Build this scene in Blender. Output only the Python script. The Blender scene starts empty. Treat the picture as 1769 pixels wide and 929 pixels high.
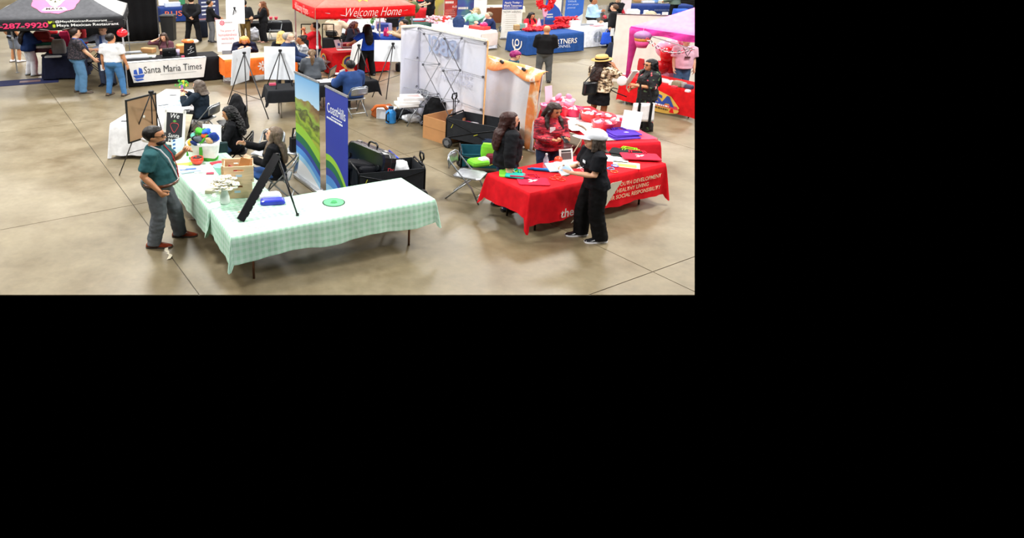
import bpy, bmesh, math, random
from mathutils import Vector, Matrix, Euler, Quaternion
random.seed(7)
R_ = math.radians
V = Vector
C = bpy.context.scene.collection
# ---------------------------------------------------------------- camera
F_PX, CX, CY, CAM_H = 1185.0, 600.0, 254.5, 4.5
PITCH = math.atan(374 / 1185.0)
cam = bpy.data.objects.new('camera', bpy.data.cameras.new('camera'))
C.objects.link(cam)
cam.location = (0, 0, CAM_H)
cam.rotation_euler = (math.pi / 2 - PITCH, 0, 0)
cam.data.sensor_width = 36
cam.data.lens = 36 * F_PX / 1769
cam.data.shift_x = (884.5 - CX) / 1769
cam.data.shift_y = (CY - 464.5) / 1769
cam.data.clip_end = 300
bpy.context.scene.camera = cam
# ---------------------------------------------------------------- world and exposure
world = bpy.data.worlds.new('world')
bpy.context.scene.world = world
world.use_nodes = True
world.node_tree.nodes['Background'].inputs[0].default_value = (0, 0, 0, 1)
world.node_tree.nodes['Background'].inputs[1].default_value = 0
vs = bpy.context.scene.view_settings
vs.view_transform = 'Standard'; vs.look = 'None'; vs.gamma = 1; vs.exposure = 0.0
vs.use_curve_mapping = False
# ---------------------------------------------------------------- hall lamps (large high-bay lamps under the roof; dimmer nearest row added as front fill)
LAMP_Z, LAMP_W = 10.5, 1430.0
for lx in (-20, -7, 6, 19):
    for ly in (2, 11, 21, 32, 44, 56):
        l = bpy.data.lights.new('hall_lamp', 'AREA')
        l.shape = 'DISK'; l.size = 2.6
        l.energy = LAMP_W * (.62 if ly < 5 else 1.0); l.color = (1.0, 0.985, 0.955)
        o = bpy.data.objects.new('hall_lamp', l); C.objects.link(o)
        o.location = (lx + (ly % 2), ly, LAMP_Z)

def PY(px, py, y):
    """point seen at photo pixel (px,py) at distance y"""
    cx = (px - CX) / F_PX; cy = -(py - CY) / F_PX
    c, s = math.cos(PITCH), math.sin(PITCH); t = y / (c + cy * s)
    return V((cx * t, y, CAM_H + (-s + cy * c) * t))
def P(px, py, z=0.0):
    """floor plan point seen at photo pixel (px,py) at height z"""
    cx = (px - CX) / F_PX; cy = -(py - CY) / F_PX
    c, s = math.cos(PITCH), math.sin(PITCH)
    t = (z - CAM_H) / (-s + cy * c)
    return V((cx * t, (c + cy * s) * t, z))
# ---------------------------------------------------------------- materials
def lin(h):
    if not isinstance(h, str): return tuple(h) + (1,)
    h = h.lstrip('#'); r = []
    for i in (0, 2, 4):
        c = int(h[i:i + 2], 16) / 255
        r.append(c / 12.92 if c <= .04045 else ((c + .055) / 1.055) ** 2.4)
    return tuple(r) + (1,)
_mats = {}
class NT:
    def __init__(s, name, rough=.6, metal=0):
        s.m = bpy.data.materials.new(name); s.m.use_nodes = True
        s.t = s.m.node_tree; s.b = s.t.nodes['Principled BSDF']
        s.b.inputs['Roughness'].default_value = rough; s.b.inputs['Metallic'].default_value = metal
    def n(s, t, **k):
        nd = s.t.nodes.new(t)
        for a, v in k.items(): setattr(nd, a, v)
        return nd
    def l(s, a, b): s.t.links.new(a, b)
    def coord(s, out='Object', scale=(1, 1, 1), loc=(0, 0, 0), rot=(0, 0, 0)):
        tc = s.n('ShaderNodeTexCoord'); mp = s.n('ShaderNodeMapping')
        mp.inputs['Scale'].default_value = scale; mp.inputs['Location'].default_value = loc; mp.inputs['Rotation'].default_value = rot
        s.l(tc.outputs[out], mp.inputs[0]); return mp.outputs[0]
    def noise(s, vec, scale, detail=3, rough=.5):
        n = s.n('ShaderNodeTexNoise'); n.inputs['Scale'].default_value = scale; n.inputs['Detail'].default_value = detail
        n.inputs['Roughness'].default_value = rough
        s.l(vec, n.inputs['Vector']); return n.outputs['Fac']
    def ramp(s, fac, stops, interp='LINEAR'):
        r = s.n('ShaderNodeValToRGB'); r.color_ramp.interpolation = interp
        el = r.color_ramp.elements
        while len(el) < len(stops): el.new(.5)
        for e, (p, c) in zip(el, stops): e.position = p; e.color = lin(c)
        s.l(fac, r.inputs[0]); return r.outputs[0]
    def mix(s, fac, a, b, mode='MIX'):
        x = s.n('ShaderNodeMix', data_type='RGBA', blend_type=mode)
        for k, v in ((0, fac), (6, a), (7, b)):
            if hasattr(v, 'is_linked'): s.l(v, x.inputs[k])
            elif k == 0: x.inputs[0].default_value = v
            else: x.inputs[k].default_value = lin(v)
        return x.outputs[2]
    def math(s, op, a, b=0.0):
        x = s.n('ShaderNodeMath', operation=op)
        for k, v in ((0, a), (1, b)):
            if hasattr(v, 'is_linked'): s.l(v, x.inputs[k])
            else: x.inputs[k].default_value = v
        return x.outputs[0]
    def bump(s, h, strength=.2, dist=.01):
        b = s.n('ShaderNodeBump'); b.inputs['Strength'].default_value = strength; b.inputs['Distance'].default_value = dist
        s.l(h, b.inputs['Height']); s.l(b.outputs[0], s.b.inputs['Normal'])
    def col(s, c): s.l(c, s.b.inputs['Base Color'])
def M(h, kind='cloth'):
    k = (h, kind)
    if k in _mats: return _mats[k]
    t = NT(kind + '_' + h.lstrip('#'))
    base = lin(h)[:3]
    dark = tuple(c * .86 for c in base); light = tuple(min(1, c * 1.1) for c in base)
    if kind == 'cloth':
        t.b.inputs['Roughness'].default_value = .85; t.b.inputs['Specular IOR Level'].default_value = .18; v = t.coord()
        t.col(t.ramp(t.noise(v, 9), [(.3, dark), (.7, light)])); t.bump(t.noise(v, 220, 2), .25, .003)
    elif kind == 'hair':
        t.b.inputs['Roughness'].default_value = .5; t.b.inputs['Specular IOR Level'].default_value = .3; v = t.coord(scale=(90, 90, 9)); f = t.noise(v, 1, 3)
        t.col(t.ramp(f, [(.3, tuple(c * .55 for c in base)), (.7, tuple(min(1, c * 1.5) for c in base))])); t.bump(f, .5, .01)
    elif kind == 'skin':
        t.b.inputs['Roughness'].default_value = .48; v = t.coord()
        t.col(t.ramp(t.noise(v, 14), [(.3, (base[0] * .93, base[1] * .86, base[2] * .84)), (.7, light)]))
    elif kind == 'metal':
        t.b.inputs['Roughness'].default_value = .36; t.b.inputs['Metallic'].default_value = .85; v = t.coord()
        t.col(t.ramp(t.noise(v, 25), [(.3, dark), (.7, light)]))
    elif kind == 'gloss':
        t.b.inputs['Roughness'].default_value = .22; v = t.coord(); t.col(t.ramp(t.noise(v, 5), [(.3, dark), (.7, light)]))
    elif kind == 'wood':
        t.b.inputs['Roughness'].default_value = .6; v = t.coord(scale=(2, 2, 26)); t.col(t.ramp(t.noise(v, 2, 4), [(.3, tuple(c * .8 for c in base)), (.7, light)]))
    elif kind == 'sheer':
        t.b.inputs['Roughness'].default_value = .6; t.b.inputs['Alpha'].default_value = .55; t.b.inputs['Base Color'].default_value = lin(h)
    elif kind == 'clear':
        t.b.inputs['Roughness'].default_value = .08; t.b.inputs['Alpha'].default_value = .35; t.b.inputs['Base Color'].default_value = lin(h)
    else:
        t.b.inputs['Roughness'].default_value = .55; v = t.coord(); t.col(t.ramp(t.noise(v, 6), [(.3, tuple(c * .94 for c in base)), (.7, tuple(min(1, c * 1.04) for c in base))]))
    _mats[k] = t.m; return t.m
# ---------------------------------------------------------------- mesh collector
class MB:
    def __init__(s): s.v = []; s.f = []; s.uv = {}
    def add(s, vs_, fs, M4=None):
        o = len(s.v)
        s.v += [tuple(M4 @ V(p)) if M4 else tuple(p) for p in vs_]
        s.f += [tuple(i + o for i in f) for f in fs]; return s
    def box(s, c, d, rot=None, ch=0.0):
        x, y, z = d[0] / 2, d[1] / 2, d[2] / 2
        M4 = Matrix.Translation(c) @ (rot.to_4x4() if rot is not None else Matrix())
        if ch <= 0:
            vs_ = [(i * x, j * y, k * z) for k in (-1, 1) for j in (-1, 1) for i in (-1, 1)]
            fs = [(0, 2, 3, 1), (4, 5, 7, 6), (0, 1, 5, 4), (2, 6, 7, 3), (0, 4, 6, 2), (1, 3, 7, 5)]
            return s.add(vs_, fs, M4)
        rings = []
        for zz, q in ((-z, ch), (-z + ch, 0), (z - ch, 0), (z, ch)):
            a, b = x - q, y - q; e = ch
            rings.append([(a, -b + e, zz), (a, b - e, zz), (a - e, b, zz), (-a + e, b, zz), (-a, b - e, zz), (-a, -b + e, zz), (-a + e, -b, zz), (a - e, -b, zz)])
        return s.loft(rings, M4=M4)
    def loft(s, rings, cap=True, closed=True, M4=None):
        n = len(rings[0]); vs_ = [p for r in rings for p in r]; fs = []
        for k in range(len(rings) - 1):
            for i in range(n if closed else n - 1):
                j = (i + 1) % n
                fs.append((k * n + i, k * n + j, (k + 1) * n + j, (k + 1) * n + i))
        if cap and closed:
            fs.append(tuple(range(n - 1, -1, -1))); fs.append(tuple((len(rings) - 1) * n + i for i in range(n)))
        return s.add(vs_, fs, M4)
    def tube(s, pts, r, n=8, cap=True):
        pts = [V(p) for p in pts]; rs = r if isinstance(r, (list, tuple)) else [r] * len(pts)
        rings = []; u = None
        for i, p in enumerate(pts):
            d = (pts[min(i + 1, len(pts) - 1)] - pts[max(i - 1, 0)]).normalized()
            if u is None: u = d.orthogonal().normalized()
            u = (u - d * u.dot(d))
            if u.length < 1e-6: u = d.orthogonal()
            u.normalize(); w = d.cross(u)
            rings.append([p + (u * math.cos(a) + w * math.sin(a)) * rs[i] for a in [2 * math.pi * k / n for k in range(n)]])
        return s.loft(rings, cap)
    def ell(s, c, r, n=12, m=8, rot=None):
        if not isinstance(r, (tuple, list)): r = (r, r, r)
        M4 = Matrix.Translation(c) @ (rot.to_4x4() if rot is not None else Matrix())
        vs_ = [(0, 0, -r[2])]; fs = []
        for k in range(1, m):
            a = math.pi * k / m - math.pi / 2
            for i in range(n):
                b = 2 * math.pi * i / n
                vs_.append((r[0] * math.cos(a) * math.cos(b), r[1] * math.cos(a) * math.sin(b), r[2] * math.sin(a)))
        vs_.append((0, 0, r[2])); T = len(vs_) - 1
        for i in range(n):
            j = (i + 1) % n; fs.append((0, 1 + j, 1 + i)); fs.append((T, T - n + i, T - n + j))
            for k in range(m - 2): fs.append((1 + k * n + i, 1 + k * n + j, 1 + (k + 1) * n + j, 1 + (k + 1) * n + i))
        return s.add(vs_, fs, M4)
    def cyl(s, c, r, h, n=16, r2=None, rot=None):
        r2 = r if r2 is None else r2
        M4 = Matrix.Translation(c) @ (rot.to_4x4() if rot is not None else Matrix())
        return s.loft([[(q * math.cos(2 * math.pi * i / n), q * math.sin(2 * math.pi * i / n), z) for i in range(n)] for q, z in ((r, 0), (r2, h))], M4=M4)
    def lathe(s, prof, n=16, c=(0, 0, 0), cap=False):
        return s.loft([[(c[0] + r * math.cos(2 * math.pi * i / n), c[1] + r * math.sin(2 * math.pi * i / n), c[2] + z) for i in range(n)] for r, z in prof], cap=cap)
    def slab(s, poly, th, M4=None):
        """flat polygon (x,y) given thickness th along z"""
        n = len(poly); vs_ = [(x, y, 0) for x, y in poly] + [(x, y, th) for x, y in poly]
        fs = [tuple(range(n - 1, -1, -1)), tuple(range(n, 2 * n))] + [(i, (i + 1) % n, n + (i + 1) % n, n + i) for i in range(n)]
        return s.add(vs_, fs, M4)
    def sheet(s, fn, nu, nv, th=0.0):
        """grid sheet fn(u,v)->point, optionally doubled to thickness along its own offset"""
        g = [[V(fn(i / nu, j / nv)) for i in range(nu + 1)] for j in range(nv + 1)]
        vs_ = [p for r in g for p in r]; w = nu + 1
        fs = [(j * w + i, j * w + i + 1, (j + 1) * w + i + 1, (j + 1) * w + i) for j in range(nv) for i in range(nu)]
        o = len(s.v); s.add(vs_, fs)
        for j in range(nv + 1):
            for i in range(nu + 1): s.uv[o + j * w + i] = (i / nu, j / nv)
        return s
    def build(s, name, mat, parent=None, smooth=False, loc=None, rz=0, solid=0.0, bev=0.0):
        me = bpy.data.meshes.new(name); me.from_pydata([tuple(v) for v in s.v], [], s.f); me.update()
        bm = bmesh.new(); bm.from_mesh(me); bmesh.ops.recalc_face_normals(bm, faces=bm.faces); bm.to_mesh(me); bm.free()
        if s.uv:
            ul = me.uv_layers.new(name='UVMap')
            for lp in me.loops: ul.data[lp.index].uv = s.uv.get(lp.vertex_index, (0, 0))
        if smooth:
            for p in me.polygons: p.use_smooth = True
        o = bpy.data.objects.new(name, me); C.objects.link(o)
        if mat: me.materials.append(mat)
        if parent: o.parent = parent
        if loc is not None: o.location = loc
        o.rotation_euler.z = rz
        if solid:
            md = o.modifiers.new('thickness', 'SOLIDIFY'); md.thickness = solid; md.offset = 0
        if bev:
            md = o.modifiers.new('bevel', 'BEVEL'); md.width = bev; md.segments = 2
        return o
def tag(o, label=None, cat=None, group=None, kind=None):
    for k, v in (('label', label), ('category', cat), ('group', group), ('kind', kind)):
        if v: o[k] = v
    return o
def thing(name, label, cat, loc=(0, 0, 0), rz=0, group=None, scale=None):
    o = bpy.data.objects.new(name, None); o.empty_display_size = .1; C.objects.link(o)
    o.location = loc; o.rotation_euler.z = rz
    if scale: o.scale = scale
    return tag(o, label, cat, group)
def dup(root, loc, rz, label=None, scale=None):
    r = root.copy(); C.objects.link(r); r.location = loc; r.rotation_euler.z = rz
    if label: r['label'] = label
    if scale: r.scale = scale
    for ch in list(root.children):
        c = ch.copy(); C.objects.link(c); c.parent = r
        for g in ch.children:
            d = g.copy(); C.objects.link(d); d.parent = c
    return r
def lettering(parent, txt, mat, M4, w=None, h=None, name='lettering', shear=0, bold=0.0, mirror=False, th=.002, align='C', label=None):
    """flat printed words: built in the XY plane, fitted to width w or height h, moved by M4 (local to parent)"""
    cu = bpy.data.curves.new(name, 'FONT'); cu.body = txt; cu.size = 1; cu.resolution_u = 2; cu.shear = shear; cu.offset = bold
    ob = bpy.data.objects.new('tmp_text', cu); me = bpy.data.meshes.new_from_object(ob)
    bpy.data.objects.remove(ob); bpy.data.curves.remove(cu)
    xs = [v.co.x for v in me.vertices]; ys = [v.co.y for v in me.vertices]
    x0, x1, y0, y1 = min(xs), max(xs), min(ys), max(ys)
    sx = w / (x1 - x0) if w else None; sy = h / (y1 - y0) if h else None
    sx = sx or sy; sy = sy or sx
    ax = {'C': (x0 + x1) / 2, 'L': x0, 'R': x1}[align]; ay = (y0 + y1) / 2
    for v in me.vertices:
        p = V(((v.co.x - ax) * sx * (-1 if mirror else 1), (v.co.y - ay) * sy, th)); v.co = M4 @ p
    me.name = name; me.materials.append(mat)
    o = bpy.data.objects.new(name, me); C.objects.link(o); o.parent = parent
    if label: o['label'] = label
    return o
def front(x, y, z): return Matrix.Translation((x, y, z)) @ Matrix.Rotation(R_(90), 4, 'X')          # text facing local -y
def leftside(x, y, z): return Matrix.Translation((x, y, z)) @ Matrix.Rotation(R_(-90), 4, 'Z') @ Matrix.Rotation(R_(90), 4, 'X')  # facing local -x
def flat(x, y, z, a=0): return Matrix.Translation((x, y, z)) @ Matrix.Rotation(R_(a), 4, 'Z')
# survey limits: the hall is modelled as far as the photograph shows it (right and near limits)
c_, s_ = math.cos(PITCH), math.sin(PITCH)
RIGHT_N = V((F_PX, -600 * c_, 600 * s_)); RIGHT_P = V((0, 0, CAM_H))
def clip_right(o):
    """cut away what lies beyond the right limit of the modelled area"""
    bpy.context.view_layer.update()
    mi = o.matrix_world.inverted(); n = (o.matrix_world.to_3x3().transposed() @ RIGHT_N).normalized()
    bm = bmesh.new(); bm.from_mesh(o.data)
    bmesh.ops.bisect_plane(bm, geom=bm.verts[:] + bm.edges[:] + bm.faces[:], plane_co=mi @ RIGHT_P, plane_no=n, clear_outer=True)
    bm.to_mesh(o.data); bm.free()
WS = 1.2       # horizontal breadth of people and furniture in this hall
TZ = .747      # top of a clothed table
# ---------------------------------------------------------------- people
_tex = {}
def clouds(sz):
    if sz not in _tex:
        t = bpy.data.textures.new('folds', 'CLOUDS'); t.noise_scale = sz; _tex[sz] = t
    return _tex[sz]
TOFIX = []
def remesh(o, vox, smooth=3, disp=0.0, dsz=.12):
    m = o.modifiers.new('r', 'REMESH'); m.mode = 'VOXEL'; m.voxel_size = vox; m.use_smooth_shade = True
    if smooth:
        m = o.modifiers.new('s', 'SMOOTH'); m.factor = .5; m.iterations = smooth
    if disp:
        m = o.modifiers.new('d', 'DISPLACE'); m.texture = clouds(dsz); m.strength = disp; m.mid_level = .5; m.texture_coords = 'LOCAL'
    TOFIX.append(o)
def ik(S, W, l1, l2, pole):
    d = W - S; D = max(min(d.length, (l1 + l2) * .998), abs(l1 - l2) + .02); u = d.normalized()
    a = (l1 * l1 - l2 * l2 + D * D) / (2 * D); h = math.sqrt(max(l1 * l1 - a * a, 0))
    q = pole - u * pole.dot(u)
    if q.length < 1e-4: q = u.orthogonal()
    return S + u * a + q.normalized() * h, S + u * D
def hand(mb, W, d, n, curl):
    """palm, four fingers and a thumb beyond wrist W along d, palm facing n"""
    d = d.normalized(); n = (n - d * n.dot(d)).normalized(); a = d.cross(n)
    rings = []
    for t, w, th in ((-.01, .026, .02), (.03, .036, .017), (.07, .042, .015), (.095, .04, .012)):
        c = W + d * t
        rings.append([c + a * (w * math.cos(k * math.pi / 4)) + n * (th * math.sin(k * math.pi / 4)) for k in range(8)])
    mb.loft(rings)
    for i, (off, ln) in enumerate(((.031, .07), (.011, .08), (-.010, .074), (-.030, .058))):
        p = W + d * .085 + a * off; ang = 0; pts = [p]
        for ph in (.45, .32, .23):
            ang += curl * (1 + .12 * i); p = p + (d * math.cos(ang) + n * math.sin(ang)) * ln * ph; pts.append(p)
        mb.tube(pts, [.0095, .009, .0083, .006], 6)
    b = W + d * .02 + a * .03
    t1 = (d * .65 + a * .65 + n * .3).normalized(); t2 = (d * .9 + a * .15 + n * (.3 + curl * .5)).normalized()
    mb.tube([b, b + t1 * .045, b + t1 * .045 + t2 * .035], [.013, .011, .007], 6)
def ringpts(c, rx, ry, T, n=14): return [T(V((c[0] + rx * math.cos(2 * math.pi * k / n), c[1] + ry * math.sin(2 * math.pi * k / n), c[2]))) for k in range(n)]
SK = dict(light='#e2b08f', tan='#c98f66', brown='#a5683f', pale='#e8bd9f')
def person(label, x, y, hd, h=1.7, sex='m', sit=None, lean=0, belly=0., L=None, Rt=None, pl=None, pr=None, curl=.35, yaw=0, pit=0,
           top=None, sleeve=2, hem=.86, ease=.014, bot=None, botk='pants', bw=0., shoe='#222222', hair='short', hc='#1a1412', skin='tan',
           wide=1.0, det=False, feet=None, group=None, sole=None, z0=0.0, twist=0, pn=None):
    if isinstance(L, V) or isinstance(Rt, V):
        k0 = h / 1.7; mi = Matrix.LocRotScale(V((x, y, z0)), Euler((0, 0, R_(hd - 90))), V((k0 * wide * WS, k0 * wide * WS, k0))).inverted()
        if isinstance(L, V): L = mi @ L
        if isinstance(Rt, V): Rt = mi @ Rt
    k = h / 1.7; fem = sex == 'f'; vx = .011 if det else .019; tone = M(SK[skin], 'skin')
    dz = (sit / k - .84) if sit is not None else 0
    piv = V((0, 0, .93)); RL = Matrix.Rotation(R_(-lean), 3, 'X'); TW = Matrix.Rotation(R_(twist), 3, 'Z')
    def T(p): return RL @ (TW @ (p - piv)) + piv + V((0, 0, dz))
    pel = Matrix()
    def T0(p): return p + V((0, 0, dz))
    w, hp, ch = (.132, .172, .158) if fem else (.148, .160, .170)
    b = belly
    secs = [(.80, .10, .09, -.005), (.86, hp - .012, .112 + b * .3, -.01), (.93, hp + b * .4, .120 + b * .7, -.012 + b * .3), (1.02, (w + hp) / 2 + b * .6, .110 + b, b * .55),
            (1.12, w + b * .6, .104 + b, b * .55), (1.21, (w + ch) / 2 + b * .3, .110 + b * .5 + (.022 if fem else 0), b * .3 + (.022 if fem else 0)),
            (1.29, ch, .112 + (.014 if fem else 0), .010 if fem else 0), (1.36, ch - .022, .092, -.008), (1.41, .112, .072, -.012), (1.445, .068, .06, -.008), (1.53, .055, .057, .012)]
    sw = .158 if fem else .175
    body = MB(); pants = MB(); shirt = MB(); hands = MB()
    body.loft([ringpts((0, yc, z), rx, ry, (T if z > .9 else T0)) for z, rx, ry, yc in secs])
    arms = []
    for sd, tgt, pole in ((-1, L, pl), (1, Rt, pr)):
        S = T(V((sd * sw, -.005, 1.385)))
        W = V(tgt) if tgt is not None else S + V((sd * .07, .05, -.50))
        E, W = ik(S, W, .29, .255, V(pole) if pole else V((sd * .5, -1, -.35)))
        n = V(pn) if pn else V((-sd, .15, -.1))
        d = (W - E).normalized()
        arms.append((S, E, W, d, n, sd))
        body.tube([S - V((sd * .04, 0, -.005)), S, S.lerp(E, .5), E, E.lerp(W, .3), W, W + d * .02], [.06, .058, .047, .041, .043, .028, .025], 10)
        body.loft([[W + d * t + d.cross(n).normalized() * (wd * math.cos(q * math.pi / 4)) + n.normalized() * (.02 * math.sin(q * math.pi / 4)) for q in range(8)] for t, wd in ((-.01, .027), (.04, .038), (.085, .04))])
        hand(hands, W, d, n, curl)
    legs = []
    for i, sd in enumerate((-1, 1)):
        Hj = V((sd * .088, 0, .87 + dz))
        if feet: A = V((feet[i][0], feet[i][1], .075))
        elif sit is not None: A = V((sd * .11, .40, .075))
        else: A = V((sd * .105, -.01 + .03 * sd, .075))
        ll = .42 if sit is not None else min(.42, (A - Hj).length * .5 + .0025)
        Kn, A = ik(Hj, A, ll, ll, V((0, 1, .2)))
        legs.append((Hj, Kn, A))
        body.tube([Hj + V((0, 0, .03)), Hj.lerp(Kn, .35), Kn, Kn.lerp(A, .35), A, A - V((0, 0, .03))], [.085, .08, .055, .055, .036, .038], 10)
        body.ell(A + V((0, .05, -.045)), (.032, .10, .024))
    # head
    HM = Matrix.Translation(T(V((0, .012, 1.485)))) @ Matrix.Rotation(R_(yaw), 4, 'Z') @ Matrix.Rotation(R_(pit), 4, 'X')
    hs = 1.06
    hr = [(-.03, .05, .052, .0), (.0, .036, .042, .046), (.03, .057, .07, .022), (.07, .068, .088, .006), (.11, .073, .096, .0), (.15, .073, .096, -.004), (.185, .06, .08, -.006), (.21, .03, .045, -.006)]
    body.loft([[HM @ V((rx * hs * math.cos(2 * math.pi * q / 16), (yc + ry * math.sin(2 * math.pi * q / 16)) * hs, z * hs)) for q in range(16)] for z, rx, ry, yc in hr])
    H3 = HM.to_3x3()
    body.ell(HM @ V((0, .108, .082)), (.015, .021, .02), 8, 6, H3); body.ell(HM @ V((0, .096, .10)), (.011, .013, .03), 8, 6, H3)
    for sd in (-1, 1): body.ell(HM @ V((sd * .079, -.005, .09)), (.010, .022, .034), 8, 6, H3)
    bo = body.build('person', tone, smooth=True)
    remesh(bo, vx, 2); bo['_hands'] = 1; HANDS[bo.name] = hands
    if sit is None and z0 == 0: pass
    tag(bo, label, 'person', group)
    # face
    ey = MB(); br = MB()
    for sd in (-1, 1):
        ey.ell(HM @ V((sd * .031, .090, .110)), (.013, .010, .008), 8, 6, H3)
        br.box(HM @ V((sd * .032, .098, .131)), (.034, .010, .007), H3)
    ey.build('eye', M('#20160f', 'gloss'), bo, True)
    if det:
        br.build('eyebrow', M(hc, 'hair'), bo)
        MB().ell(HM @ V((0, .094, .044)), (.026, .010, .008), 10, 6, H3).build('mouth', M('#a8534a', 'skin'), bo, True)
    # top
    if top:
        sm = top if not isinstance(top, str) else M(top)
        e = ease
        sh = [q for q in secs if q[0] > hem + .03 and q[0] < 1.44]
        q0 = next(q for q in secs if q[0] > hem)
        rings = [ringpts((0, q0[3], hem), max(q0[1], hp * .96) + e + .012, q0[2] + e + .012, T if hem > .9 else T)]
        rings += [ringpts((0, yc, z), rx + e * (1 if z < 1.3 else .6), ry + e * (1 if z < 1.3 else .6), T) for z, rx, ry, yc in sh] + [ringpts((0, -.008, 1.462), .068 + e * .5, .066 + e * .5, T)]
        shirt.loft(rings)
        for S, E, W, d, n, sd in arms:
            p0 = S - V((sd * .04, 0, -.004))
            if sleeve >= 2: pts, rr = [p0, S, S.lerp(E, .5), E, E.lerp(W, .5), W - d * .01], [.066, .064, .056, .052, .046, .036]
            elif sleeve > 1: pts, rr = [p0, S, S.lerp(E, .5), E, E.lerp(W, sleeve - 1)], [.066, .064, .056, .052, .05]
            else: pts, rr = [p0, S, S.lerp(E, sleeve * .5), S.lerp(E, sleeve * .8)], [.068, .067, .065, .066]
            shirt.tube(pts, [q + e * .8 for q in rr], 10)
        so = shirt.build('shirt', sm, bo, True); remesh(so, vx * 1.15, 3, .022 if det else .010, .09)
    if bot:
        bm_ = bot if not isinstance(bot, str) else M(bot)
        q = [s for s in secs if s[0] < 1.0]
        pants.loft([ringpts((0, yc, z), rx + .013, ry + .013, (T if z > .9 else T0)) for z, rx, ry, yc in q] + [ringpts((0, q[-1][3], .99), q[-1][1] + .008, q[-1][2] + .008, T)])
        if botk == 'skirt':
            zk = .52
            pants.loft([ringpts((0, 0, z), rx, ry, T0) for z, rx, ry in ((zk, .21, .17), (.7, .205, .16), (.88, .19, .145), (1.0, .15, .12))])
        else:
            for Hj, Kn, A in legs:
                if botk == 'shorts': pants.tube([Hj + V((0, 0, .03)), Hj.lerp(Kn, .4), Kn - V((0, 0, .0))], [.1, .1, .092], 10)
                else: pants.tube([Hj + V((0, 0, .03)), Hj.lerp(Kn, .4), Kn, Kn.lerp(A, .5), A.lerp(Kn, .06), A - V((0, 0, .035))], [.098 + bw * .2, .096 + bw * .3, .074 + bw * .6, .066 + bw * .9, .058 + bw, .06 + bw], 10)
        po = pants.build({'pants': 'trousers', 'skirt': 'skirt', 'shorts': 'shorts'}[botk], bm_, bo, True); remesh(po, vx * 1.15, 3, .02 if det else .014, .08)
    for Hj, Kn, A in legs:
        fw = V((0, 1, 0)); c = V((A.x, A.y, 0)); sl = MB()
        prof = [(-.085, .03, .05), (-.07, .042, .085), (0, .045, .10), (.06, .048, .08), (.12, .05, .055), (.165, .042, .042), (.19, .022, .03)]
        sl.loft([[V((A.x + wd * math.cos(a), A.y + yy, .012 + max(math.sin(a), 0) * (hh - .012) + (0 if math.sin(a) >= -.01 else 0))) for a in [2 * math.pi * t / 10 for t in range(10)]] for yy, wd, hh in prof])
        so = sl.build('shoe', M(shoe, 'gloss'), bo, True)
        MB().loft([[(A.x + wd * sx_, A.y + yy, zz) for sx_, zz in ((-1.06, 0), (1.06, 0), (1.02, .022), (-1.02, .022))] for yy, wd, hh in prof]).build('sole', M(sole or '#3a332c', 'plain'), so)
    # hair
    hm = M(hc, 'hair'); hb = MB(); bump_ = .012
    def cap(cx=0, cy=-.014, cz=.132, r=(.094, .116, .116), cut=.165, front_y=.025):
        tmp = MB(); tmp.ell((cx, cy, cz), r, 18, 14); vv = []
        for p in tmp.v:
            p = V(p)
            if p.y > front_y and p.z < cut: p = V((p.x * .72, p.y * .55, p.z * .9 + .012))
            if p.z < .05 and p.y > -.03: p = V((p.x * .7, p.y - .04, p.z + .04))
            vv.append(HM @ p)
        hb.add(vv, tmp.f)
    if hair in ('long', 'curly', 'bob'):
        cap(r=(.099, .122, .119), front_y=.05)
        ln = {'long': .42, 'curly': .40, 'bob': .14}[hair]; fat = {'long': 1, 'curly': 1.3, 'bob': 1.05}[hair]
        rings = []
        for z, rx, ry, yc in ((.14, .092, .078, -.045), (.06, .100, .075, -.062), (-.02, .104, .066, -.084)):
            rings.append([HM @ V((rx * fat * math.cos(2 * math.pi * t / 12), yc + ry * fat * math.sin(2 * math.pi * t / 12), z)) for t in range(12)])
        eo = ease + .01
        low = [(.10, .108, .062, -.098 - eo * .4), (.22, .110, .055, -.106 - eo * .8), (.33, .10, .05, -.112 - eo), (.42, .06, .03, -.112 - eo)]
        for z, rx, ry, yc in low:
            if z <= ln: rings.append([T(V((rx * fat * math.cos(2 * math.pi * t / 12), yc + ry * fat * math.sin(2 * math.pi * t / 12), 1.49 - z))) for t in range(12)])
        hb.loft(rings)
        for sd in (-1, 1):
            pts = [HM @ V((sd * .07, .03, .16)), HM @ V((sd * .087, .025, .08)), HM @ V((sd * .088, .01, 0))]
            if hair != 'bob': pts += [T(V((sd * .105, .05 + ease, 1.39))), T(V((sd * .11, .10 + ease, 1.26)))]
            else: pts += [HM @ V((sd * .085, .0, -.05))]
            hb.tube(pts, [.022, .028, .034, .036, .022][:len(pts)], 8)
        bump_ = .05 if hair == 'curly' else .02
    elif hair == 'short': cap(r=(.090, .115, .115), cut=.17, front_y=.055)
    elif hair == 'thin': cap(r=(.088, .112, .109), cut=.2, front_y=.02)
    elif hair == 'bun': cap(); hb.ell(HM @ V((0, -.10, .20)), .05)
    elif hair == 'pony':
        cap(); hb.tube([HM @ V((0, -.1, .15)), HM @ V((0, -.15, .11)), T(V((0, -.16, 1.48))), T(V((0, -.15, 1.36))), T(V((0, -.14, 1.24)))], [.035, .042, .05, .045, .02], 10); bump_ = .03
    elif hair == 'pixie': cap(r=(.098, .12, .122), cut=.15, front_y=.06); bump_ = .03
    if hair != 'bald':
        ho = hb.build('hair', hm, bo, True); remesh(ho, .011 if det else .016, 2, bump_, .03 if hair == 'curly' else .05)
    bo.location = (x, y, z0); bo.rotation_euler.z = R_(hd - 90); bo.scale = (k * wide * WS, k * wide * WS, k)
    mw = Matrix.LocRotScale(bo.location, bo.rotation_euler, bo.scale)
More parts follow.
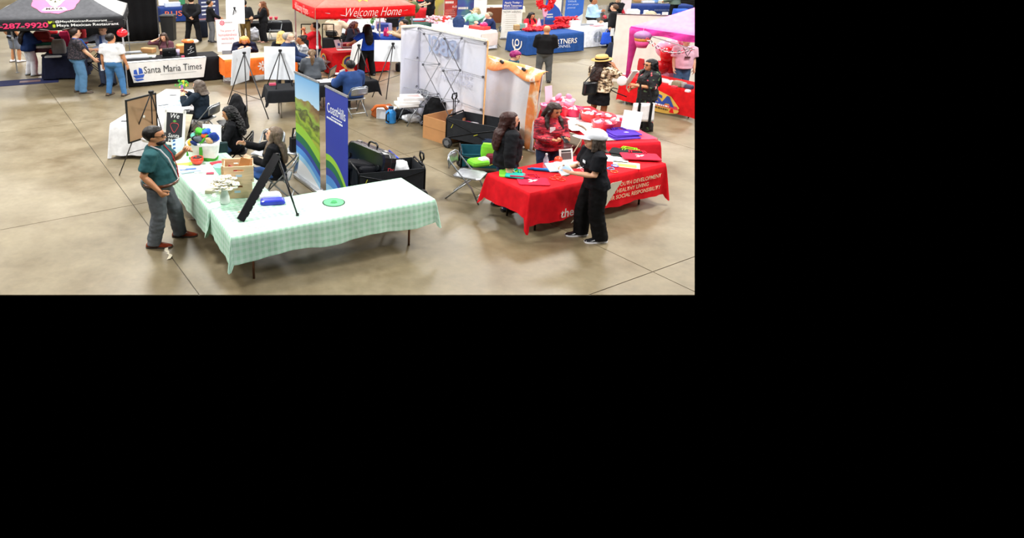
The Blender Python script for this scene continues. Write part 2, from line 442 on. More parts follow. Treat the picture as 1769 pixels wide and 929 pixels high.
    hw = {('L' if sd < 0 else 'R'): mw @ (W + d * .085) for S, E, W, d, n, sd in arms}
    return dict(o=bo, HM=HM, mw=mw, hand=hw, T=T, arms=arms, head=mw @ (HM @ V((0, 0, .1))))
HANDS = {}
def finalize():
    dg = bpy.context.evaluated_depsgraph_get(); dg.update()
    for o in TOFIX:
        ev = o.evaluated_get(dg); me = bpy.data.meshes.new_from_object(ev, depsgraph=dg)
        hd = HANDS.get(o.name)
        if hd:
            bm = bmesh.new(); bm.from_mesh(me); vs_ = [bm.verts.new(p) for p in hd.v]
            for f in hd.f:
                try: bm.faces.new([vs_[i] for i in f]).smooth = True
                except ValueError: pass
            bm.to_mesh(me); bm.free()
        for p in me.polygons: p.use_smooth = True
        NEW.append((o, me))
    for o, me in NEW:
        if '_hands' in o: del o['_hands']
        o.modifiers.clear(); nm = o.data.name; o.data = me; me.name = nm
NEW = []
# ---------------------------------------------------------------- furniture
def cloth_table(corner, ang, L, W, label, mat, drops=(.7, .7, .7, .7), fold=.012, table=True, tlabel=None, flare=.05, cat='tablecloth', tmat=None, group=None, legc='#6d5a4c', sag=0.0, tip=None):
    tip = tip if tip is not None else (.33 if flare >= .1 else .04)
    """corner = near-left corner of the top; x runs along ang; drops = front, right, back, left"""
    a = R_(ang); ux, uy = V((math.cos(a), math.sin(a), 0)), V((-math.sin(a), math.cos(a), 0))
    ctr = V((corner[0], corner[1], 0)) + ux * L / 2 + uy * W / 2
    if table:
        t = thing('folding_table', tlabel or ('table under the ' + label), 'table', ctr, a)
        MB().box((0, 0, .715), (L - .04, W - .04, .04), ch=.01).build('tabletop', tmat or M('#cfc6b8', 'plain'), t)
        lm = M(legc, 'metal')
        for sx in (-1, 1):
            X = sx * (L / 2 - .32)
            for sy in (-1, 1):
                MB().tube([(X + sx * .12, sy * .12, .695), (X + sx * .02, sy * (W / 2 - .22), .5), (X, sy * (W / 2 - .16), .38), (X, sy * (W / 2 - .16), .0)], .017, 8).build('leg', lm, t, True)
            MB().tube([(X, -W / 2 + .16, .32), (X, W / 2 - .16, .32)], .012, 6).build('crossbar', lm, t)
    hl, hw = L / 2 + .006, W / 2 + .006
    pts = []
    sides = [((-hl, -hw), (1, 0), L, (0, -1)), ((hl, -hw), (0, 1), W, (1, 0)), ((hl, hw), (-1, 0), L, (0, 1)), ((-hl, hw), (0, -1), W, (-1, 0))]
    for i, (p0, d, ln, n) in enumerate(sides):
        N = max(int(ln * 16), 6)
        for j in range(N + 1):
            s = j / N
            pts.append((V((p0[0] + d[0] * s * (ln + .012), p0[1] + d[1] * s * (ln + .012))), V(n), drops[i], 0, s * ln + i * 3.1))
        n2 = V(sides[(i + 1) % 4][3]); dn = drops[(i + 1) % 4]; c = V((p0[0] + d[0] * (ln + .012), p0[1] + d[1] * (ln + .012)))
        for j in range(1, 6):
            f = j / 6; nn = (V(n) * math.cos(f * math.pi / 2) + n2 * math.sin(f * math.pi / 2))
            dd = drops[i] * (1 - f) + dn * f; bulge = math.sin(f * math.pi)
            full = min(drops[i], dn) > .05
            pts.append((c, nn, min(dd * (1 + (tip * bulge if full else 0)), .725), bulge if full else 0, 0))
    ph = [random.random() * 6 for _ in range(3)]
    K = 8; m = MB(); n = len(pts)
    for k in range(K + 1):
        t = k / K
        for p, nn, d, bl, s in pts:
            off = .004 + .010 * min(t * 6, 1) + (flare * bl * t) + (.02 * t if not bl else 0)
            if not bl: off += fold * t * (math.sin(s * 9 + ph[0]) + .6 * math.sin(s * 21 + ph[1]) + 1.0)
            zz = TZ - d * t + (sag * math.sin(s * 5 + ph[2]) * t if not bl else 0)
            if k == 0: off = 0
            q = p + nn * off
            m.uv[len(m.v)] = (p.x + nn.x * d * t, p.y + nn.y * d * t); m.v.append((q.x, q.y, max(zz, .008)))
    for k in range(K):
        for i in range(n):
            j = (i + 1) % n; m.f.append((k * n + i, k * n + j, (k + 1) * n + j, (k + 1) * n + i))
    m.f.append(tuple(range(n)))
    co = m.build('tablecloth', mat, loc=ctr, rz=a, smooth=False)
    for p in co.data.polygons:
        if len(p.vertices) == 4: p.use_smooth = True
    tag(co, label, cat, group)
    co['_L'] = L
    return co, (lambda u, v, z=TZ: V((corner[0], corner[1], 0)) + ux * u + uy * v + V((0, 0, z)))
_chair = {}
def chair(label, x, y, hd, seat='#a9adb2', frame='#9aa0a5', back=None, pad=None, z=0, sc=1.0):
    """folding chair; hd = direction the sitter faces"""
    key = (seat, frame, back, pad); sc_ = (WS * sc, WS * sc, sc)
    if key in _chair: return dup(_chair[key], (x, y, z), R_(hd - 90), label, sc_)
    r = thing('folding_chair', label, 'chair', (x, y, z), R_(hd - 90), scale=sc_); fm = M(frame, 'metal')
    kind = 'metal' if seat.startswith('#a') else 'plain'
    def rr(w, d0, d1, z_, e=.04): return [(-w + e, d0, z_), (w - e, d0, z_), (w, d0 + e, z_), (w, d1 - e, z_), (w - e, d1, z_), (-w + e, d1, z_), (-w, d1 - e, z_), (-w, d0 + e, z_)]
    MB().loft([rr(.19, -.17, .22, .425), rr(.20, -.18, .23, .435), rr(.20, -.18, .23, .447), rr(.185, -.165, .21, .455)]).build('seat', M(seat, kind), r)
    def bk(u, v):
        xx = (u - .5) * .39; e = abs(u - .5) * 2; zz = .57 + v * (.20 - .05 * max(0, e - .7) / .3 * v)
        return (xx, -.235 - .02 * v - .035 * (1 - e * e), zz)
    MB().sheet(bk, 10, 4).build('backrest', M(back or seat, kind), r, True, solid=.014)
    for s in (-1, 1):
        MB().tube([(s * .2, .235, .0), (s * .2, .12, .27), (s * .2, -.1, .55), (s * .2, -.22, .70), (s * .19, -.245, .755), (s * .15, -.268, .785), (s * .0, -.285, .79)], .0125, 8).build('front_leg', fm, r, True)
        MB().tube([(s * .185, .10, .42), (s * .185, -.08, .22), (s * .185, -.27, .0)], .0115, 8).build('rear_leg', fm, r, True)
    MB().tube([(-.2, .19, .10), (.2, .19, .10)], .009, 6).build('crossbar', fm, r)
    MB().tube([(-.185, -.19, .09), (.185, -.19, .09)], .009, 6).build('crossbar', fm, r)
    _chair[key] = r
    return r
def easel(label, apex, feet, z0=0.0, bar=True, col='#15161a', r=.013, tray=None):
    """three leg presentation easel: legs from apex to the given points"""
    ap = V(apex); base = sum((V(f) for f in feet), V()) / 3; base.z = z0
    t = thing('easel', label, 'easel', base); m = M(col, 'plain')
    for f in feet:
        MB().tube([ap - base, V(f) - base], [r, r * .8], 8).build('leg', m, t, True)
    MB().box(ap - base + V((0, 0, .01)), (.09, .06, .06), ch=.01).build('hub', m, t)
    if bar:
        a, b, c = [ap.lerp(V(f), .72) - base for f in feet]
        MB().tube([a, c], r * .55, 6).build('brace', m, t); 
    return t
def lboard(name, label, cat, bl, br, tl, z0, lean, mat, th=.015, frame=None):
    a, b = P(bl[0], bl[1], z0), P(br[0], br[1], z0)
    return board(name, label, cat, a, b, PY(tl[0], tl[1], a.y + lean), mat, th, frame=frame)
def apx(px, py, bl, br, z0): return PY(px, py, min(P(bl[0], bl[1], z0).y, P(br[0], br[1], z0).y) - .03)
def board(name, label, cat, bl, br, tl, mat, th=.015, backm=None, frame=None):
    """rectangular board from three world corners"""
    bl, br, tl = V(bl), V(br), V(tl); ux = (br - bl); w = ux.length; ux.normalize(); uy = tl - bl; uy = uy - ux * uy.dot(ux); h = uy.length; uy.normalize(); n = ux.cross(uy)
    M4 = Matrix((ux, uy, n)).transposed().to_4x4()
    o = MB().box((w / 2, h / 2, 0), (w, h, th)).build(name, mat)
    o.matrix_world = Matrix.Translation(bl) @ M4
    tag(o, label, cat)
    if frame:
        for c, d in (((w / 2, .012, 0), (w, .03, th + .012)), ((w / 2, h - .012, 0), (w, .03, th + .012)), ((.012, h / 2, 0), (.03, h, th + .012)), ((w - .012, h / 2, 0), (.03, h, th + .012))):
            MB().box(c, d).build('frame_strip', frame, o)
    return o, w, h
def wbox(name, label, cat, loc, d, mat, rz=0, ch=.0, group=None):
    o = MB().box((0, 0, d[2] / 2), d, ch=ch).build(name, mat, loc=loc, rz=rz); return tag(o, label, cat, group)
def paper(name, label, loc, w, h, mat, rz=0, cat='paper', th=.003, group=None):
    return wbox(name, label, cat, loc, (w, h, th), mat, rz, group=group)
# ================================================================ STRUCTURE
GA = 30.0
BX, AX = V((math.cos(R_(GA)), math.sin(R_(GA)), 0)), V((-math.sin(R_(GA)), math.cos(R_(GA)), 0))
def concrete():
    t = NT('polished_concrete', .3); v = t.coord()
    n1 = t.noise(v, .22, 5, .6); n2 = t.noise(v, 1.3, 6, .65); n3 = t.noise(v, 9, 4, .6)
    a = t.ramp(n1, [(.32, (.175, .138, .078)), (.52, (.245, .202, .122)), (.7, (.33, .284, .195))])
    b = t.ramp(n2, [(.3, (.60, .55, .47)), (.5, (.82, .8, .77)), (.72, (1.0, 1.0, 1.0))])
    c = t.ramp(n3, [(.3, (.84, .84, .83)), (.7, (1, 1, 1))])
    t.col(t.mix(1, t.mix(1, a, b, 'MULTIPLY'), c, 'MULTIPLY'))
    r = t.n('ShaderNodeMapRange'); r.inputs[3].default_value = .32; r.inputs[4].default_value = .5
    t.l(n2, r.inputs[0]); t.l(r.outputs[0], t.b.inputs['Roughness']); t.bump(n3, .05, .002)
    return t.m
CONC = concrete()
lim = [P(-80, 509), P(1200, 509), P(1200, -66), P(-80, -66)]
def clip_poly(poly, edges):
    for i in range(len(edges)):
        a, b = edges[i], edges[(i + 1) % len(edges)]; out = []
        def side(p): return (b.x - a.x) * (p[1] - a.y) - (b.y - a.y) * (p[0] - a.x)
        for j in range(len(poly)):
            p, q = poly[j], poly[(j + 1) % len(poly)]; sp, sq = side(p), side(q)
            if sp >= 0: out.append(p)
            if sp * sq < 0:
                f = sp / (sp - sq); out.append((p[0] + (q[0] - p[0]) * f, p[1] + (q[1] - p[1]) * f))
        poly = out
        if not poly: return []
    return poly
fl = bpy.data.objects.new('floor', None); C.objects.link(fl); tag(fl, kind='structure')
GAP = .007
for i in range(-14, 18):
    for j in range(-4, 16):
        u0, u1 = 2.29 + 5.64 * i + GAP, 2.29 + 5.64 * (i + 1) - GAP; v0, v1 = 5.28 + 6.06 * j + GAP, 5.28 + 6.06 * (j + 1) - GAP
        q = [BX * u + AX * v for u, v in ((u0, v0), (u1, v0), (u1, v1), (u0, v1))]
        pl_ = clip_poly([(p.x, p.y) for p in q], lim)
        if len(pl_) > 2: MB().slab(pl_, .012).build('slab', CONC, fl, loc=(0, 0, -.012))
MB().slab([(p.x, p.y) for p in lim], .003).build('joint_filler', M('#4a4338', 'plain'), fl, loc=(0, 0, -.013))
# roof deck above the lamps (light painted steel)
cb = MB().box((0, 30, 14.0), (70, 85, .2)).build('ceiling', M('#c9c8c2', 'plain')); tag(cb, kind='structure')
# ribbed roll-up door wall, far right
wl = bpy.data.objects.new('wall_right', None); C.objects.link(wl); tag(wl, kind='structure')
W0 = P(1170, 22); wdir = BX
wl.location = W0; wl.rotation_euler.z = R_(GA)
for k in range(28):
    o = MB().box((1.2, 0, .06 + k * .11), (2.6, .05, .085), ch=.012).build('slat', M('#83807c', 'metal'), wl); clip_right(o)
o = MB().box((1.2, .06, 1.6), (2.6, .05, 3.2)).build('backing', M('#3c3a38', 'plain'), wl); clip_right(o)

# ================================================================ FRONT LEFT: gingham tables
def gingham():
    t = NT('mint_gingham', .55); tc = t.n('ShaderNodeTexCoord'); sp = t.n('ShaderNodeSeparateXYZ'); t.l(tc.outputs['UV'], sp.inputs[0])
    f = []
    for k in (0, 1): f.append(t.math('GREATER_THAN', t.math('FRACT', t.math('MULTIPLY', sp.outputs[k], 1 / .085)), .5))
    s = t.math('MULTIPLY', t.math('ADD', f[0], f[1]), .5)
    t.col(t.ramp(s, [(0, '#c9e6d6'), (.5, '#badfca'), (1, '#a5d4b7')])); t.bump(t.noise(t.coord(), 7, 4), .35, .02)
    return t.m
GING = gingham()
c1 = P(400, 409, TZ)
t1, W1 = cloth_table(c1, 25.2, 3.06, 1.0, 'mint gingham cloth over the empty front table with the green sticker', GING, (.36, .30, .3, .36), .010, flare=.10, legc='#8a6552', sag=.025)
c2 = P(361, 361, TZ)
t2, W2 = cloth_table(c2, 27, 1.0, 3.1, 'mint green gingham cloth on the table carrying the crates and tote', GING, (.1, .2, .25, .42), .010, flare=.12, legc='#8a6552')
c3 = P(191, 213, TZ)
t3, W3 = cloth_table(c3, -6, .95, 3.2, 'long white cloth over the table of leaflets and yellow flowers', M('#eceef2'), (.66, .5, .5, .66), .03, flare=.12)
# round sticker
st = MB().cyl((0, 0, 0), .165, .003, 28).build('sticker', M('#1f3b2c', 'plain'), loc=P(576.5, 349.5, TZ + .003)); tag(st, 'round green sticker with dark rim on the front gingham table', 'sticker')
MB().cyl((0, 0, .003), .148, .002, 28).build('disc', M('#5fd07e', 'plain'), st)
MB().slab([(-.03, -.05), (.02, -.06), (.05, 0), (.03, .06), (-.01, .07), (-.04, .02)], .002).build('leaf', M('#2f9a52', 'plain'), st, loc=(0, 0, .005))
MB().slab([(-.05, -.02), (.05, -.015), (.055, 0), (-.05, -.005)], .002).build('leaf', M('#1f5c38', 'plain'), st, loc=(0, -.02, .0055))
# black leaning display easel on the front table
ap = P(479, 268, 1.5); fA, fB = P(415, 382, TZ + .003), P(514, 372, TZ + .003); fC = P(500, 322, TZ + .003)
ez = thing('easel', 'tall black easel with a broad plank leg standing on the front gingham table', 'easel', (ap.x, ap.y, TZ))
bz = V((ap.x, ap.y, TZ)); bk_ = M('#17181b', 'gloss')
d = (fA - ap); nrm = d.normalized()
side_ = nrm.cross(V((0, 1, .3))).normalized()
def plank(a, b, w, th): 
    d = (b - a).normalized(); s = d.cross(V((.2, 1, .2))).normalized(); n = d.cross(s)
    return [[p + s * i * w / 2 + n * j * th / 2 for i, j in ((-1, -1), (1, -1), (1, 1), (-1, 1))] for p in (a, b)]
MB().loft(plank(fA - bz + V((0, 0, .01)), ap - bz, .115, .06)).build('plank_leg', bk_, ez, bev=.006)
for k in range(9):
    p = fA.lerp(ap, .12 + .085 * k) - bz
    MB().loft(plank(p - nrm * .03, p + nrm * .03, .125, .05)).build('notch', M('#2b2d31', 'plain'), ez)
MB().tube([ap - bz, fB - bz], [.018, .012], 8).build('leg', bk_, ez, True); MB().tube([ap - bz, fC - bz], [.014, .012], 8).build('leg', bk_, ez, True)
MB().box(fB - bz + V((0, 0, .012)), (.04, .04, .03)).build('foot', bk_, ez); MB().box(ap - bz, (.07, .05, .06), ch=.01).build('hub', bk_, ez)
# things on the front table
def pouch(name, label, cat, loc, d, mat, rz=0, group=None):
    m = MB(); m.loft([[(d[0] / 2 * q * sx, d[1] / 2 * q * sy, z) for sx, sy in ((1, -.8), (1, .8), (.8, 1), (-.8, 1), (-1, .8), (-1, -.8), (-.8, -1), (.8, -1))] for q, z in ((.92, 0), (1, d[2] * .3), (.95, d[2] * .75), (.75, d[2]))])
    o = m.build(name, mat, loc=loc, rz=rz, smooth=False, bev=.004); return tag(o, label, cat, group)
pouch('pouch', 'blue zip pouch lying on the front gingham table', 'pouch', P(471, 351, TZ + .002), (.36, .17, .07), M('#3443c4', 'gloss'), R_(8))
pouch('plastic_bag', 'crumpled white plastic bag behind the blue zip pouch', 'bag', P(466, 341, TZ + .002), (.34, .16, .07), M('#e8eaf0', 'gloss'), R_(20))
paper('paper', 'pink and white slip of paper on the corner of the front gingham table', P(439, 390, TZ + .002), .19, .09, M('#eec3d6', 'paper'), R_(-28))
paper('paper', 'small orange paper scrap beside the black easel on the gingham table', P(414, 366, TZ + .002), .05, .025, M('#d98a6c', 'paper'), R_(20))
# crates
def crate(label, loc, rz, w=.43, d=.36, h=.245):
    t = thing('crate', label, 'crate', loc, rz, 'slatted pine crates on the gingham table'); wd = M('#e2c29a', 'wood')
    for s, nm in ((-1, 'end_panel'), (1, 'end_panel')):
        y = s * d / 2; m = MB(); th = .016; sw, sh_ = .15, .028; zc = h * .74
        m.box((0, y, (zc - sh_ / 2) / 2), (w, th, zc - sh_ / 2)); m.box((0, y, (h + zc + sh_ / 2) / 2), (w, th, h - zc - sh_ / 2))
        for q in (-1, 1): m.box((q * (w + sw) / 4, y, zc), ((w - sw) / 2, th, sh_))
        m.build(nm, wd, t)
    for s in (-1, 1):
        for k in range(3): MB().box((s * (w / 2 - .006), 0, .04 + k * .08), (.01, d - .016, .065)).build('slat', wd, t)
    MB().box((0, 0, .008), (w - .03, d - .02, .012)).build('base', wd, t)
    MB().box((.0, -d / 2 - .0095, h * .42), (.09, .003, .035)).build('tag', M('#b9cfe0', 'paper'), t)
    for q in (-1, 1): MB().cyl((q * w * .42, -d / 2 - .008, .03), .007, .004, 6, rot=Matrix.Rotation(R_(90), 3, 'X')).build('nail', M('#7a5a38', 'plain'), t)
    return t
cr = P(419, 341, TZ + .002) + AX * .18
crate('pale pine crate at the bottom of the stack beside the white vase', cr, R_(8))
crate('pale pine crate on top of the stack holding envelopes', cr + V((.03, .0, .247)), R_(8))
crate('pale pine crate set furthest back behind the stacked pair', cr + V((-.10, .48, .0)), R_(8), h=.34)
for i, (dx, dy, rr_, cl_, lb) in enumerate(((.06, .05, 14, '#c8935a', 'brown kraft envelope standing up in the top crate'), (-.1, -.03, -20, '#a03a3a', 'dark red packet inside the top crate'), (.13, -.06, 8, '#d6b079', 'tan card sticking out of the right of the top crate'))):
    o = MB().box((0, 0, .09 + .05 * (i == 0)), (.15, .012, .18 + .1 * (i == 0)), rot=Matrix.Rotation(R_(18), 3, 'Y')).build('envelope', M(cl_, 'paper'), loc=cr + V((.03 + dx, dy, .265)), rz=R_(rr_)); tag(o, lb, 'envelope')
# vase of white flowers
vp = P(389, 351, TZ + .002)
v = thing('vase', 'white vase filled with white daisies in front of the crates', 'vase', vp)
MB().lathe([(.055, 0), (.075, .02), (.07, .1), (.045, .19), (.055, .22), (.045, .22), (.03, .05)], 18, cap=True).build('vessel', M('#e9ece8', 'gloss'), v, True)
for k in range(70):
    a = random.random() * 6.28; r = .19 * math.sqrt(random.random()); z = .27 + .10 * (1 - (r / .19) ** 2) + random.uniform(-.05, .05)
    p = V((r * math.cos(a), r * math.sin(a), z))
    if k < 22: MB().tube([(0, 0, .2), p * .6 + V((0, 0, .13)), p], .003, 4).build('stem', M('#5d7a4a', 'plain'), v)
    m = MB()
    for q in range(6):
        b = q * 1.047 + a; m.ell(p + V((math.cos(b) * .030, math.sin(b) * .030, .004)), (.026, .026, .010), 6, 4)
    f = m.build('blossom', M('#f4f2e4', 'paper'), v, True)
    MB().ell(p + V((0, 0, .012)), .009, 6, 4).build('centre', M('#d8c25a', 'plain'), f)
pl0 = MB()
pl0.sheet(lambda u, q: ((u - .5) * .22, (q - .5) * .16 + .02 * math.sin(u * 5), .01 + .09 * u * q), 6, 6)
tag(pl0.build('plastic_sleeve', M('#a9c4b4', 'clear'), loc=P(369, 346, TZ), rz=R_(40), solid=.003), 'crumpled clear plastic flower sleeve beside the white vase', 'wrap')
bx0 = wbox('block', 'low pale wooden block behind the clear plastic sleeve', 'block', P(373, 333, TZ + .002), (.3, .12, .05), M('#d5cfae', 'wood'), R_(-8))
# turquoise tissue, pink cards, papers, bowl
m = MB(); m.lathe([(.02, 0), (.06, .05), (.10, .12), (.12, .16), (.115, .16), (.05, .05)], 9, cap=True)
tag(m.build('tissue', M('#a8e3dc', 'paper'), loc=P(381, 302, TZ + .002)), 'crumpled turquoise tissue paper on the gingham table by the crates', 'tissue paper')
for lb, px, py, w, h, rz, c in (('crimson envelope lying beside the red bowl', 374, 282, .2, .12, 30, '#d3283f'), ('small crimson card near the turquoise tissue', 363, 300, .12, .07, 5, '#d4224f')):
    wbox('envelope', lb, 'envelope', P(px, py, TZ + .002), (w, h, .015), M(c, 'paper'), R_(rz))
bw_ = thing('bowl', 'round coral red bowl of dark sweets on the gingham table', 'bowl', P(341, 283, TZ + .002))
MB().lathe([(.05, 0), (.085, .02), (.11, .07), (.105, .12), (.095, .12), (.098, .07), (.06, .025)], 20, cap=True).build('bowl_body', M('#ee4a33', 'gloss'), bw_, True)
m = MB()
for k in range(26): m.ell((random.uniform(-.065, .065), random.uniform(-.065, .065), .105 + random.uniform(0, .02)), (.02, .015, .011), 6, 4)
tag(m.build('sweets', M('#4d4444', 'gloss'), bw_), kind='stuff')
for lb, px, py, w, h, rz, c in (
    ('bright green and blue flyer nearest the man in the teal polo', 317, 284, .28, .16, 20, '#a9d13c'), ('blue folded flyer beside the bright green flyer', 325, 292, .26, .06, 15, '#3c63c8'),
    ('white leaflet under the bright green flyer', 308, 289, .3, .2, -10, '#eef2f6'), ('pale blue leaflet lying nearest the table edge', 322, 296, .28, .09, 18, '#c3ddf0'),
    ('grey striped leaflet on the gingham table edge', 330, 297, .32, .07, 24, '#7f95a8'), ('thin white card strip near the small crimson card', 352, 297, .3, .05, 12, '#f2f5f2'),
    ('white note sheet behind the small crimson card', 356, 288, .26, .15, -20, '#f4f7f5')):
    paper('leaflet', lb, P(px, py, TZ + .003 + random.random() * .004), w, h, M(c, 'paper'), R_(rz), 'leaflet')
# tote bag heaped with giveaways
tp = P(352, 274, TZ + .002)
tt = thing('tote_bag', 'large white tote bag with green trim heaped with giveaways', 'bag', tp, R_(-12))
def trings(w0, d0, w1, d1, h, n=16, e=.8):
    out = []
    for k in range(7):
        t = k / 6; w, d_ = w0 + (w1 - w0) * t, d0 + (d1 - d0) * t
        out.append([(w * math.copysign(abs(math.cos(a)) ** .5, math.cos(a)), d_ * math.copysign(abs(math.sin(a)) ** .5, math.sin(a)) , h * t + .01 * math.sin(a * 3 + k)) for a in [2 * math.pi * i / n for i in range(n)]])
    return out
MB().loft(trings(.24, .11, .29, .15, .31)).build('bag_body', M('#eef1ee'), tt, True)
gm = M('#4fa83a')
MB().loft(trings(.247, .117, .252, .12, .05)).build('base_trim', gm, tt, True)
MB().box((.02, -.142, .17), (.055, .02, .34), rot=Matrix.Rotation(R_(-7), 3, 'X')).build('strap', gm, tt)
MB().box((-.24, -.05, .2), (.03, .06, .3), rot=Matrix.Rotation(R_(12), 3, 'Y')).build('strap', gm, tt)
MB().tube([(-.2, .1, .28), (-.16, .12, .44), (0, .13, .5), (.1, .12, .44), (.12, .1, .3)], .016, 8).build('handle', gm, tt, True)
MB().tube([(.02, -.14, .3), (.09, -.06, .42), (.17, .0, .46), (.22, .02, .36)], .018, 8).build('handle', gm, tt, True)
its = [('blue drawstring bag', '#2b4fc4', (.19, .0, .39), (.12, .08, .07)), ('orange red cap', '#e5532d', (.05, -.03, .42), (.08, .06, .045)), ('grey knit scarf', '#5a616b', (-.04, -.08, .37), (.11, .06, .05)),
       ('black sunglasses case', '#15171a', (-.12, -.05, .38), (.07, .05, .04)), ('lime green folded bag', '#57c441', (-.06, .07, .47), (.12, .06, .06)), ('royal blue folded towel', '#3464d6', (.06, .05, .47), (.13, .07, .05)),
       ('teal spiral notebook', '#5fae9a', (-.17, .05, .4), (.09, .05, .03)), ('tan leather purse', '#d0aa7c', (.13, -.1, .36), (.08, .03, .05)), ('navy water pouch', '#2a3a70', (-.1, -.1, .31), (.1, .05, .04)),
       ('yellow mesh bag', '#e0b23a', (-.2, -.06, .3), (.06, .05, .05)), ('dark blue lunch bag', '#27418f', (.21, -.06, .42), (.06, .08, .08))]
for nm, c, p, r in its:
    m = MB(); m.ell((0, 0, 0), r, 12, 8, Euler((random.uniform(-.4, .4), random.uniform(-.4, .4), random.random() * 3)).to_matrix())
    o = m.build(nm.replace(' ', '_').split('_')[-1], M(c), loc=tp + V(p)); remesh(o, .014, 1, .03, .05)
    tag(o, nm + ' heaped in the green trimmed tote', nm.split()[-1])
# chalkboard sign
cb_l, cb_r = P(284, 249, TZ), P(316, 252, TZ); up = PY(297, 190, cb_l.y + .12)
bd, w_, h_ = board('chalkboard', 'white framed chalkboard sign with a chalk strawberry on the gingham table', 'sign', cb_l + V((0, 0, .005)), cb_r + V((0, 0, .005)), up, M('#2a2b30', 'plain'), .012)
wf = M('#efeee8', 'paper')
for c, d_ in (((w_ / 2, .02, 0), (w_ + .03, .05, .03)), ((w_ / 2, h_ - .02, 0), (w_ + .03, .05, .03)), ((.0, h_ / 2, 0), (.045, h_, .03)), ((w_, h_ / 2, 0), (.045, h_, .03))): MB().box(c, d_).build('frame_strip', wf, bd)
MB().box((w_ / 2, h_ / 2 - .03, -.16), (w_ + .02, h_ * .98, .012), rot=Matrix.Rotation(R_(-24), 3, 'X')).build('back_board', M('#cdbfa4', 'wood'), bd)
chalk = M('#f2f2f2', 'paper')
lettering(bd, 'We', chalk, Matrix.Translation((w_ * .5, h_ * .84, .007)), h=.09, shear=.25)
m = MB(); pts = []
for k in range(25):
    a = 2 * math.pi * k / 24; xx = .085 * math.sin(a) ; yy = .075 * math.cos(a) * (1 if math.cos(a) > 0 else 1.7) - .03 * abs(math.cos(a / 2)) ** 8
    pts.append((w_ * .5 + xx * (1 - max(0, -math.cos(a)) * .55), h_ * .56 + yy, .008))
m.tube(pts, .005, 5, cap=False); m.build('chalk_outline', M('#d2434c', 'paper'), bd)
MB().slab([(-.04, 0), (0, .03), (.04, 0), (0, -.02)], .003).build('chalk_leaf', M('#5fa24a', 'paper'), bd, loc=(w_ * .5, h_ * .68, .007))
lettering(bd, 'Santa', chalk, Matrix.Translation((w_ * .48, h_ * .27, .007)), w=w_ * .6, shear=.25); lettering(bd, 'M', chalk, Matrix.Translation((w_ * .3, h_ * .12, .007)), h=.07, shear=.2)
# info sheets held in a stand next to the chalkboard
b0 = P(303, 268, TZ); o, _, _ = lboard('flyer_stand', 'tilted white and blue info sheet standing beside the chalkboard', 'sign', (297, 268), (318, 262), (303, 240), TZ, .05, M('#e9f1f8', 'paper'), .006)
for k in range(4): MB().box((.05, .05 + k * .07, .005), (.05, .035, .003)).build('printed_block', M('#2c5fae', 'paper'), o)
o, _, _ = lboard('info_board', 'plain white card standing behind the tote of giveaways', 'sign', (350, 255), (382, 257), (352, 214), TZ + .02, .06, M('#f1f3f5', 'paper'), .01)
wbox('laptop_bag', 'dark green document case behind the white tote', 'bag', P(379, 263, TZ), (.3, .1, .18), M('#25373a'), R_(15), .01)
# brown backed framed board on a black easel
kf = M('#ad8a68', 'plain')
tb_l, tb_r = P(230, 158, 1.62), P(282.5, 154, 1.62)
E0 = P(206, 303); 
tl, tr = P(232, 170, 1.62), P(283.5, 154, 1.62); bl_ = V((tl.x, tl.y - .18, .72))
o, w_, h_ = lboard('framed_board', 'black framed board with brown paper back leaning on an easel', 'board', (222, 248), (273, 232), (232.5, 169), .80, .16, kf, .014, frame=M('#141414', 'plain'))
bp_ = PY(261, 160, o.location.y + .05)
MB().ell((w_ * .55, h_ * .52, -.009), (.025, .03, .004)).build('white_spot', M('#f1efe9', 'paper'), o); MB().ell((w_ * .55, h_ * .52, .009), (.025, .03, .004)).build('white_spot', M('#f1efe9', 'paper'), o)
easel('black easel holding the brown backed framed board', bp_, (E0, P(290, 262), P(266, 285)), r=.012)
m = MB(); m.lathe([(.03, 0), (.12, .03), (.15, .09), (.08, .12)], 7, cap=True)
tag(m.build('tissue', M('#f4f4f4', 'paper'), loc=P(258, 246, TZ)), 'white tissue bunch on the end of the white clothed table', 'tissue paper')
# leaflets on the white table
i = 0
for px, py, w, h, rz, c, lb in ((285, 181, .34, .05, 40, '#3f4650', 'dark slim brochure stack on the white table by the easel'), (290, 183, .3, .16, 42, '#9fb0bd', 'grey brochure fan on the long white table'), (303, 180, .3, .2, 12, '#b7d5ec', 'pale blue leaflet on the long white table'),
    (300, 191, .4, .3, -14, '#f7f9fb', 'white poster sheet on the long white table'), (314, 174, .16, .09, 5, '#7ab3d8', 'small blue card near the yellow flowers'), (299, 164, .16, .06, 4, '#5a5d60', 'dark printed card at the far end of the white table'),
    (215, 209, .14, .05, 0, '#4a4d52', 'dark printed card at the near end of the white table'), (289, 195, .12, .06, 25, '#5d6770', 'grey printed card beside the chalkboard'), (322, 167, .26, .1, -10, '#393c44', 'dark tablet lying beside the woman holding a phone'), (329, 161, .12, .08, 0, '#6d747c', 'grey badge at the far right of the white table'), (318, 187, .34, .24, 30, '#f2f4f7', 'white folder beside the woman holding a phone')):
    paper('brochure', lb, P(px, py, TZ + .003 + .001 * i), w, h, M(c, 'paper'), R_(rz), 'brochure', th=.006); i += 1
fv = thing('flower_vase', 'yellow vase with green and yellow flowers on the long white table', 'vase', P(316, 169, TZ + .002))
MB().lathe([(.05, 0), (.06, .05), (.045, .15), (.055, .17), (.04, .17)], 14, cap=True).build('vessel', M('#e3c93a', 'gloss'), fv, True)
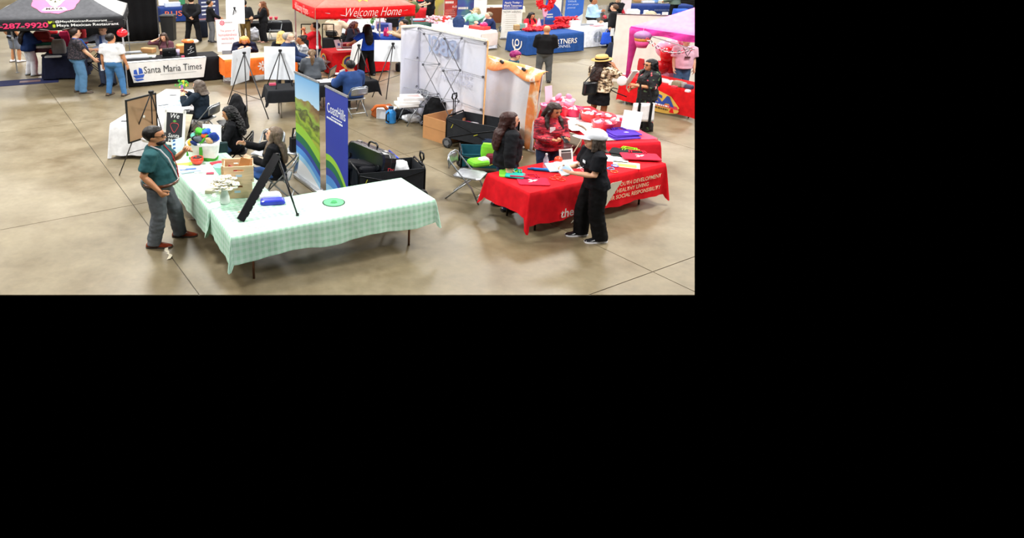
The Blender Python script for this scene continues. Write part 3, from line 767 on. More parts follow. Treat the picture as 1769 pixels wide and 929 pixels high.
for k in range(30):
    a = random.random() * 6.28; r = .16 * random.random(); p = V((r * math.cos(a), r * math.sin(a), .27 + random.random() * .16))
    MB().tube([(0, 0, .15), p], .004, 4).build('stem', M('#3f8a3a', 'plain'), fv)
    MB().ell(p, (.035, .02, .02), 6, 4, Euler((a, r * 9, a)).to_matrix()).build('leaf' if k % 3 else 'blossom', M('#4aa33f' if k % 3 else '#efd23a', 'plain'), fv)
# ---------------------------------------------------------------- people, front left
def lanyard(pr, mat, pts, r=.009):
    T = pr['T']; MB().tube([T(V(p)) for p in pts], r, 6).build('lanyard', mat, pr['o'])
def glasses(pr, mat, tint='#2a2422'):
    HM = pr['HM']; H3 = HM.to_3x3(); m = MB()
    for s in (-1, 1):
        m.box(HM @ V((s * .034, .104, .124)), (.046, .006, .006), H3); m.box(HM @ V((s * .034, .104, .098)), (.046, .006, .005), H3)
        m.box(HM @ V((s * .057, .102, .111)), (.006, .006, .03), H3); m.box(HM @ V((s * .012, .106, .111)), (.005, .006, .02), H3); m.box(HM @ V((s * .077, .05, .118)), (.005, .11, .007), H3)
    m.build('glasses', M(mat, 'gloss'), pr['o'])
p = P(281, 418)
a_ = person('man in a teal polo and grey trousers pointing across the gingham table', p.x, p.y, 2, 1.80, 'm', belly=.055, L=(-.10, .29, 1.33), pl=(-.3, .2, -1), Rt=(.235, .07, .90), pr=(.3, -1, 0), curl=.9,
    top='#2b5559', sleeve=.95, hem=.93, ease=.02, bot='#5b6065', bw=.02, shoe='#7a2f17', hair='short', hc='#17110d', skin='tan', wide=1.10, det=True, feet=((-.15, .16), (.12, -.06)), yaw=-4)
glasses(a_, '#1d1614')
MB().ell(a_['HM'] @ V((0, .058, .014)), (.064, .056, .046), 12, 8).build('beard', M('#1a120d', 'hair'), a_['o'], True)
T = a_['T']
MB().loft([ringpts((0, .035, z), .222, .195, T, 18) for z in (.925, .965)]).build('belt', M('#5a3320', 'gloss'), a_['o'], True)
lanyard(a_, M('#d8d3d6'), [(.07, -.02, 1.47), (.085, .08, 1.42), (.09, .155, 1.30), (.075, .205, 1.12), (.03, .225, .98)]); lanyard(a_, M('#c23b40'), [(-.07, -.02, 1.47), (-.085, .08, 1.42), (-.08, .155, 1.30), (-.06, .205, 1.12), (.0, .225, .98)], .007)
hpt = a_['hand']['L']; 
p = P(352, 236); ph = person('woman in a dark navy top holding up a phone, seated by the white table', p.x, p.y + .05, 158, 1.62, 'f', sit=.46, lean=4, L=(-.10, .33, .98), Rt=(.06, .36, 1.02), top='#16222e', sleeve=2, hem=.86, ease=.03, bot='#23262b', hair='bob', hc='#5c5148', skin='light', det=True, wide=1.1)
q = ph['hand']['R']; o = MB().box((0, 0, .04), (.09, .015, .17), ch=.004).build('phone', M('#9a7fd0', 'gloss'), loc=q + V((-.02, .0, .0)), rz=R_(68)); tag(o, 'purple cased phone held up by the woman at the white table', 'phone')
MB().box((0, -.009, .02), (.07, .004, .08)).build('photo_area', M('#e39ab2', 'plain'), o)
chair('grey folding chair under the woman holding a phone', p.x + .02, p.y + .03, 158)
p = P(408, 297); person('woman with long curly black hair in a black jacket seated beside the tote', p.x, p.y, 182, 1.66, 'f', sit=.46, lean=3, L=(-.12, .30, .86), Rt=(.12, .32, .82), yaw=12, pit=-14, top='#111216', sleeve=2, hem=.84, ease=.028, bot='#3d5a86', hair='curly', hc='#0c0b0d', skin='tan', det=True)
chair('black folding chair under the woman with curly black hair', p.x + .02, p.y, 182, '#17181b', '#1d1e20')
# black coat over a chair
p = P(399, 247); chair('black folding chair with the coat, behind the curly haired woman', p.x, p.y + .15, 205, '#17181b', '#1d1e20')
m = MB(); m.loft([[(w * math.cos(a), d_ * math.sin(a), z) for a in [2 * math.pi * k / 14 for k in range(14)]] for z, w, d_ in ((.25, .40, .24), (.55, .38, .2), (.78, .33, .14), (.92, .24, .10), (.98, .15, .07))])
o = m.build('coat', M('#131417'), loc=V((p.x + .12, p.y + .32, .05)), rz=R_(115)); remesh(o, .02, 2, .06, .12); tag(o, 'black coat draped over the chair back behind the curly haired woman', 'coat')
p = P(478, 345); oc = person('woman with brown to blonde hair in a black jacket seated by the crates', p.x, p.y, 178, 1.68, 'f', sit=.46, lean=2, L=(-.08, .34, .80), Rt=(.10, .46, 1.00), pr=(.6, -.6, -.6), yaw=-2, pit=12, top='#101115', sleeve=2, hem=.82, ease=.03, bot='#33548c', hair='long', hc='#6e5f50', skin='light', det=True)
chair('grey folding chair under the woman with brown to blonde hair', p.x + .05, p.y + .02, 178)
q = P(453, 262, .44); chair('empty grey folding chair behind the woman with brown to blonde hair', q.x + .1, q.y, 248)
q = P(504, 262, .44); chair('grey folding chair with the black bag, left of the hills banner', q.x + .12, q.y + .1, 240)
m = MB(); m.loft(trings(.17, .09, .16, .08, .26)); m.tube([(-.12, 0, .24), (-.09, 0, .44), (.09, 0, .44), (.12, 0, .24)], .02, 8)
tag(m.build('handbag', M('#17171a'), loc=V((q.x + .12, q.y + .05, .46)), rz=R_(30), smooth=False), 'black handbag on the chair left of the hills banner', 'bag')
m = MB()
for k in range(5): m.box((-.06 + .03 * k, .01 * (k % 2), .006 + .004 * k), (.07, .05, .004), Matrix.Rotation(k * .5, 3, 'Z'))
tag(m.build('wrapper', M('#8f8172', 'paper'), loc=P(335, 379, .0)), 'torn paper wrapper on the floor by the gingham table', 'litter')
m = MB().sheet(lambda u, v: (.03 * math.sin(u * 7) + v * .05, u * .5 - .25, .008 + .012 * math.sin(u * 9 + v)), 14, 2)
tag(m.build('ribbon', M('#d6cdb4', 'paper'), loc=P(288, 436), rz=R_(14), solid=.003), 'pale ribbon lying on the floor at the teal polo man\'s feet', 'ribbon')
# ---------------------------------------------------------------- roll-up banners
def banner(label, a, b, H_, mat, seed=0):
    d = b - a; w = d.length; rz = math.atan2(d.y, d.x)
    t = thing('rollup_banner', label, 'banner', (a.x, a.y, 0), rz); mt = M('#b9bcc0', 'metal')
    m = MB().sheet(lambda u, v: (u * w, 0, .07 + v * (H_ - .09)), 8, 24); m.build('print', mat, t, solid=.006)
    MB().box((w / 2, 0, .04), (w + .04, .16, .075), ch=.015).build('base', mt, t); MB().box((w / 2, .0, H_ - .012), (w + .01, .03, .03)).build('top_rail', mt, t)
    MB().tube([(w / 2, .03, .05), (w / 2, .03, H_ - .03)], .012, 8).build('pole', mt, t)
    return t, w
def hills():
    t = NT('hills_print', .5); tc = t.n('ShaderNodeTexCoord'); sp = t.n('ShaderNodeSeparateXYZ'); t.l(tc.outputs['UV'], sp.inputs[0]); u, v = sp.outputs[0], sp.outputs[1]
    mp = t.n('ShaderNodeMapping'); mp.inputs['Scale'].default_value = (1.2, 4, 1); t.l(tc.outputs['UV'], mp.inputs[0])
    nz = t.noise(mp.outputs[0], 2.4, 3)
    swo = t.math('ADD', v, t.math('ADD', t.math('MULTIPLY', u, .15), t.math('MULTIPLY', t.math('SINE', t.math('MULTIPLY', u, 3.6)), -.03)))
    low = t.ramp(swo, [(0, '#d9dde2'), (.10, '#d9dde2'), (.17, '#8fc3e6'), (.225, '#4d8fd6'), (.29, '#2a3f94'), (.345, '#1d6a46'), (.425, '#8fc13a')], 'CONSTANT')
    hv = t.math('ADD', t.math('ADD', v, t.math('MULTIPLY', u, .12)), t.math('MULTIPLY', t.math('SUBTRACT', nz, .5), .34))
    hill = t.ramp(hv, [(.42, '#7fae35'), (.5, '#a4a93a'), (.56, '#5d7f2c'), (.62, '#9cb53c'), (.68, '#4c4a33'), (.72, '#8fae45'), (.80, '#8a7348'), (.86, '#6d5138')])
    sky = t.ramp(v, [(.72, '#b7d6ea'), (1, '#6aa5d8')])
    isky = t.math('GREATER_THAN', t.math('ADD', v, t.math('MULTIPLY', t.math('SUBTRACT', nz, .5), .12)), .765)
    top = t.mix(isky, hill, sky); t.col(t.mix(t.math('LESS_THAN', swo, .52), top, low)); return t.m
def swoosh():
    t = NT('blue_swoosh_print', .5); tc = t.n('ShaderNodeTexCoord'); sp = t.n('ShaderNodeSeparateXYZ'); t.l(tc.outputs['UV'], sp.inputs[0]); u, v = sp.outputs[0], sp.outputs[1]
    w = t.math('ADD', v, t.math('ADD', t.math('MULTIPLY', t.math('MULTIPLY', u, u), .22), t.math('MULTIPLY', t.math('SINE', t.math('MULTIPLY', u, 2.6)), -.03)))
    t.col(t.ramp(w, [(0, '#8fc3e6'), (.12, '#4d8fd6'), (.20, '#2a3f94'), (.27, '#1d6a46'), (.34, '#8fc13a'), (.40, '#2b399b')], 'CONSTANT')); return t.m
banner('roll-up banner printed with green hills and blue waves', P(509, 123, 2.05), P(551, 141, 2.05), 2.05, hills())
bb, bw2 = banner('dark blue roll-up banner with white lettering beside the hills banner', P(562, 147, 2.05), P(601, 166, 2.05), 2.05, swoosh())
wm = M('#f3f5f7', 'paper')
lettering(bb, 'CoastHills', wm, front(bw2 * .5, -.004, 1.70), w=bw2 * .82, h=.17)
def small_print(parent, M4, w, lines, mat, gap=.05, h=.022, seed=1):
    """lines of print too small to read: rows of short dashes"""
    rnd = random.Random(seed); m = MB()
    for k in range(lines):
        x = -w / 2; e = w / 2 * rnd.uniform(.6, 1)
        while x < e - .01:
            q = min(rnd.uniform(.03, .09) * max(w, .4), e - x); m.box((x + q / 2, -k * gap, .002), (q, h, .002)); x += q + .02 * max(w, .4)
    o = MB(); o.v = [tuple(M4 @ V(p)) for p in m.v]; o.f = m.f
    ob = o.build('small_print', mat, parent); ob['kind'] = 'stuff'; return ob
small_print(bb, front(bw2 * .58, -.004, 1.57), bw2 * .6, 1, wm, h=.018); small_print(bb, front(bw2 * .5, -.004, 1.52), bw2 * .85, 1, wm, h=.03, seed=3)
# ================================================================ FRONT RIGHT: red table
RED = M('#d8121f')
cy_ = P(915, 333, TZ)
ty, WY = cloth_table(cy_, 27.5, 2.98, .98, 'bright red cloth with white lettering over the nearest table on the right', RED, (.54, .45, .4, .40), .018, flare=.13, sag=.012, legc='#4d4038')
L2 = 2.98 / 2
yw = -.49 - .105; wh = M('#f1e9e2', 'paper')
lettering(ty, 'the', wh, front(-.78, yw, .33), h=.15, bold=.015)
for nm, pts in (('upper_stroke', [(-.56, .66), (-.30, .66), (-.20, .45), (-.40, .43)]), ('right_arm', [(.12, .66), (.36, .66), (.06, .28), (-.08, .42)]), ('lower_stroke', [(-.40, .41), (-.18, .42), (-.28, .22), (-.68, .13)])):
    MB().slab(pts, .004).build('logo_' + nm, M('#d8d2bd', 'paper'), ty, loc=(0, yw, 0)).rotation_euler.x = R_(90)
for k, tx in enumerate(('FOR YOUTH DEVELOPMENT', 'FOR HEALTHY LIVING', 'FOR SOCIAL RESPONSIBILITY')):
    lettering(ty, tx, M('#f0dcb4', 'paper'), front(.06, yw, .60 - .105 * k), h=.07, align='L', bold=.01)
def slabitem(name, label, cat, px, py, poly, mat, rz, th=.01, z=TZ, group=None):
    o = MB().slab(poly, th).build(name, mat, loc=P(px, py, z + .003), rz=rz); return tag(o, label, cat, group)
def rect(w, h, r=.03): return [(-w / 2 + r, -h / 2), (w / 2 - r, -h / 2), (w / 2, -h / 2 + r), (w / 2, h / 2 - r), (w / 2 - r, h / 2), (-w / 2 + r, h / 2), (-w / 2, h / 2 - r), (-w / 2, -h / 2 + r)]
def sbag(label, px, py, w, h, c, rz, z=TZ, logo=None, hc=None):
    o = slabitem('flat_bag', label, 'bag', px, py, rect(w, h), M(c), rz, .014, z)
    hm = M(hc or c)
    for s in (-1, 1): MB().tube([(-w * .2, h / 2 - .02, .02), (-w * .17, h / 2 + .10, .02), (w * .17, h / 2 + .10, .02), (w * .2, h / 2 - .02, .02)], .012, 6).build('handle', hm, o).location = (s * .02, 0, .004)
    if logo:
        for pts in ([(-.075, .06), (-.02, .06), (.0, .01), (-.03, 0)], [(.03, .06), (.08, .06), (.02, -.02), (-.01, .01)], [(-.03, -.005), (.0, .0), (-.03, -.05), (-.09, -.06)]):
            MB().slab(pts, .002).build('logo', wh, o, loc=(0, 0, .0155))
    return o
sbag('flat crimson bag with a white mark on the red table corner', 921, 314, .48, .34, '#bf1f3f', R_(-5), logo=True)
sbag('lime green flat bag under the turquoise one', 882, 301, .36, .34, '#7ed23c', R_(-12))
sbag('turquoise flat bag on top of the lime green one', 890, 303, .30, .26, '#25a99c', R_(-20), z=TZ + .018)
slabitem('lanyard', 'crimson strap lying across the turquoise bag', 'lanyard', 898, 305, rect(.3, .05, .01), M('#a5284a'), R_(-12), .008, TZ + .036)
sbag('flat crimson bag with a white mark, front of the pile at the right end', 1106, 271, .62, .36, '#c5203c', R_(-8), z=TZ + .03, logo=True)
sbag('black flat bag with lime edging under the right hand crimson bag', 1090, 268, .66, .38, '#20231f', R_(-22), hc='#8ecb2a')
sbag('second black and lime flat bag beneath the pile at the right end', 1083, 264, .56, .36, '#16181a', R_(-32), z=TZ + .016, hc='#8ecb2a')
slabitem('poster', 'printed yellow and blue flyer lying on the red table', 'paper', 1082, 285, rect(.42, .3, .005), M('#e7dcb0', 'paper'), R_(-22), .004)
slabitem('photo', 'orange picture on the yellow and blue flyer', 'paper', 1083, 286, rect(.3, .14, .005), M('#e59a3c', 'paper'), R_(-22), .003, TZ + .005)
slabitem('paper', 'white sheet behind the woman in the white cap', 'paper', 1058, 274, rect(.5, .36, .005), M('#efeef0', 'paper'), R_(-18), .004)
slabitem('paper', 'white sheet in the middle of the red table', 'paper', 985, 286, rect(.5, .32, .005), M('#f2eff0', 'paper'), R_(12), .004)
slabitem('paper', 'white strip of paper beside the blue lanyards', 'paper', 990, 301, rect(.32, .07, .005), M('#efd8da', 'paper'), R_(-22), .004)
m = MB()
for k in range(7): m.tube([(-.42 + .05 * k, .03 * math.sin(k * 2), .012 + .004 * (k % 3)), (-.1 + .03 * k, .02 * math.cos(k), .03), (.2 + .03 * k, -.03 + .01 * k, .015)], .018, 6)
o = m.build('lanyards', M('#2f86d8'), loc=P(957, 297, TZ + .004), rz=R_(-18), smooth=True); tag(o, 'bundle of bright blue lanyards on the red table', 'lanyard')
for i, (px, py, c, lb) in enumerate(((956, 309, '#ef4a24', 'orange ring left of the woman in the white cap'), (970, 311, '#ef4a24', 'orange ring nearest the front edge of the red table'), (964, 305, '#f0542b', 'orange ring under the end of the blue lanyards'), (1062, 287, '#3c5bd0', 'blue wristband right of the woman in the white cap'), (1055, 292, '#4a9fd8', 'light blue wristband right of the woman in the white cap'), (1061, 297, '#f06a2b', 'orange wristband right of the woman in the white cap'))):
    m = MB(); m.tube([(.055 * math.cos(a), .055 * math.sin(a), .009) for a in [2 * math.pi * k / 16 for k in range(17)]], .008, 6)
    tag(m.build('wristband', M(c, 'gloss'), loc=P(px, py, TZ + .002), smooth=True), lb, 'wristband')
def bottle(label, px, py, c='#dfe6ee', capc='#eef0f2', z=TZ, h=.25, r=.042, kind='clear', lab=True):
    t = thing('bottle', label, 'bottle', P(px, py, z + .003)); s = h / .25
    MB().lathe([(r * .85, 0), (r, .012 * s), (r, .07 * s), (r * .92, .09 * s), (r, .11 * s), (r, .155 * s), (r * .45, .21 * s), (r * .4, .23 * s)], 14, cap=True).build('bottle_body', M(c, kind), t, True)
    MB().cyl((0, 0, .228 * s), r * .45, .022 * s, 12).build('cap', M(capc, 'plain'), t)
    if lab: MB().lathe([(r * 1.01, .09 * s), (r * 1.02, .15 * s)], 14).build('wrap_label', M('#cfdaea', 'paper'), t, True)
    return t
bottle('clear water bottle standing on the red table', 942, 290)
m = MB(); m.lathe([(.05, 0), (.06, .14), (.065, .145), (.055, .14), (.045, .01)], 14, cap=True); tag(m.build('cup', M('#e9e2ea', 'clear'), loc=P(962, 295, TZ + .003), smooth=True), 'frosted plastic cup beside the blue lanyards', 'cup')
m = MB(); m.ell((0, 0, .06), (.07, .07, .055)); tag(m.build('ball', M('#e84a2a', 'gloss'), loc=P(964, 281, TZ), smooth=True), 'small orange red ball behind the frosted cup', 'ball')
o, w_, h_ = lboard('photo_sign', 'small white sign printed with a dark picture standing at the back of the red table', 'sign', (967, 281), (990, 279), (965, 258), TZ + .004, .06, M('#ece7e2', 'paper'), .01)
MB().box((w_ / 2, h_ * .45, .008), (w_ * .75, h_ * .5, .003)).build('picture', M('#5a4a48', 'paper'), o); MB().box((w_ / 2, h_ * .82, .008), (w_ * .7, h_ * .12, .003)).build('printed_band', M('#2a2626', 'paper'), o)
m = MB(); m.box((0, 0, .05), (.12, .07, .10), ch=.01); tag(m.build('card_holder', M('#d8a88a', 'plain'), loc=P(880, 297, TZ + .03), rz=R_(20)), 'peach card holder on the lime green bag', 'holder')
# people, front right
p = P(1018, 411)
cw = person('woman in a white cap and black clothes standing in front of the red table', p.x, p.y, 186, 1.70, 'f', L=(-.05, .34, 1.10), Rt=(.10, .36, 1.12), pl=(-.5, -.6, -1), top='#14151a', sleeve=.95, hem=.84, ease=.02, bot='#0b0b0d', bw=.035, shoe='#17181c', sole='#e9e9ee', hair='bob', hc='#4a4038', skin='light', det=True, feet=((-.11, -.08), (.10, .07)), yaw=-6, pit=6, wide=1.05, lean=8)
HM = cw['HM']; cm = M('#e6e9ef'); m = MB(); tmp = MB(); tmp.ell((0, -.012, .150), (.109, .135, .125), 18, 12)
m.add([HM @ V((x, y, max(z, .128))) for x, y, z in tmp.v], tmp.f); m.build('cap', cm, cw['o'], True)
m = MB(); m.loft([[HM @ V((.088 * math.cos(a) * s_x, .075 + (.19 * max(math.sin(a), 0)) * s_x, zz - .018 * math.cos(a) ** 2)) for a in [math.pi * k / 10 for k in range(11)] + [math.pi * 1.5]] for s_x, zz in ((.97, .135), (1, .139), (.97, .145))]); m.build('cap_bill', cm, cw['o'])
T = cw['T']
MB().box(T(V((-.06, .152, 1.30))), (.06, .006, .04)).build('name_tag', M('#e9edf2', 'paper'), cw['o'])
small_print(cw['o'], Matrix.Translation(T(V((.0, .158, 1.22)))) @ Matrix.Rotation(R_(180), 4, 'Z') @ Matrix.Rotation(R_(90), 4, 'X'), .16, 3, M('#b9bdc6', 'paper'), gap=.035, h=.012)
q = cw['hand']['L']; o = MB().box((0, 0, 0), (.34, .2, .012)).build('booklet', M('#a8c8e8', 'paper'), loc=q + V((-.07, .08, .05)), rz=R_(12)); o.rotation_euler.x = R_(20); tag(o, 'pale blue booklet held by the woman in the white cap', 'booklet')
o = MB().box((0, 0, 0), (.24, .26, .012)).build('papers', M('#e9eef5', 'paper'), loc=q + V((.02, .05, .03)), rz=R_(20)); o.rotation_euler.x = R_(24); tag(o, 'white papers held by the woman in the white cap', 'paper')
def fleece():
    t = NT('red_patterned_fleece', .9); v = t.coord(scale=(7, 7, 24)); n = t.noise(v, 1, 2, .5); v2 = t.coord(scale=(16, 16, 30)); n2 = t.noise(v2, 1, 2, .5)
    c = t.ramp(n, [(0, '#17111c'), (.42, '#1a1320'), (.46, '#b82536'), (.57, '#d8414c'), (.61, '#2a2340')], 'CONSTANT'); c2 = t.ramp(n2, [(0, '#b02a3a'), (.6, '#7d1a2a'), (.64, '#e08a80')], 'CONSTANT')
    t.col(t.mix(.35, c, c2)); t.bump(t.noise(t.coord(), 150, 2), .5, .006); return t.m
p = P(941, 331)
fw = person('woman in a red and black patterned fleece looking at her phone', p.x, p.y, 282, 1.64, 'f', L=(-.09, .28, 1.13), Rt=(.10, .28, 1.13), pn=(0, 0, 1), curl=.8, top=fleece(), sleeve=2, hem=.86, ease=.026, bot='#26324a', hair='long', hc='#2a1b17', skin='tan', det=True, yaw=14, pit=-16, wide=1.1, belly=.02)
q = (fw['hand']['L'] + fw['hand']['R']) / 2; o = MB().box((0, 0, 0), (.085, .17, .012), ch=.003).build('phone', M('#17181c', 'gloss'), loc=q + V((.03, -.02, .03)), rz=R_(20)); o.rotation_euler.x = R_(28); tag(o, 'black phone held by the woman in the patterned fleece', 'phone')
MB().box(fw['T'](V((.06, .165, 1.27))), (.075, .008, .095)).build('name_tag', M('#eeeef0', 'paper'), fw['o'])
p = P(869, 359)
bj = person('woman in a black quilted jacket with long auburn hair standing at the red table end', p.x, p.y, 6, 1.66, 'f', Rt=P(880, 296, .80), L=(-.20, .16, .92), top='#15161a', sleeve=2, hem=.80, ease=.032, bot='#27344f', bw=.02, hair='long', hc='#351a16', skin='light', det=True, yaw=-6, pit=2, wide=1.12, belly=.03)
# ---------------------------------------------------------------- pink gift table behind
cp_ = P(1040, 249, TZ)
tp_, WP = cloth_table(cp_, 8, 1.15, 2.75, 'red cloth on the table of pink gift baskets', M('#d51a2a'), (.5, .5, .3, .55), .02, flare=.1)
m = MB()

rn = MB()
hw_ = .60
def drape(u, v):
    s = (u - .25) * 1.9; x = min(s, hw_); dz = max(0, s - hw_)
    return (x + .02 + (.03 * math.sin(v * 22) * min(dz * 3, 1) + .05 * min(dz * 4, 1) if dz > 0 else 0), (v - .35) * 1.0 - .88, TZ + .012 - dz + .004 * math.sin(u * 23 + v * 9))
rn.sheet(drape, 30, 22); tag(rn.build('tulle_runner', M('#f04a78', 'sheer'), loc=WP(.58, 1.38, 0), rz=R_(8), smooth=True), 'sheer pink tulle draped over the near end of the gift table', 'runner')
sh = MB().sheet(lambda u, v: (u * .86 - .43, v * 1.7 - .85, .004 + .003 * math.sin(u * 9 + v * 14)), 8, 14).build('table_runner', M('#f3dfe2', 'paper'), loc=WP(.60, 1.72, TZ), rz=R_(8)); tag(sh, 'white and pink paper runner under the gift baskets', 'runner')
def basket(label, px, py, r, c, h=.16, bow=True, kind='gloss', z=TZ):
    t = thing('gift_basket', label, 'basket', P(px, py, z + .01)); m = MB()
    m.lathe([(r * .72, 0), (r * .8, .01), (r, h), (r * 1.03, h + .01), (r * .95, h), (r * .75, .02)], 16, cap=True); m.build('basket_body', M(c, kind), t, True)
    for k in range(5):
        a = k * 1.26 + px; MB().ell((r * .45 * math.cos(a), r * .45 * math.sin(a), h * .86), (r * .38, r * .28, h * .22), 8, 6, Euler((a, .4, a)).to_matrix()).build('filling', M(('#f7c9d6', '#f4f0f2', '#e8445f', '#f3a3c0', '#d3334d')[k], 'paper'), t, True)
    if bow and 'wrapped' in label:
        mm = MB()
        for s in (-1, 1): mm.ell((s * r * .45, 0, h * 1.45), (r * .4, r * .18, r * .22), 8, 6, Euler((0, s * .5, .5)).to_matrix())
        mm.build('bow', M('#f090b0', 'paper'), t, True)
    return t
for lb, px, py, r, c, h in (('pale pink wrapped basket at the far end of the gift table', 972, 184, .26, '#f5b3c6', .16), ('red basket in front of the pale pink wrapped one', 968, 198, .22, '#e5394f', .16), ('hot pink basket second from the far end', 990, 199, .21, '#ee2f68', .16), ('scarlet basket in the middle of the gift table', 1021, 208, .24, '#ee3a3a', .17),
     ('scarlet basket just right of the middle one', 1042, 212, .22, '#f04848', .17), ('red basket beside the purple bags', 1042, 222, .24, '#ef4353', .14), ('pink and white basket left of the white display board', 1065, 216, .25, '#f29db4', .14), ('rose basket at the back left corner of the gift table', 948, 192, .2, '#f06a98', .14)):
    basket(lb, px, py, r, c, h)
for lb, px, py, c in (('tall amber candle jar among the baskets', 1004, 204, '#c99a5c'), ('small grey candle jar among the baskets', 1002, 206, '#7b7780')): bottle(lb, px, py, c, '#4d3c36', r=.03, h=.18, kind='gloss', lab=False)
for i, (px, py, w, h, rz, c, lb) in enumerate(((975, 213, .5, .4, 10, '#f8f3f4', 'white sheet left of the scarlet baskets'), (1003, 221, .5, .36, 5, '#f4e6e2', 'cream sheet in front of the scarlet baskets'), (1022, 228, .4, .3, 0, '#f6ded8', 'blush sheet near the small baskets'), (962, 207, .4, .25, 20, '#f3c3cf', 'pink sheet at the far end of the gift table'), (1052, 239, .3, .26, 10, '#9a9396', 'grey photo sheet under the purple bags'))):
    paper('sheet', lb, P(px, py, TZ + .012 + .001 * i), w, h, M(c, 'paper'), R_(rz), 'paper')
for i, (px, py, rz, z, lb) in enumerate(((1076, 236, 12, .012, 'purple flat bag at the bottom of the pile'), (1073, 232, 16, .028, 'purple flat bag in the middle of the pile'), (1078, 230, 8, .044, 'purple flat bag with a white mark on top of the pile'))):
    o = sbag(lb, px, py, .56, .38, '#4b2c9e', R_(rz), z=TZ + z)
    if i == 2: MB().slab([(-.05, .02), (.01, .03), (.05, -.0), (.0, -.01)], .002).build('logo', wh, o, loc=(.05, 0, .0155))
o, _, _ = lboard('display_board', 'white board with pink edge on a small tabletop easel', 'board', (1072, 221), (1104, 226), (1076, 189), TZ + .06, .12, M('#f2eff2', 'paper'), .012)
easel('small black tabletop easel holding the white board', PY(1091, 199, P(1088, 224, TZ).y), (P(1076, 221, TZ + .003), P(1099, 224, TZ + .003), P(1088, 228, TZ + .003)), z0=TZ, bar=False, r=.011)
q = P(1003, 262, .0); 
q = P(976, 248, .45); chair('tan folding chair with a maroon seat behind the red table', q.x, q.y, 190, '#4a2126', '#8c7c68', back='#9c8e7c')
q = P(970, 268, .45); chair('second tan folding chair with a maroon seat, nearest the patterned fleece', q.x, q.y + .1, 215, '#4a2126', '#8c7c68', back='#9c8e7c')
# ================================================================ MIDDLE: wagons, case, chairs, boxes
def wagon(label, ctr, rz, L, W, H_, c, edge='#1b1c1f', base=.22, handle=True, hx=1, gh=.34):
    t = thing('folding_wagon', label, 'wagon', ctr, rz); fm = M(edge, 'metal'); cl = M(c)
    x, y = L / 2, W / 2
    for k, (px, py, sx, sy) in enumerate(((-x, 0, .02, W), (x, 0, .02, W), (0, -y, L, .02), (0, y, L, .02))): MB().box((px, py, (base + H_) / 2), (sx, sy, H_ - base)).build('side_panel', cl, t)
    MB().box((0, 0, base), (L, W, .02)).build('floor_panel', cl, t)
    for s in (-1, 1):
        MB().tube([(s * (x + .02), -y, base - .08), (s * (x + .02), -y, H_ - .03), (s * (x + .02), -y + .05, H_ + .03), (s * (x + .02), y - .05, H_ + .03), (s * (x + .02), y, H_ - .03), (s * (x + .02), y, base - .08)], .017, 8).build('end_frame', fm, t, True)
        MB().tube([(-x, s * (y + .015), base), (0, s * (y + .02), (base + H_) / 2), (x, s * (y + .015), H_ - .04)], .01, 6).build('side_brace', fm, t); MB().tube([(x, s * (y + .015), base), (0, s * (y + .02), (base + H_) / 2), (-x, s * (y + .015), H_ - .04)], .01, 6).build('side_brace', fm, t)
        MB().box((-x * .8, s * (y + .016), H_ - .16), (.012, .004, .10), Matrix.Rotation(R_(25), 3, 'Y')).build('yellow_tab', M('#d8d23a', 'plain'), t); MB().box((x * .1, s * (y + .028), H_ * .62), (.10, .004, .012), Matrix.Rotation(R_(-25), 3, 'Y')).build('yellow_tab', M('#d8d23a', 'plain'), t)
    for sx in (-1, 1):
        for sy in (-1, 1):
            w = MB(); c0 = V((sx * (x - .04), sy * (y + .03), .115)); rot = Matrix.Rotation(R_(90), 3, 'X')
            w.loft([[c0 + V((r * math.cos(a), q, r * math.sin(a))) for a in [2 * math.pi * k / 20 for k in range(20)]] for r, q in ((.095, -.035), (.115, -.025), (.115, .025), (.095, .035))]); wo = w.build('wheel', M('#26272a', 'plain'), t, True)
            MB().loft([[c0 + V((r * math.cos(a), q, r * math.sin(a))) for a in [2 * math.pi * k / 12 for k in range(12)]] for r, q in ((.06, -.042), (.06, .042))]).build('hub', M('#6d6f74', 'plain'), wo)
            for k in range(5):
                a = k * 1.2566; MB().box(c0 + V((.078 * math.cos(a), 0, .078 * math.sin(a))), (.04, .078, .014), Matrix.Rotation(-a, 3, 'Y')).build('spoke', M('#54565b', 'plain'), wo)
            MB().tube([c0 + V((0, -sy * .02, 0)), c0 + V((0, -sy * .05, .13))], .014, 6).build('fork', fm, t)
    if handle:
        X = hx * (x + .05)
        MB().tube([(X, -.035, .15), (X + hx * .02, -.035, H_ + gh)], .011, 6).build('handle_rod', fm, t); MB().tube([(X, .035, .15), (X + hx * .02, .035, H_ + gh)], .011, 6).build('handle_rod', fm, t)
        MB().tube([(X + hx * .02, -.035, H_ + gh - .01), (X + hx * .02, -.10, H_ + gh + .04), (X + hx * .02, -.08, H_ + gh + .12), (X + hx * .02, .08, H_ + gh + .12), (X + hx * .02, .10, H_ + gh + .04), (X + hx * .02, .035, H_ + gh - .01)], .017, 8).build('handle_grip', fm, t, True)
        MB().box((X, 0, H_ - .03), (.06, .12, .10), ch=.015).build('handle_bracket', fm, t)
    return t
k1 = P(690, 312, .35)
wagon('black folding wagon with grey side behind the front gingham table', (k1.x - .22, k1.y + .1, 0), R_(14), 1.15, .62, .60, '#24262a', gh=.06)
o = MB(); o.loft(trings(.28, .17, .24, .11, .2)); o = o.build('plastic_bag', M('#eceef2', 'gloss'), loc=(k1.x - .10, k1.y + .1, .46), rz=R_(14)); remesh(o, .02, 2, .06, .1); tag(o, 'white plastic bag with red print in the wagon behind the gingham table', 'bag')
lettering(o, 'Dy', M('#d8404c', 'paper'), front(-.12, -.225, .13), h=.09, bold=.02)
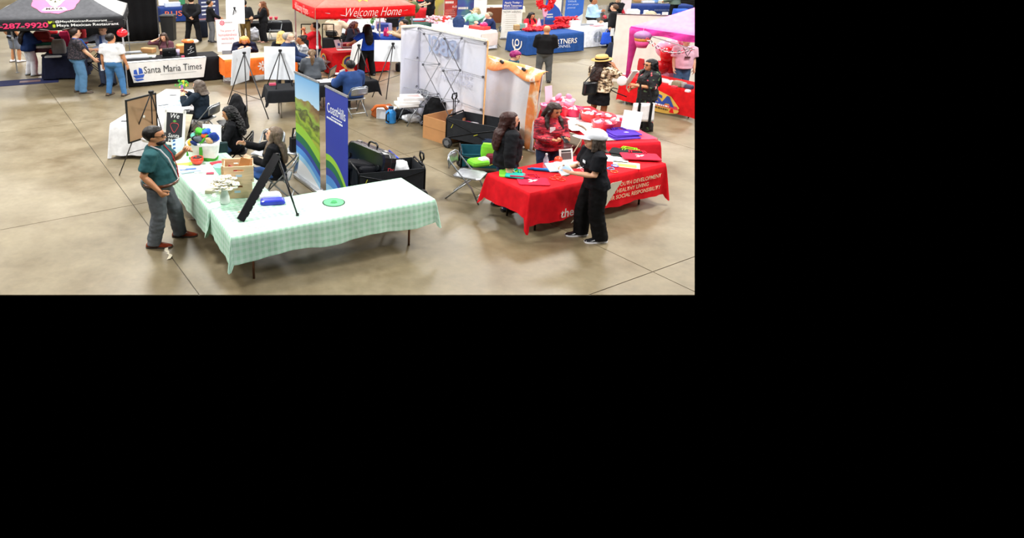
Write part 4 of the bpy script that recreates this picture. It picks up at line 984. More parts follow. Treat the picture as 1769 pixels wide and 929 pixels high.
MB_ = wagon('blue folding wagon half hidden behind the dark blue banner', (P(590, 310, .2).x + .42, P(590, 310, .2).y + .22, 0), R_(16), 1.1, .62, .52, '#1d2c86', edge='#2a43c8', handle=False)
kq = P(600, 300, .5)
for i, (px, py, z, d_, c, rz, lb) in enumerate(((623, 292, .50, (.62, .3, .14), '#1a1b1f', -20, 'black padded gear bag lying in the blue wagon'), (614, 283, .56, (.2, .14, .07), '#dfe2e6', 10, 'white box in the blue wagon'), (640, 297, .52, (.4, .16, .10), '#202126', 14, 'black folded tripod bag beside the gear bag'))):
    pouch('gear_bag', lb, 'bag', P(px, py, z), d_, M(c), R_(rz))
a, b = P(602, 245, .86), P(669, 273, .86); d = b - a
cs = thing('instrument_case', 'black hard instrument case with handle standing behind the blue wagon', 'case', ((a.x + b.x) / 2 + .03, (a.y + b.y) / 2 + .16, 0), math.atan2(d.y, d.x)); Lc = d.length
def rr2(w, h, r, y): return [(sx * (w / 2 - r) + r * math.cos(a), y, sz * (h / 2 - r) + r * math.sin(a)) for sx, sz, a0 in ((1, 1, 0), (-1, 1, 90), (-1, -1, 180), (1, -1, 270)) for a in [R_(a0 + 30 * k) for k in range(4)]]
tilt = Matrix.Translation((0, 0, .46)) @ Matrix.Rotation(R_(-14), 4, 'X')
bk2 = M('#1a1b1e', 'gloss')
MB().loft([[tilt @ V(q) for q in rr2(Lc * s, .8 * s, .14, y)] for y, s in ((-.15, .93), (-.13, .99), (-.02, 1), (.0, 1.01), (.02, 1), (.12, .99), (.14, .93))]).build('case_shell', bk2, cs)
MB().loft([[tilt @ V(q) for q in rr2(Lc * 1.012, .812, .145, y)] for y in (-.012, .012)]).build('rim', M('#4a4b50', 'metal'), cs)
MB().tube([tilt @ V(q) for q in ((-.13, 0, .40), (-.12, 0, .45), (-.07, 0, .475), (.07, 0, .475), (.12, 0, .45), (.13, 0, .40))], .018, 8).build('handle', bk2, cs, True)
for s in (-1, 1): MB().box(tilt @ V((s * Lc * .34, -.01, .405)), (.09, .06, .02)).build('latch', M('#b9bcc2', 'metal'), cs)
for s in (-1, 1): MB().cyl(tilt @ V((s * Lc * .38, -.16, .12)), .05, .02, 14, rot=Matrix.Rotation(R_(80), 3, 'X')).build('corner_disc', M('#303236', 'gloss'), cs)
# grey chair front right
q = P(807, 341); chair('empty grey folding chair left of the red table', q.x, q.y, -28)
k2 = P(826, 252)
wagon('black folding wagon with a pull handle beside the cardboard box', (k2.x + .02, k2.y - .22, 0), R_(-40), 1.3, .72, .66, '#2d2f33', hx=-1)
pouch('shirt', 'white and maroon folded shirt in the black wagon', 'shirt', (k2.x - .1, k2.y + .25, .3), (.3, .2, .16), M('#e6e2ea'), R_(20)); pouch('shirt', 'maroon cloth under the white shirt in the black wagon', 'shirt', (k2.x - .22, k2.y + .36, .34), (.24, .16, .12), M('#a83257'), R_(0))
k3 = P(838, 303)
wagon('teal folding wagon heaped with green bags', (k3.x + .05, k3.y + .12, 0), R_(-6), 1.0, .62, .48, '#1f5666', handle=False)
for px, py, z, d_, c, rz, lb in ((826, 284, .45, (.34, .3, .10), '#7bd63a', 20, 'bright green folded bag on the left of the teal wagon'), (844, 271, .52, (.30, .10, .26), '#8ade3e', -15, 'bright green folded bag on the right of the teal wagon'), (835, 283, .46, (.2, .16, .12), '#e3e6e2', 30, 'white cloth between the green bags'), (849, 281, .46, (.2, .18, .16), '#6e2333', 0, 'maroon cap in the teal wagon')):
    pouch('folded_bag', lb, 'bag', P(px, py, z), d_, M(c), R_(rz))
m = MB(); m.box((0, 0, .28), (.62, .16, .5), Matrix.Rotation(R_(14), 3, 'X'), ch=.05); tag(m.build('suitcase', M('#1f2d44'), loc=(P(858, 285).x, P(858, 285).y, .0), rz=R_(-35)), 'dark navy suitcase standing behind the woman in the quilted jacket', 'suitcase')
# cardboard box (open)
A0, A1, A2 = P(735, 241), P(774, 254), P(806, 238); cbm = M('#bf8a58', 'paper')
ux = (A1 - A0); wx = ux.length; bx = thing('cardboard_box', 'open brown cardboard box next to the black wagon', 'box', (A0 + A1) / 2 + V((.36, .48, 0)), math.atan2(ux.y, ux.x)); dp = 1.0; hb_ = .52
MB().box((0, -dp / 2, hb_ / 2), (wx, .02, hb_)).build('side', cbm, bx); MB().box((0, dp / 2, hb_ / 2), (wx, .02, hb_)).build('side', cbm, bx)
for s in (-1, 1): MB().box((s * wx / 2, 0, hb_ / 2), (.02, dp, hb_)).build('side', cbm, bx)
MB().box((0, 0, .012), (wx - .03, dp - .03, .02)).build('bottom', cbm, bx); MB().box((0, -dp / 2 - .012, hb_ * .55), (wx, .004, .012)).build('tape', M('#a87a4c', 'paper'), bx)
# chair with white boxes
q = P(712, 212); chair('grey folding chair holding white boxes by the display wall', q.x, q.y, 205)
f = V((math.cos(R_(205)), math.sin(R_(205)), 0))
for k, (off, z, w, rz, lb) in enumerate(((.18, .462, .5, 12, 'white flat box at the bottom of the chair stack'), (.12, .535, .5, 2, 'white flat box in the middle of the chair stack'), (.02, .608, .54, 8, 'white flat box with pink print on top of the chair stack'))):
    o = wbox('white_box', lb, 'box', (q.x + f.x * off, q.y + f.y * off, z), (w, .46, .07), M('#f0eff0', 'paper'), R_(rz), .006)
    if k == 2: MB().box((.02, .0, .0715), (.3, .22, .003)).build('print', M('#e8b9b6', 'paper'), o)
wbox('white_box', 'white box on the floor beside the blue jug', 'box', P(668, 203), (.44, .36, .26), M('#edf0f4', 'paper'), R_(-20), .006)
j = thing('water_jug', 'blue water jug with a black handle on the floor', 'jug', P(675, 212))
MB().lathe([(.12, 0), (.13, .03), (.13, .26), (.10, .31), (.06, .33), (.06, .37)], 18, cap=True).build('jug_body', M('#2f8fe0', 'gloss'), j, True); MB().cyl((0, 0, .36), .065, .05, 14).build('lid', M('#17304d', 'plain'), j)
MB().tube([(-.06, -.11, .3), (-.12, -.16, .25), (-.12, -.16, .1), (-.06, -.12, .05)], .022, 8).build('handle', M('#14181e', 'plain'), j, True)
m = MB(); m.loft(trings(.30, .17, .26, .1, .26)); tag(remesh(o := m.build('leather_bag', M('#9c5228'), loc=P(661, 199), rz=R_(30)), .02, 2, .04, .1) or o, 'brown leather bag slumped beside the white box', 'bag')
m = MB(); m.tube([(-.2, 0, .05), (-.08, .05, .16), (.1, 0, .18), (.2, -.02, .08)], .045, 8); tag(m.build('scarf', M('#c4632f'), loc=P(656, 195, .18), smooth=True), 'rust coloured scarf on the leather bag', 'scarf')
m = MB(); m.ell((0, 0, .10), (.38, .24, .13)); o = m.build('backpack', M('#18191c'), loc=P(688, 203)); remesh(o, .03, 2, .1, .15); tag(o, 'black backpack on the floor under the white boxes', 'bag')
m = MB(); m.loft([[(w * math.cos(a), d_ * math.sin(a), z) for a in [2 * math.pi * k / 14 for k in range(14)]] for z, w, d_ in ((0, .36, .26), (.35, .32, .2), (.62, .22, .14), (.74, .08, .06))]); o = m.build('jacket', M('#121316'), loc=P(752, 218), rz=R_(-30)); remesh(o, .025, 2, .1, .15); tag(o, 'black jacket heaped behind the chair of white boxes', 'jacket')
m = MB(); m.ell((0, 0, .1), (.26, .14, .11)); o = m.build('plastic_bag', M('#dfe0e4', 'gloss'), loc=P(711, 211)); remesh(o, .02, 1, .08, .1); tag(o, 'white plastic bag on the floor under the chair of white boxes', 'bag')
# ---------------------------------------------------------------- pop-up display wall seen from behind
HB = 2.28
bL, bR = P(727, 45, HB), P(842, 70, HB); bL.z = bR.z = 0
d = bR - bL; Lb = d.length; rzb = math.atan2(d.y, d.x)
pw = thing('popup_display', 'white fabric pop-up display wall seen from behind with its folding frame', 'display wall', bL, rzb)
def backfab():
    t = NT('back_of_printed_fabric', .8); v = t.coord(scale=(1, 1, 1)); n = t.noise(v, .9, 3); n2 = t.noise(v, 2.2, 3)
    c = t.ramp(n, [(.35, '#dfe0ee'), (.55, '#e4e2ea'), (.7, '#efe3e0')]); t.col(t.mix(t.math('MULTIPLY', n2, .35), c, '#c9d2e8')); t.bump(n2, .3, .05)
    t.b.inputs['Subsurface Weight'].default_value = 0; return t.m
BF = backfab()
MB().sheet(lambda u, v: (u * Lb, .03 * math.sin(u * 3) + .012 * math.sin(v * 9 + u * 7), .03 + v * (HB - .03)), 24, 16).build('fabric', BF, pw, True, solid=.006)
MB().sheet(lambda u, v: (-.05 * math.sin(u * 1.57) - .04 * u, -u * .5, .03 + v * (HB - .03)), 8, 10).build('fabric_return', BF, pw, True, solid=.006)
MB().sheet(lambda u, v: (Lb + .11 * u, -.05 * u, .03 + v * (HB - .03)), 5, 8).build('orange_return', M('#f0b57c'), pw, True, solid=.006)
MB().box((Lb / 2, -.02, HB + .005), (Lb, .05, .05)).build('hem', M('#f0efe4'), pw)
MB().box((-.07, -.25, HB + .005), (.12, .5, .045)).build('hem', M('#f0efe4'), pw)
lb_ = M('#a9b6d6', 'plain')
lettering(pw, 'BBSI', lb_, front(Lb * .40, -.065, 1.93), w=Lb * .46, h=.42, mirror=True, shear=.12, bold=.02)
lb2 = M('#c3c6de', 'plain'); lettering(pw, 'Strength', lb2, front(Lb * .62, -.075, 1.42), w=Lb * .44, h=.12, mirror=True); lettering(pw, 'Solution', lb2, front(Lb * .62, -.075, 1.25), w=Lb * .44, h=.12, mirror=True)
fm = M('#a3a5ae', 'plain'); nodes = {}
for i, X in enumerate((-.02, Lb * .36, Lb * .68, Lb + .0)):
    for j, z in enumerate((.06, .78, 1.50, 2.22)):
        for k, y in ((0, -.06), (1, -.42)): nodes[i, j, k] = V((X - (.14 if k else 0) * (1 if i < 3 else -.2), y, z))
for (i, j, k), p in nodes.items():
    if i == 3 and k == 1: continue
    MB().box(p, (.06, .045, .055), ch=.012).build('node', M('#55565e', 'plain'), pw)
    if k == 0 and i < 3: MB().tube([p, nodes[i, j, 1]], .011, 6).build('strut', fm, pw)
for i in range(3):
    for j in range(3):
        for a, b in (((i, j, 0), (i, j + 1, 1)), ((i, j, 1), (i, j + 1, 0))): MB().tube([nodes[a], nodes[b]], .011, 6).build('brace', fm, pw)
    if i < 2:
        for j in range(4):
            for a, b in (((i, j, 0), (i + 1, j, 1)), ((i, j, 1), (i + 1, j, 0))): MB().tube([nodes[a], nodes[b]], .007, 5).build('cross_strut', fm, pw)
for j in range(3): MB().tube([nodes[2, j + 1, 1], nodes[2, j, 0]], .011, 6).build('brace', fm, pw)
for j in range(1, 4): MB().tube([nodes[2, j, 0], nodes[3, j, 0]], .008, 5).build('cross_strut', fm, pw)
# orange and white fabric thrown over a lower frame
HO = 1.75
oL, oR = P(838, 97, HO), P(943, 126, HO * .97); oL.z = oR.z = 0; d = oR - oL; Lo = d.length; rzo = math.atan2(d.y, d.x)
of = thing('draped_fabric', 'white and orange printed fabric clipped over a low frame', 'fabric', oL, rzo)
def ofab():
    t = NT('washed_print_back', .8); v = t.coord(); n = t.noise(v, 1.1, 3); n2 = t.noise(v, 2.6, 3)
    c = t.ramp(n, [(.3, '#dcdfe6'), (.55, '#ebe6e4'), (.72, '#f4dcc4')]); t.col(t.mix(t.math('MULTIPLY', n2, .3), c, '#cfd6e2')); t.bump(n2, .4, .06); return t.m
def orfab():
    t = NT('orange_print', .75); v = t.coord(); n = t.noise(v, 3.1, 4); t.col(t.ramp(n, [(.25, '#f2c9a6'), (.42, '#ee8a48'), (.55, '#f0a35e'), (.66, '#f6ead8'), (.75, '#d96a2c'), (.85, '#5f3a2a')])); return t.m
OF, ORF = ofab(), orfab()
MB().sheet(lambda u, v: (u * Lo, -.05 + .05 * math.sin(u * 17) * (1 - v * .6) - .10 * (1 - v), .02 + v * (HO - .02 - .05 * u)), 40, 16).build('white_drape', OF, of, True, solid=.008)
MB().sheet(lambda u, v: (u * Lo + .02, .06 - (.24 * v) + .03 * math.sin(u * 12), HO - .05 * u + .02 - (.10 + .16 * abs(math.sin(u * 5.2 + .6))) * v * v + .03 * math.sin(v * 3)), 36, 8).build('orange_fold', ORF, of, True, solid=.008)
MB().sheet(lambda u, v: (Lo * .86 + u * Lo * .15, -.16 - .04 * math.sin(u * 6 + v * 4), .03 + v * (HO - .12)), 10, 14).build('orange_edge', ORF, of, True, solid=.008)
MB().sheet(lambda u, v: (Lo * .62 + u * .5 * v, -.28 - .05 * u, .25 + v * .45 - u * .2), 6, 6).build('loose_corner', OF, of, True, solid=.008)
MB().tube([(0, .05, HO - .04), (Lo * .95, .05, HO - .09)], .018, 8).build('rail', M('#8a8a8e', 'metal'), of)
for X in (.02, Lo * .9): MB().tube([(X, .05, 0), (X, .05, HO - .06)], .018, 8).build('post', M('#8a8a8e', 'metal'), of)
for X, z in ((.02, HO - .02), (Lo * .38, HO + .0), (Lo * .74, HO - .05), (Lo * .98, HO - .42)):
    MB().box((X, -.14, z), (.10, .06, .06), Matrix.Rotation(.4, 3, 'Y'), ch=.01).build('clip', M('#1e1b1c', 'plain'), of)
# pink board beside the drape on its easel
pb = P(944, 193); o, _, _ = lboard('foam_board', 'pale pink board on an easel beside the orange drape', 'board', (943, 190), (955, 188), (943, 149), .65, .1, M('#e8c8d8', 'paper'), .012)
easel('black easel holding the pale pink board', PY(944, 152, P(949, 200).y), (P(953, 208), P(944, 206), P(949, 197)), r=.013)
# ================================================================ BACKGROUND
def tent(label, origin, rz, S, zlow, zval, zpk, mf, ms=None, sag=.10, legs=((0, 0), (1, 0), (1, 1), (0, 1)), legm=None, vm=None, group=None):
    """pop-up canopy: x along the front edge, y to the back"""
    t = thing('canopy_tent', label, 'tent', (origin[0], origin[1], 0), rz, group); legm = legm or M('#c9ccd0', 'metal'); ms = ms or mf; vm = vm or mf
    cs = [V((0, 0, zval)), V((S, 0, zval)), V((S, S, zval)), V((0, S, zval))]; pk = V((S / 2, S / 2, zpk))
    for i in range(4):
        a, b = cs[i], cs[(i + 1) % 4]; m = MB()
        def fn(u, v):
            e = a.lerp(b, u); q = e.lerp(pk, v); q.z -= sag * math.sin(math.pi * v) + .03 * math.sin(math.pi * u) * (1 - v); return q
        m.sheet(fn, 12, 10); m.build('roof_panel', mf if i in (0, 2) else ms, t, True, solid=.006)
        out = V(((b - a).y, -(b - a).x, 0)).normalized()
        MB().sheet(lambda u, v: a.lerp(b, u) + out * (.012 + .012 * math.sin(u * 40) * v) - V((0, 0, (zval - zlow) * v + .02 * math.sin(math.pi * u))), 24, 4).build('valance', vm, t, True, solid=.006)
    for x, y in legs:
        X, Y = .06 + x * (S - .12), .06 + y * (S - .12)
        MB().box((X, Y, zval * .75), (.045, .045, zval * .5)).build('leg', legm, t); lg = MB().box((X, Y, zval * .28), (.036, .036, zval * .56)).build('leg', legm, t)
        MB().box((X, Y, .01), (.10, .10, .02)).build('foot', legm, lg); MB().box((X, Y, zval * .53), (.06, .06, .08)).build('collar', M('#e8e8ea', 'plain'), lg)
    for i in range(4):
        a, b = cs[i] * 1, cs[(i + 1) % 4] * 1
        MB().tube([a - V((0, 0, .1)), a.lerp(b, .5) - V((0, 0, .35)), b - V((0, 0, .1))], .014, 6).build('truss', legm, t)
    return t
def panelmap(S, zval, zpk, sag, u, v, lift=.012):
    a = V((0, 0, zval)).lerp(V((S, 0, zval)), u); q = a.lerp(V((S / 2, S / 2, zpk)), v); q.z -= sag * math.sin(math.pi * v) + .03 * math.sin(math.pi * u) * (1 - v) - lift; q.y -= lift * .3; return q
def decal(parent, name, pts, mat, S, zval, zpk, sag, lift=.014):
    """flat print laid on the front roof panel; pts in (x metres from centre, v up the slope)"""
    m = MB(); n = len(pts); cx = sum(p[0] for p in pts) / n; cy = sum(p[1] for p in pts) / n
    rings = []
    for k in range(0, 6):
        f = k / 5; ring = []
        for x, v in pts:
            X, Vv = cx + (x - cx) * f, cy + (v - cy) * f; u = .5 + X / (S * max(1 - Vv, .05)); ring.append(panelmap(S, zval, zpk, sag, u, Vv, lift))
        rings.append(ring)
    m.loft(rings, cap=False); return m.build(name, mat, parent)
# ---- black restaurant tent, far left
FR = P(214, 47, 1.85); FL_ = P(-10, 54.5, 1.85); dx = (FR - FL_); ang = math.atan2(dx.y, dx.x); dx.normalize(); S = 3.75
og = FR - dx * S
zv, zp, sg = 2.17, 3.35, .12
mt = tent('black pop-up tent with a pink skull badge and restaurant lettering', og, ang, S, 1.85, zv, zp, M('#55565a'), M('#a9a9a9'), sg, vm=M('#2a2b2e'))  # side roof panels paler: sheen of grazing light put into their colour
decal(mt, 'badge', [(.02 + .64 * (1 + .05 * math.cos(a * 9)) * math.cos(a), .44 + .30 * (1 + .05 * math.cos(a * 9)) * math.sin(a)) for a in [2 * math.pi * k / 36 for k in range(36)]], M('#f2739b', 'plain'), S, zv, zp, sg)
decal(mt, 'skull', [(.02 + .27 * math.cos(a) * (1 if math.sin(a) > -.3 else .8), .50 + .20 * math.sin(a)) for a in [2 * math.pi * k / 24 for k in range(24)]], M('#efe6c0', 'plain'), S, zv, zp, sg, .02)
for x in (-.10, .14): decal(mt, 'eye_socket', [(x + .075 * math.cos(a), .49 + .05 * math.sin(a)) for a in [2 * math.pi * k / 14 for k in range(14)]], M('#2c3a24', 'plain'), S, zv, zp, sg, .026)
decal(mt, 'nose_hole', [(-.02, .40), (.06, .40), (.02, .445)], M('#3a3326', 'plain'), S, zv, zp, sg, .026)
decal(mt, 'name_scroll', [(-.32, .215), (-.24, .285), (.28, .285), (.36, .215), (.2, .2), (-.16, .2)], M('#f4d9e2', 'plain'), S, zv, zp, sg, .02)
q0 = panelmap(S, zv, zp, sg, .5 + .02 / (S * .76), .245, .03); sl = math.atan2(zp - zv, S / 2)
lettering(mt, 'MAYA', M('#3a2c2c', 'plain'), Matrix.Translation(q0) @ Matrix.Rotation(sl, 4, 'X'), w=.46, h=.10, bold=.02)
pk_ = M('#f03a72', 'paper'); yl = M('#c3d62f', 'paper')
def onval(x, z): return front(x, -.05, z)
xs = lambda px: (P(px, 50, 1.95) - og).dot(dx)
lettering(mt, '-287-9920', pk_, onval((xs(-4) + xs(79)) / 2, 1.99), w=xs(79) - xs(-4), h=.155, bold=.03)
wpt = M('#eef0ef', 'paper')
lettering(mt, '@MayaMexicanRestaurant', wpt, onval(xs(91), 2.065), w=xs(182) - xs(91), h=.085, align='L', bold=.02)
lettering(mt, 'Maya Mexican Restaurant', wpt, onval(xs(93), 1.955), w=xs(202) - xs(93), h=.10, align='L', bold=.02)
MB().slab([(-.05, -.035), (0, -.045), (.05, -.005), (.07, .035), (.03, .03), (-.01, .02), (-.05, .04)], .003).build('bird_mark', yl, mt, loc=(xs(82.5), -.05, 2.06)).rotation_euler.x = R_(90)
MB().slab(rect(.07, .07, .015), .003).build('camera_mark', M('#5e6a2a', 'paper'), mt, loc=(xs(88), -.05, 2.065)).rotation_euler.x = R_(90)
MB().slab(rect(.075, .085, .012), .003).build('letter_mark', yl, mt, loc=(xs(88.5), -.05, 1.955)).rotation_euler.x = R_(90)
# merchandise table under it
tm, WM = cloth_table(P(73, 98, TZ), 14, 1.2, 1.5, 'dark navy cloth on the merchandise table under the black tent', M('#20243a'), (.7, .7, .7, .7), .035)
MB().box((-.66, -.2, .4), (.012, .5, .6)).build('striped_panel', M('#c8444e'), tm)
for i, (px, py, z, d_, c, nm, lb) in enumerate(((76, 89, TZ + .004, (.7, .45, .13), '#46282e', 'shirt_stack', 'maroon folded shirts at the bottom of the merchandise stack'), (76, 89, TZ + .135, (.68, .44, .10), '#d3cbc0', 'shirt_stack', 'cream folded shirts in the merchandise stack'), (76, 89, TZ + .235, (.68, .42, .10), '#2a6a5a', 'shirt_stack', 'green folded shirts in the merchandise stack'),
    (76, 89, TZ + .335, (.68, .42, .11), '#b04040', 'shirt_stack', 'red folded shirts on top of the merchandise stack'), (76, 89, TZ + .445, (.5, .4, .22), '#8c2e2e', 'hat_stack', 'dark red caps on top of the folded shirts'), (93, 80, TZ + .004, (.6, .5, .42), '#1c1a20', 'hat_stack', 'heap of black caps in the middle of the merchandise table'), (113, 80, TZ + .004, (.34, .2, .5), '#c92a58', 'gift_bag', 'crimson gift bag at the back of the merchandise table'),
    (93, 80, TZ + .425, (.35, .2, .12), '#d8323a', 'sign_card', 'red and white card on the heap of black caps'), (103, 92, TZ + .004, (.42, .3, .44), '#a9a6a4', 'tote_bag', 'grey tote bag standing on the merchandise table'), (91, 92, TZ + .004, (.2, .15, .12), '#d9302e', 'box', 'small bright red box beside the grey tote'),
    (92, 99, TZ + .004, (.5, .18, .05), '#dcdde0', 'necklace_tray', 'tray of pale necklaces at the front of the merchandise table'), (80, 97, TZ + .004, (.3, .16, .05), '#3d3a3d', 'wallet_tray', 'black tray of wallets at the front of the merchandise table'))):
    pouch(nm, lb, nm.split('_')[-1], (P(px, py, TZ).x, P(px, py, TZ).y, z), d_, M(c), R_(14))
mtp = P(40, 142); o = wbox('floor_mat', 'navy floor mat with a faded orange print beside the black tent', 'mat', mtp, (2.05, .85, .012), M('#252b52'), R_(22)); MB().box((.2, .02, .0135), (.6, .3, .002)).build('print', M('#6d4a4a', 'paper'), o)
# people, far left
def speckled():
    t = NT('dark_patterned_shirt', .85); n = t.noise(t.coord(), 30, 2); t.col(t.ramp(n, [(.4, '#1b1b22'), (.52, '#25252e'), (.62, '#5a4a50'), (.7, '#2a2a34')])); return t.m
def checked():
    t = NT('checked_shirt', .85); sp = t.n('ShaderNodeSeparateXYZ'); t.l(t.coord(), sp.inputs[0])
    f = [t.math('GREATER_THAN', t.math('FRACT', t.math('MULTIPLY', sp.outputs[k], 9.0)), .55) for k in (0, 2)]
    t.col(t.ramp(t.math('MULTIPLY', t.math('ADD', f[0], f[1]), .5), [(0, '#dfe0e2'), (.5, '#a4a6aa'), (1, '#6a6c72')])); return t.m
def pers(label, px, py, hd, h=1.7, **k):
    p = P(px, py); return person(label, p.x, p.y, hd, h, k.pop('sex', 'm'), **k)
pers('man in a white polo and jeans standing by the white tent leg, back turned', 201, 165, 80, 1.75, L=(-.26, .05, .80), Rt=(.27, .06, .84), top='#eceef2', sleeve=.95, hem=.94, ease=.025, bot='#4a7cb0', shoe='#6b5a4c', hair='short', hc='#1c1512', skin='tan', wide=1.12, belly=.02, feet=((-.16, .0), (.17, .02)), yaw=-24)
o = wbox('phone', 'white phone held low by the man in the white polo', 'phone', P(177, 122, .66), (.09, .02, .17), M('#e8eaee', 'gloss'), R_(20)); 
pl = pers('heavy man in a dark patterned shirt and jeans beside the merchandise table', 141, 160, 28, 1.86, L=(-.1, .34, 1.1), Rt=(.2, .28, .92), top=speckled(), sleeve=.95, hem=.92, ease=.03, bot='#5b86ad', bw=.02, shoe='#5d5148', hair='short', hc='#241a15', skin='light', wide=1.1, belly=.07, yaw=10)
MB().tube([pl['T'](V(q)) for q in ((.09, -.06, 1.47), (.10, .10, 1.42), (.06, .20, 1.2), (.0, .23, 1.05))], .012, 6).build('lanyard', M('#2f5fc0'), pl['o'])
tm_ = pers('man in a light blue shirt and tie with an arm stretched to the pole', 188, 147, 262, 1.80, L=(.18, .20, 1.05), Rt=(.52, .10, 1.28), top='#bccdf0', sleeve=2, hem=.94, ease=.025, bot='#3a4358', shoe='#15161a', hair='thin', hc='#6a5a4a', skin='pale', wide=1.12)
MB().loft([[tm_['T'](V((x * w, .142 + dy, z))) for x, dy in ((-1, 0), (1, 0), (1, .012), (-1, .012))] for z, w in ((1.44, .025), (1.40, .02), (1.12, .04), (1.05, .01))]).build('tie', M('#3f5a9a'), tm_['o'])
MB().box(tm_['T'](V((-.02, .17, 1.1))), (.1, .01, .13)).build('badge', M('#eef0f6', 'paper'), tm_['o'])
q = P(160, 128); chair('black folding chair between the merchandise table and the man in the tie', q.x, q.y, 200, '#1b1c1f', '#202124')
pers('woman in a navy sweater and white trousers at the left of the merchandise table', 56, 130, 40, 1.64, sex='f', L=(-.08, .38, 1.16), Rt=(.10, .36, 1.16), top='#1f3564', sleeve=2, hem=.84, ease=.035, bot='#e6e6ec', bw=.02, shoe='#b9c2cc', hair='long', hc='#241c1a', skin='brown', wide=1.2, belly=.03)
pers('person in grey shorts and a black top behind the woman in the navy sweater', 29, 107, 60, 1.7, top='#141519', sleeve=.95, bot='#7c8494', botk='shorts', shoe='#d8d6d8', hair='short', hc='#1a1412', skin='tan', wide=1.1)
pers('person in a red jacket behind the heavy man under the black tent', 148, 118, 200, 1.72, L=(.2, .36, 1.3), top='#b8303a', sleeve=2, bot='#23262e', hair='short', hc='#2a1d16', skin='light')
m = MB(); m.ell((0, 0, 0), (.16, .15, .12)); o = m.build('balloon', M('#e3202c', 'gloss'), loc=P(211, 57, 1.72), smooth=True); tag(o, 'red balloon tied to the white tent leg', 'balloon')
MB().tube([(0, 0, -.15), (.05, 0, -.3), (.02, .02, -.5)], .004, 4).build('string', M('#e8e8e8', 'plain'), o)
# ---- newspaper table
ts, WS_ = cloth_table(P(221, 108, TZ), 24.5, 2.8, .95, 'black cloth on the newspaper table carrying the white banner', M('#141418'), (.72, .72, .72, .72), .02)
bn = MB().sheet(lambda u, v: (-1.42 + 2.36 * u + .12 * (1 - v) * (1 - 2 * u) * 1.0, -.475 - .10 - .01 * math.sin(u * 9), .14 + .60 * v), 16, 6).build('banner_sheet', M('#f0f0ee', 'paper'), ts, solid=.004)
MB().sheet(lambda u, v: (-1.42 + 2.36 * u, -.575 + .2 * v, TZ + .006), 12, 2).build('banner_top', M('#f0f0ee', 'paper'), ts, solid=.004)
lettering(ts, 'Santa Maria Times', M('#22242e', 'paper'), front(-.10, -.592, .50), w=1.75, h=.21)
MB().box((.05, -.592, .335), (1.1, .003, .008)).build('rule', M('#9a9ca2', 'paper'), ts)
blu = M('#2f5cc0', 'paper')
for nm, pts in (('ship_hull', [(-.17, -.06), (.17, -.04), (.12, -.14), (-.1, -.16)]), ('ship_sail', [(-.15, -.02), (-.03, -.04), (-.06, .12), (-.14, .10)]), ('ship_sail', [(.0, -.03), (.13, -.01), (.1, .13), (.01, .17)]), ('ship_wave', [(-.16, -.18), (.1, -.17), (.14, -.21), (-.06, -.24)])):
    MB().slab(pts, .003).build(nm, blu, ts, loc=(-1.13, -.590, .42)).rotation_euler.x = R_(90)
def things_on(rows):
    for nm, lb, px, py, z, d_, c, kind, rz in rows:
        o = wbox(nm, lb, nm.split('_')[-1], P(px, py, z), d_, M(c, kind), R_(rz), min(d_) * .12 if min(d_) > .03 else 0)
things_on((('box', 'white floral patterned box on the newspaper table', 318, 92, TZ, (.46, .3, .30), '#eba45c', 'paper', 24), ('paper_bag', 'tan paper bag lying on the newspaper table', 257, 91, TZ, (.45, .24, .16), '#c99662', 'paper', -20),
    ('newspaper_stack', 'stack of newspapers at the left of the newspaper table', 236, 99, TZ, (.7, .5, .05), '#c9ccd0', 'paper', 24), ('newspaper', 'open newspaper beside the tan paper bag', 252, 98, TZ, (.6, .4, .02), '#e6e4e0', 'paper', 10), ('paper', 'pale green leaflet on the newspaper table', 258, 98, TZ + .02, (.2, .16, .02), '#a9cabb', 'paper', 5),
    ('notepad', 'black notepad at the middle of the newspaper table', 304, 99, TZ, (.24, .16, .02), '#25262a', 'plain', 24), ('candy_box', 'pink candy box in front of the black backpack', 316, 99, TZ, (.1, .08, .05), '#d84a6a', 'plain', 10), ('tray', 'grey tray behind the newspaper stack', 234, 91, TZ, (.7, .3, .04), '#9ea1a6', 'plain', 24)))
lp = thing('laptop', 'black laptop open on the newspaper table', 'laptop', P(291, 97, TZ), R_(204)); MB().box((0, 0, .012), (.42, .3, .02), ch=.004).build('keyboard_base', M('#1c1d20', 'plain'), lp); MB().box((0, .17, .15), (.42, .014, .28), Matrix.Rotation(R_(-14), 3, 'X'), ch=.004).build('screen_lid', M('#141518', 'gloss'), lp)
MB().box((0, .185, .15), (.05, .004, .03)).build('badge', M('#3f4146', 'metal'), lp)
bp = MB(); bp.loft(trings(.20, .12, .17, .09, .40)); o = bp.build('backpack', M('#17181b'), loc=P(329, 97, TZ), rz=R_(24)); tag(o, 'black backpack with white lacing on the newspaper table', 'bag')
for k in range(4): MB().tube([(-.10 + .07 * (k % 2), -.135, .10 + .06 * k), (.10 - .07 * (k % 2), -.13, .16 + .06 * k)], .006, 5).build('lace', M('#d8dade', 'plain'), o)
m = MB(); m.ell((0, 0, .07), (.22, .12, .07)); o = m.build('candy_bag', M('#ef7a3c', 'gloss'), loc=P(329, 97, TZ) * 0 + V((P(329, 97, TZ).x, P(329, 97, TZ).y, 0)) + V((-.04, 0, TZ + .40)), smooth=True); tag(o, 'orange snack bag on top of the black backpack', 'bag')
m = MB(); m.ell((0, 0, .06), (.12, .1, .06)); o = m.build('candy_bag', M('#f2ece4', 'gloss'), loc=V((P(329, 97, TZ).x, P(329, 97, TZ).y, 0)) + V((.16, .05, TZ + .40)), smooth=True); tag(o, 'white snack bag on top of the black backpack', 'bag')
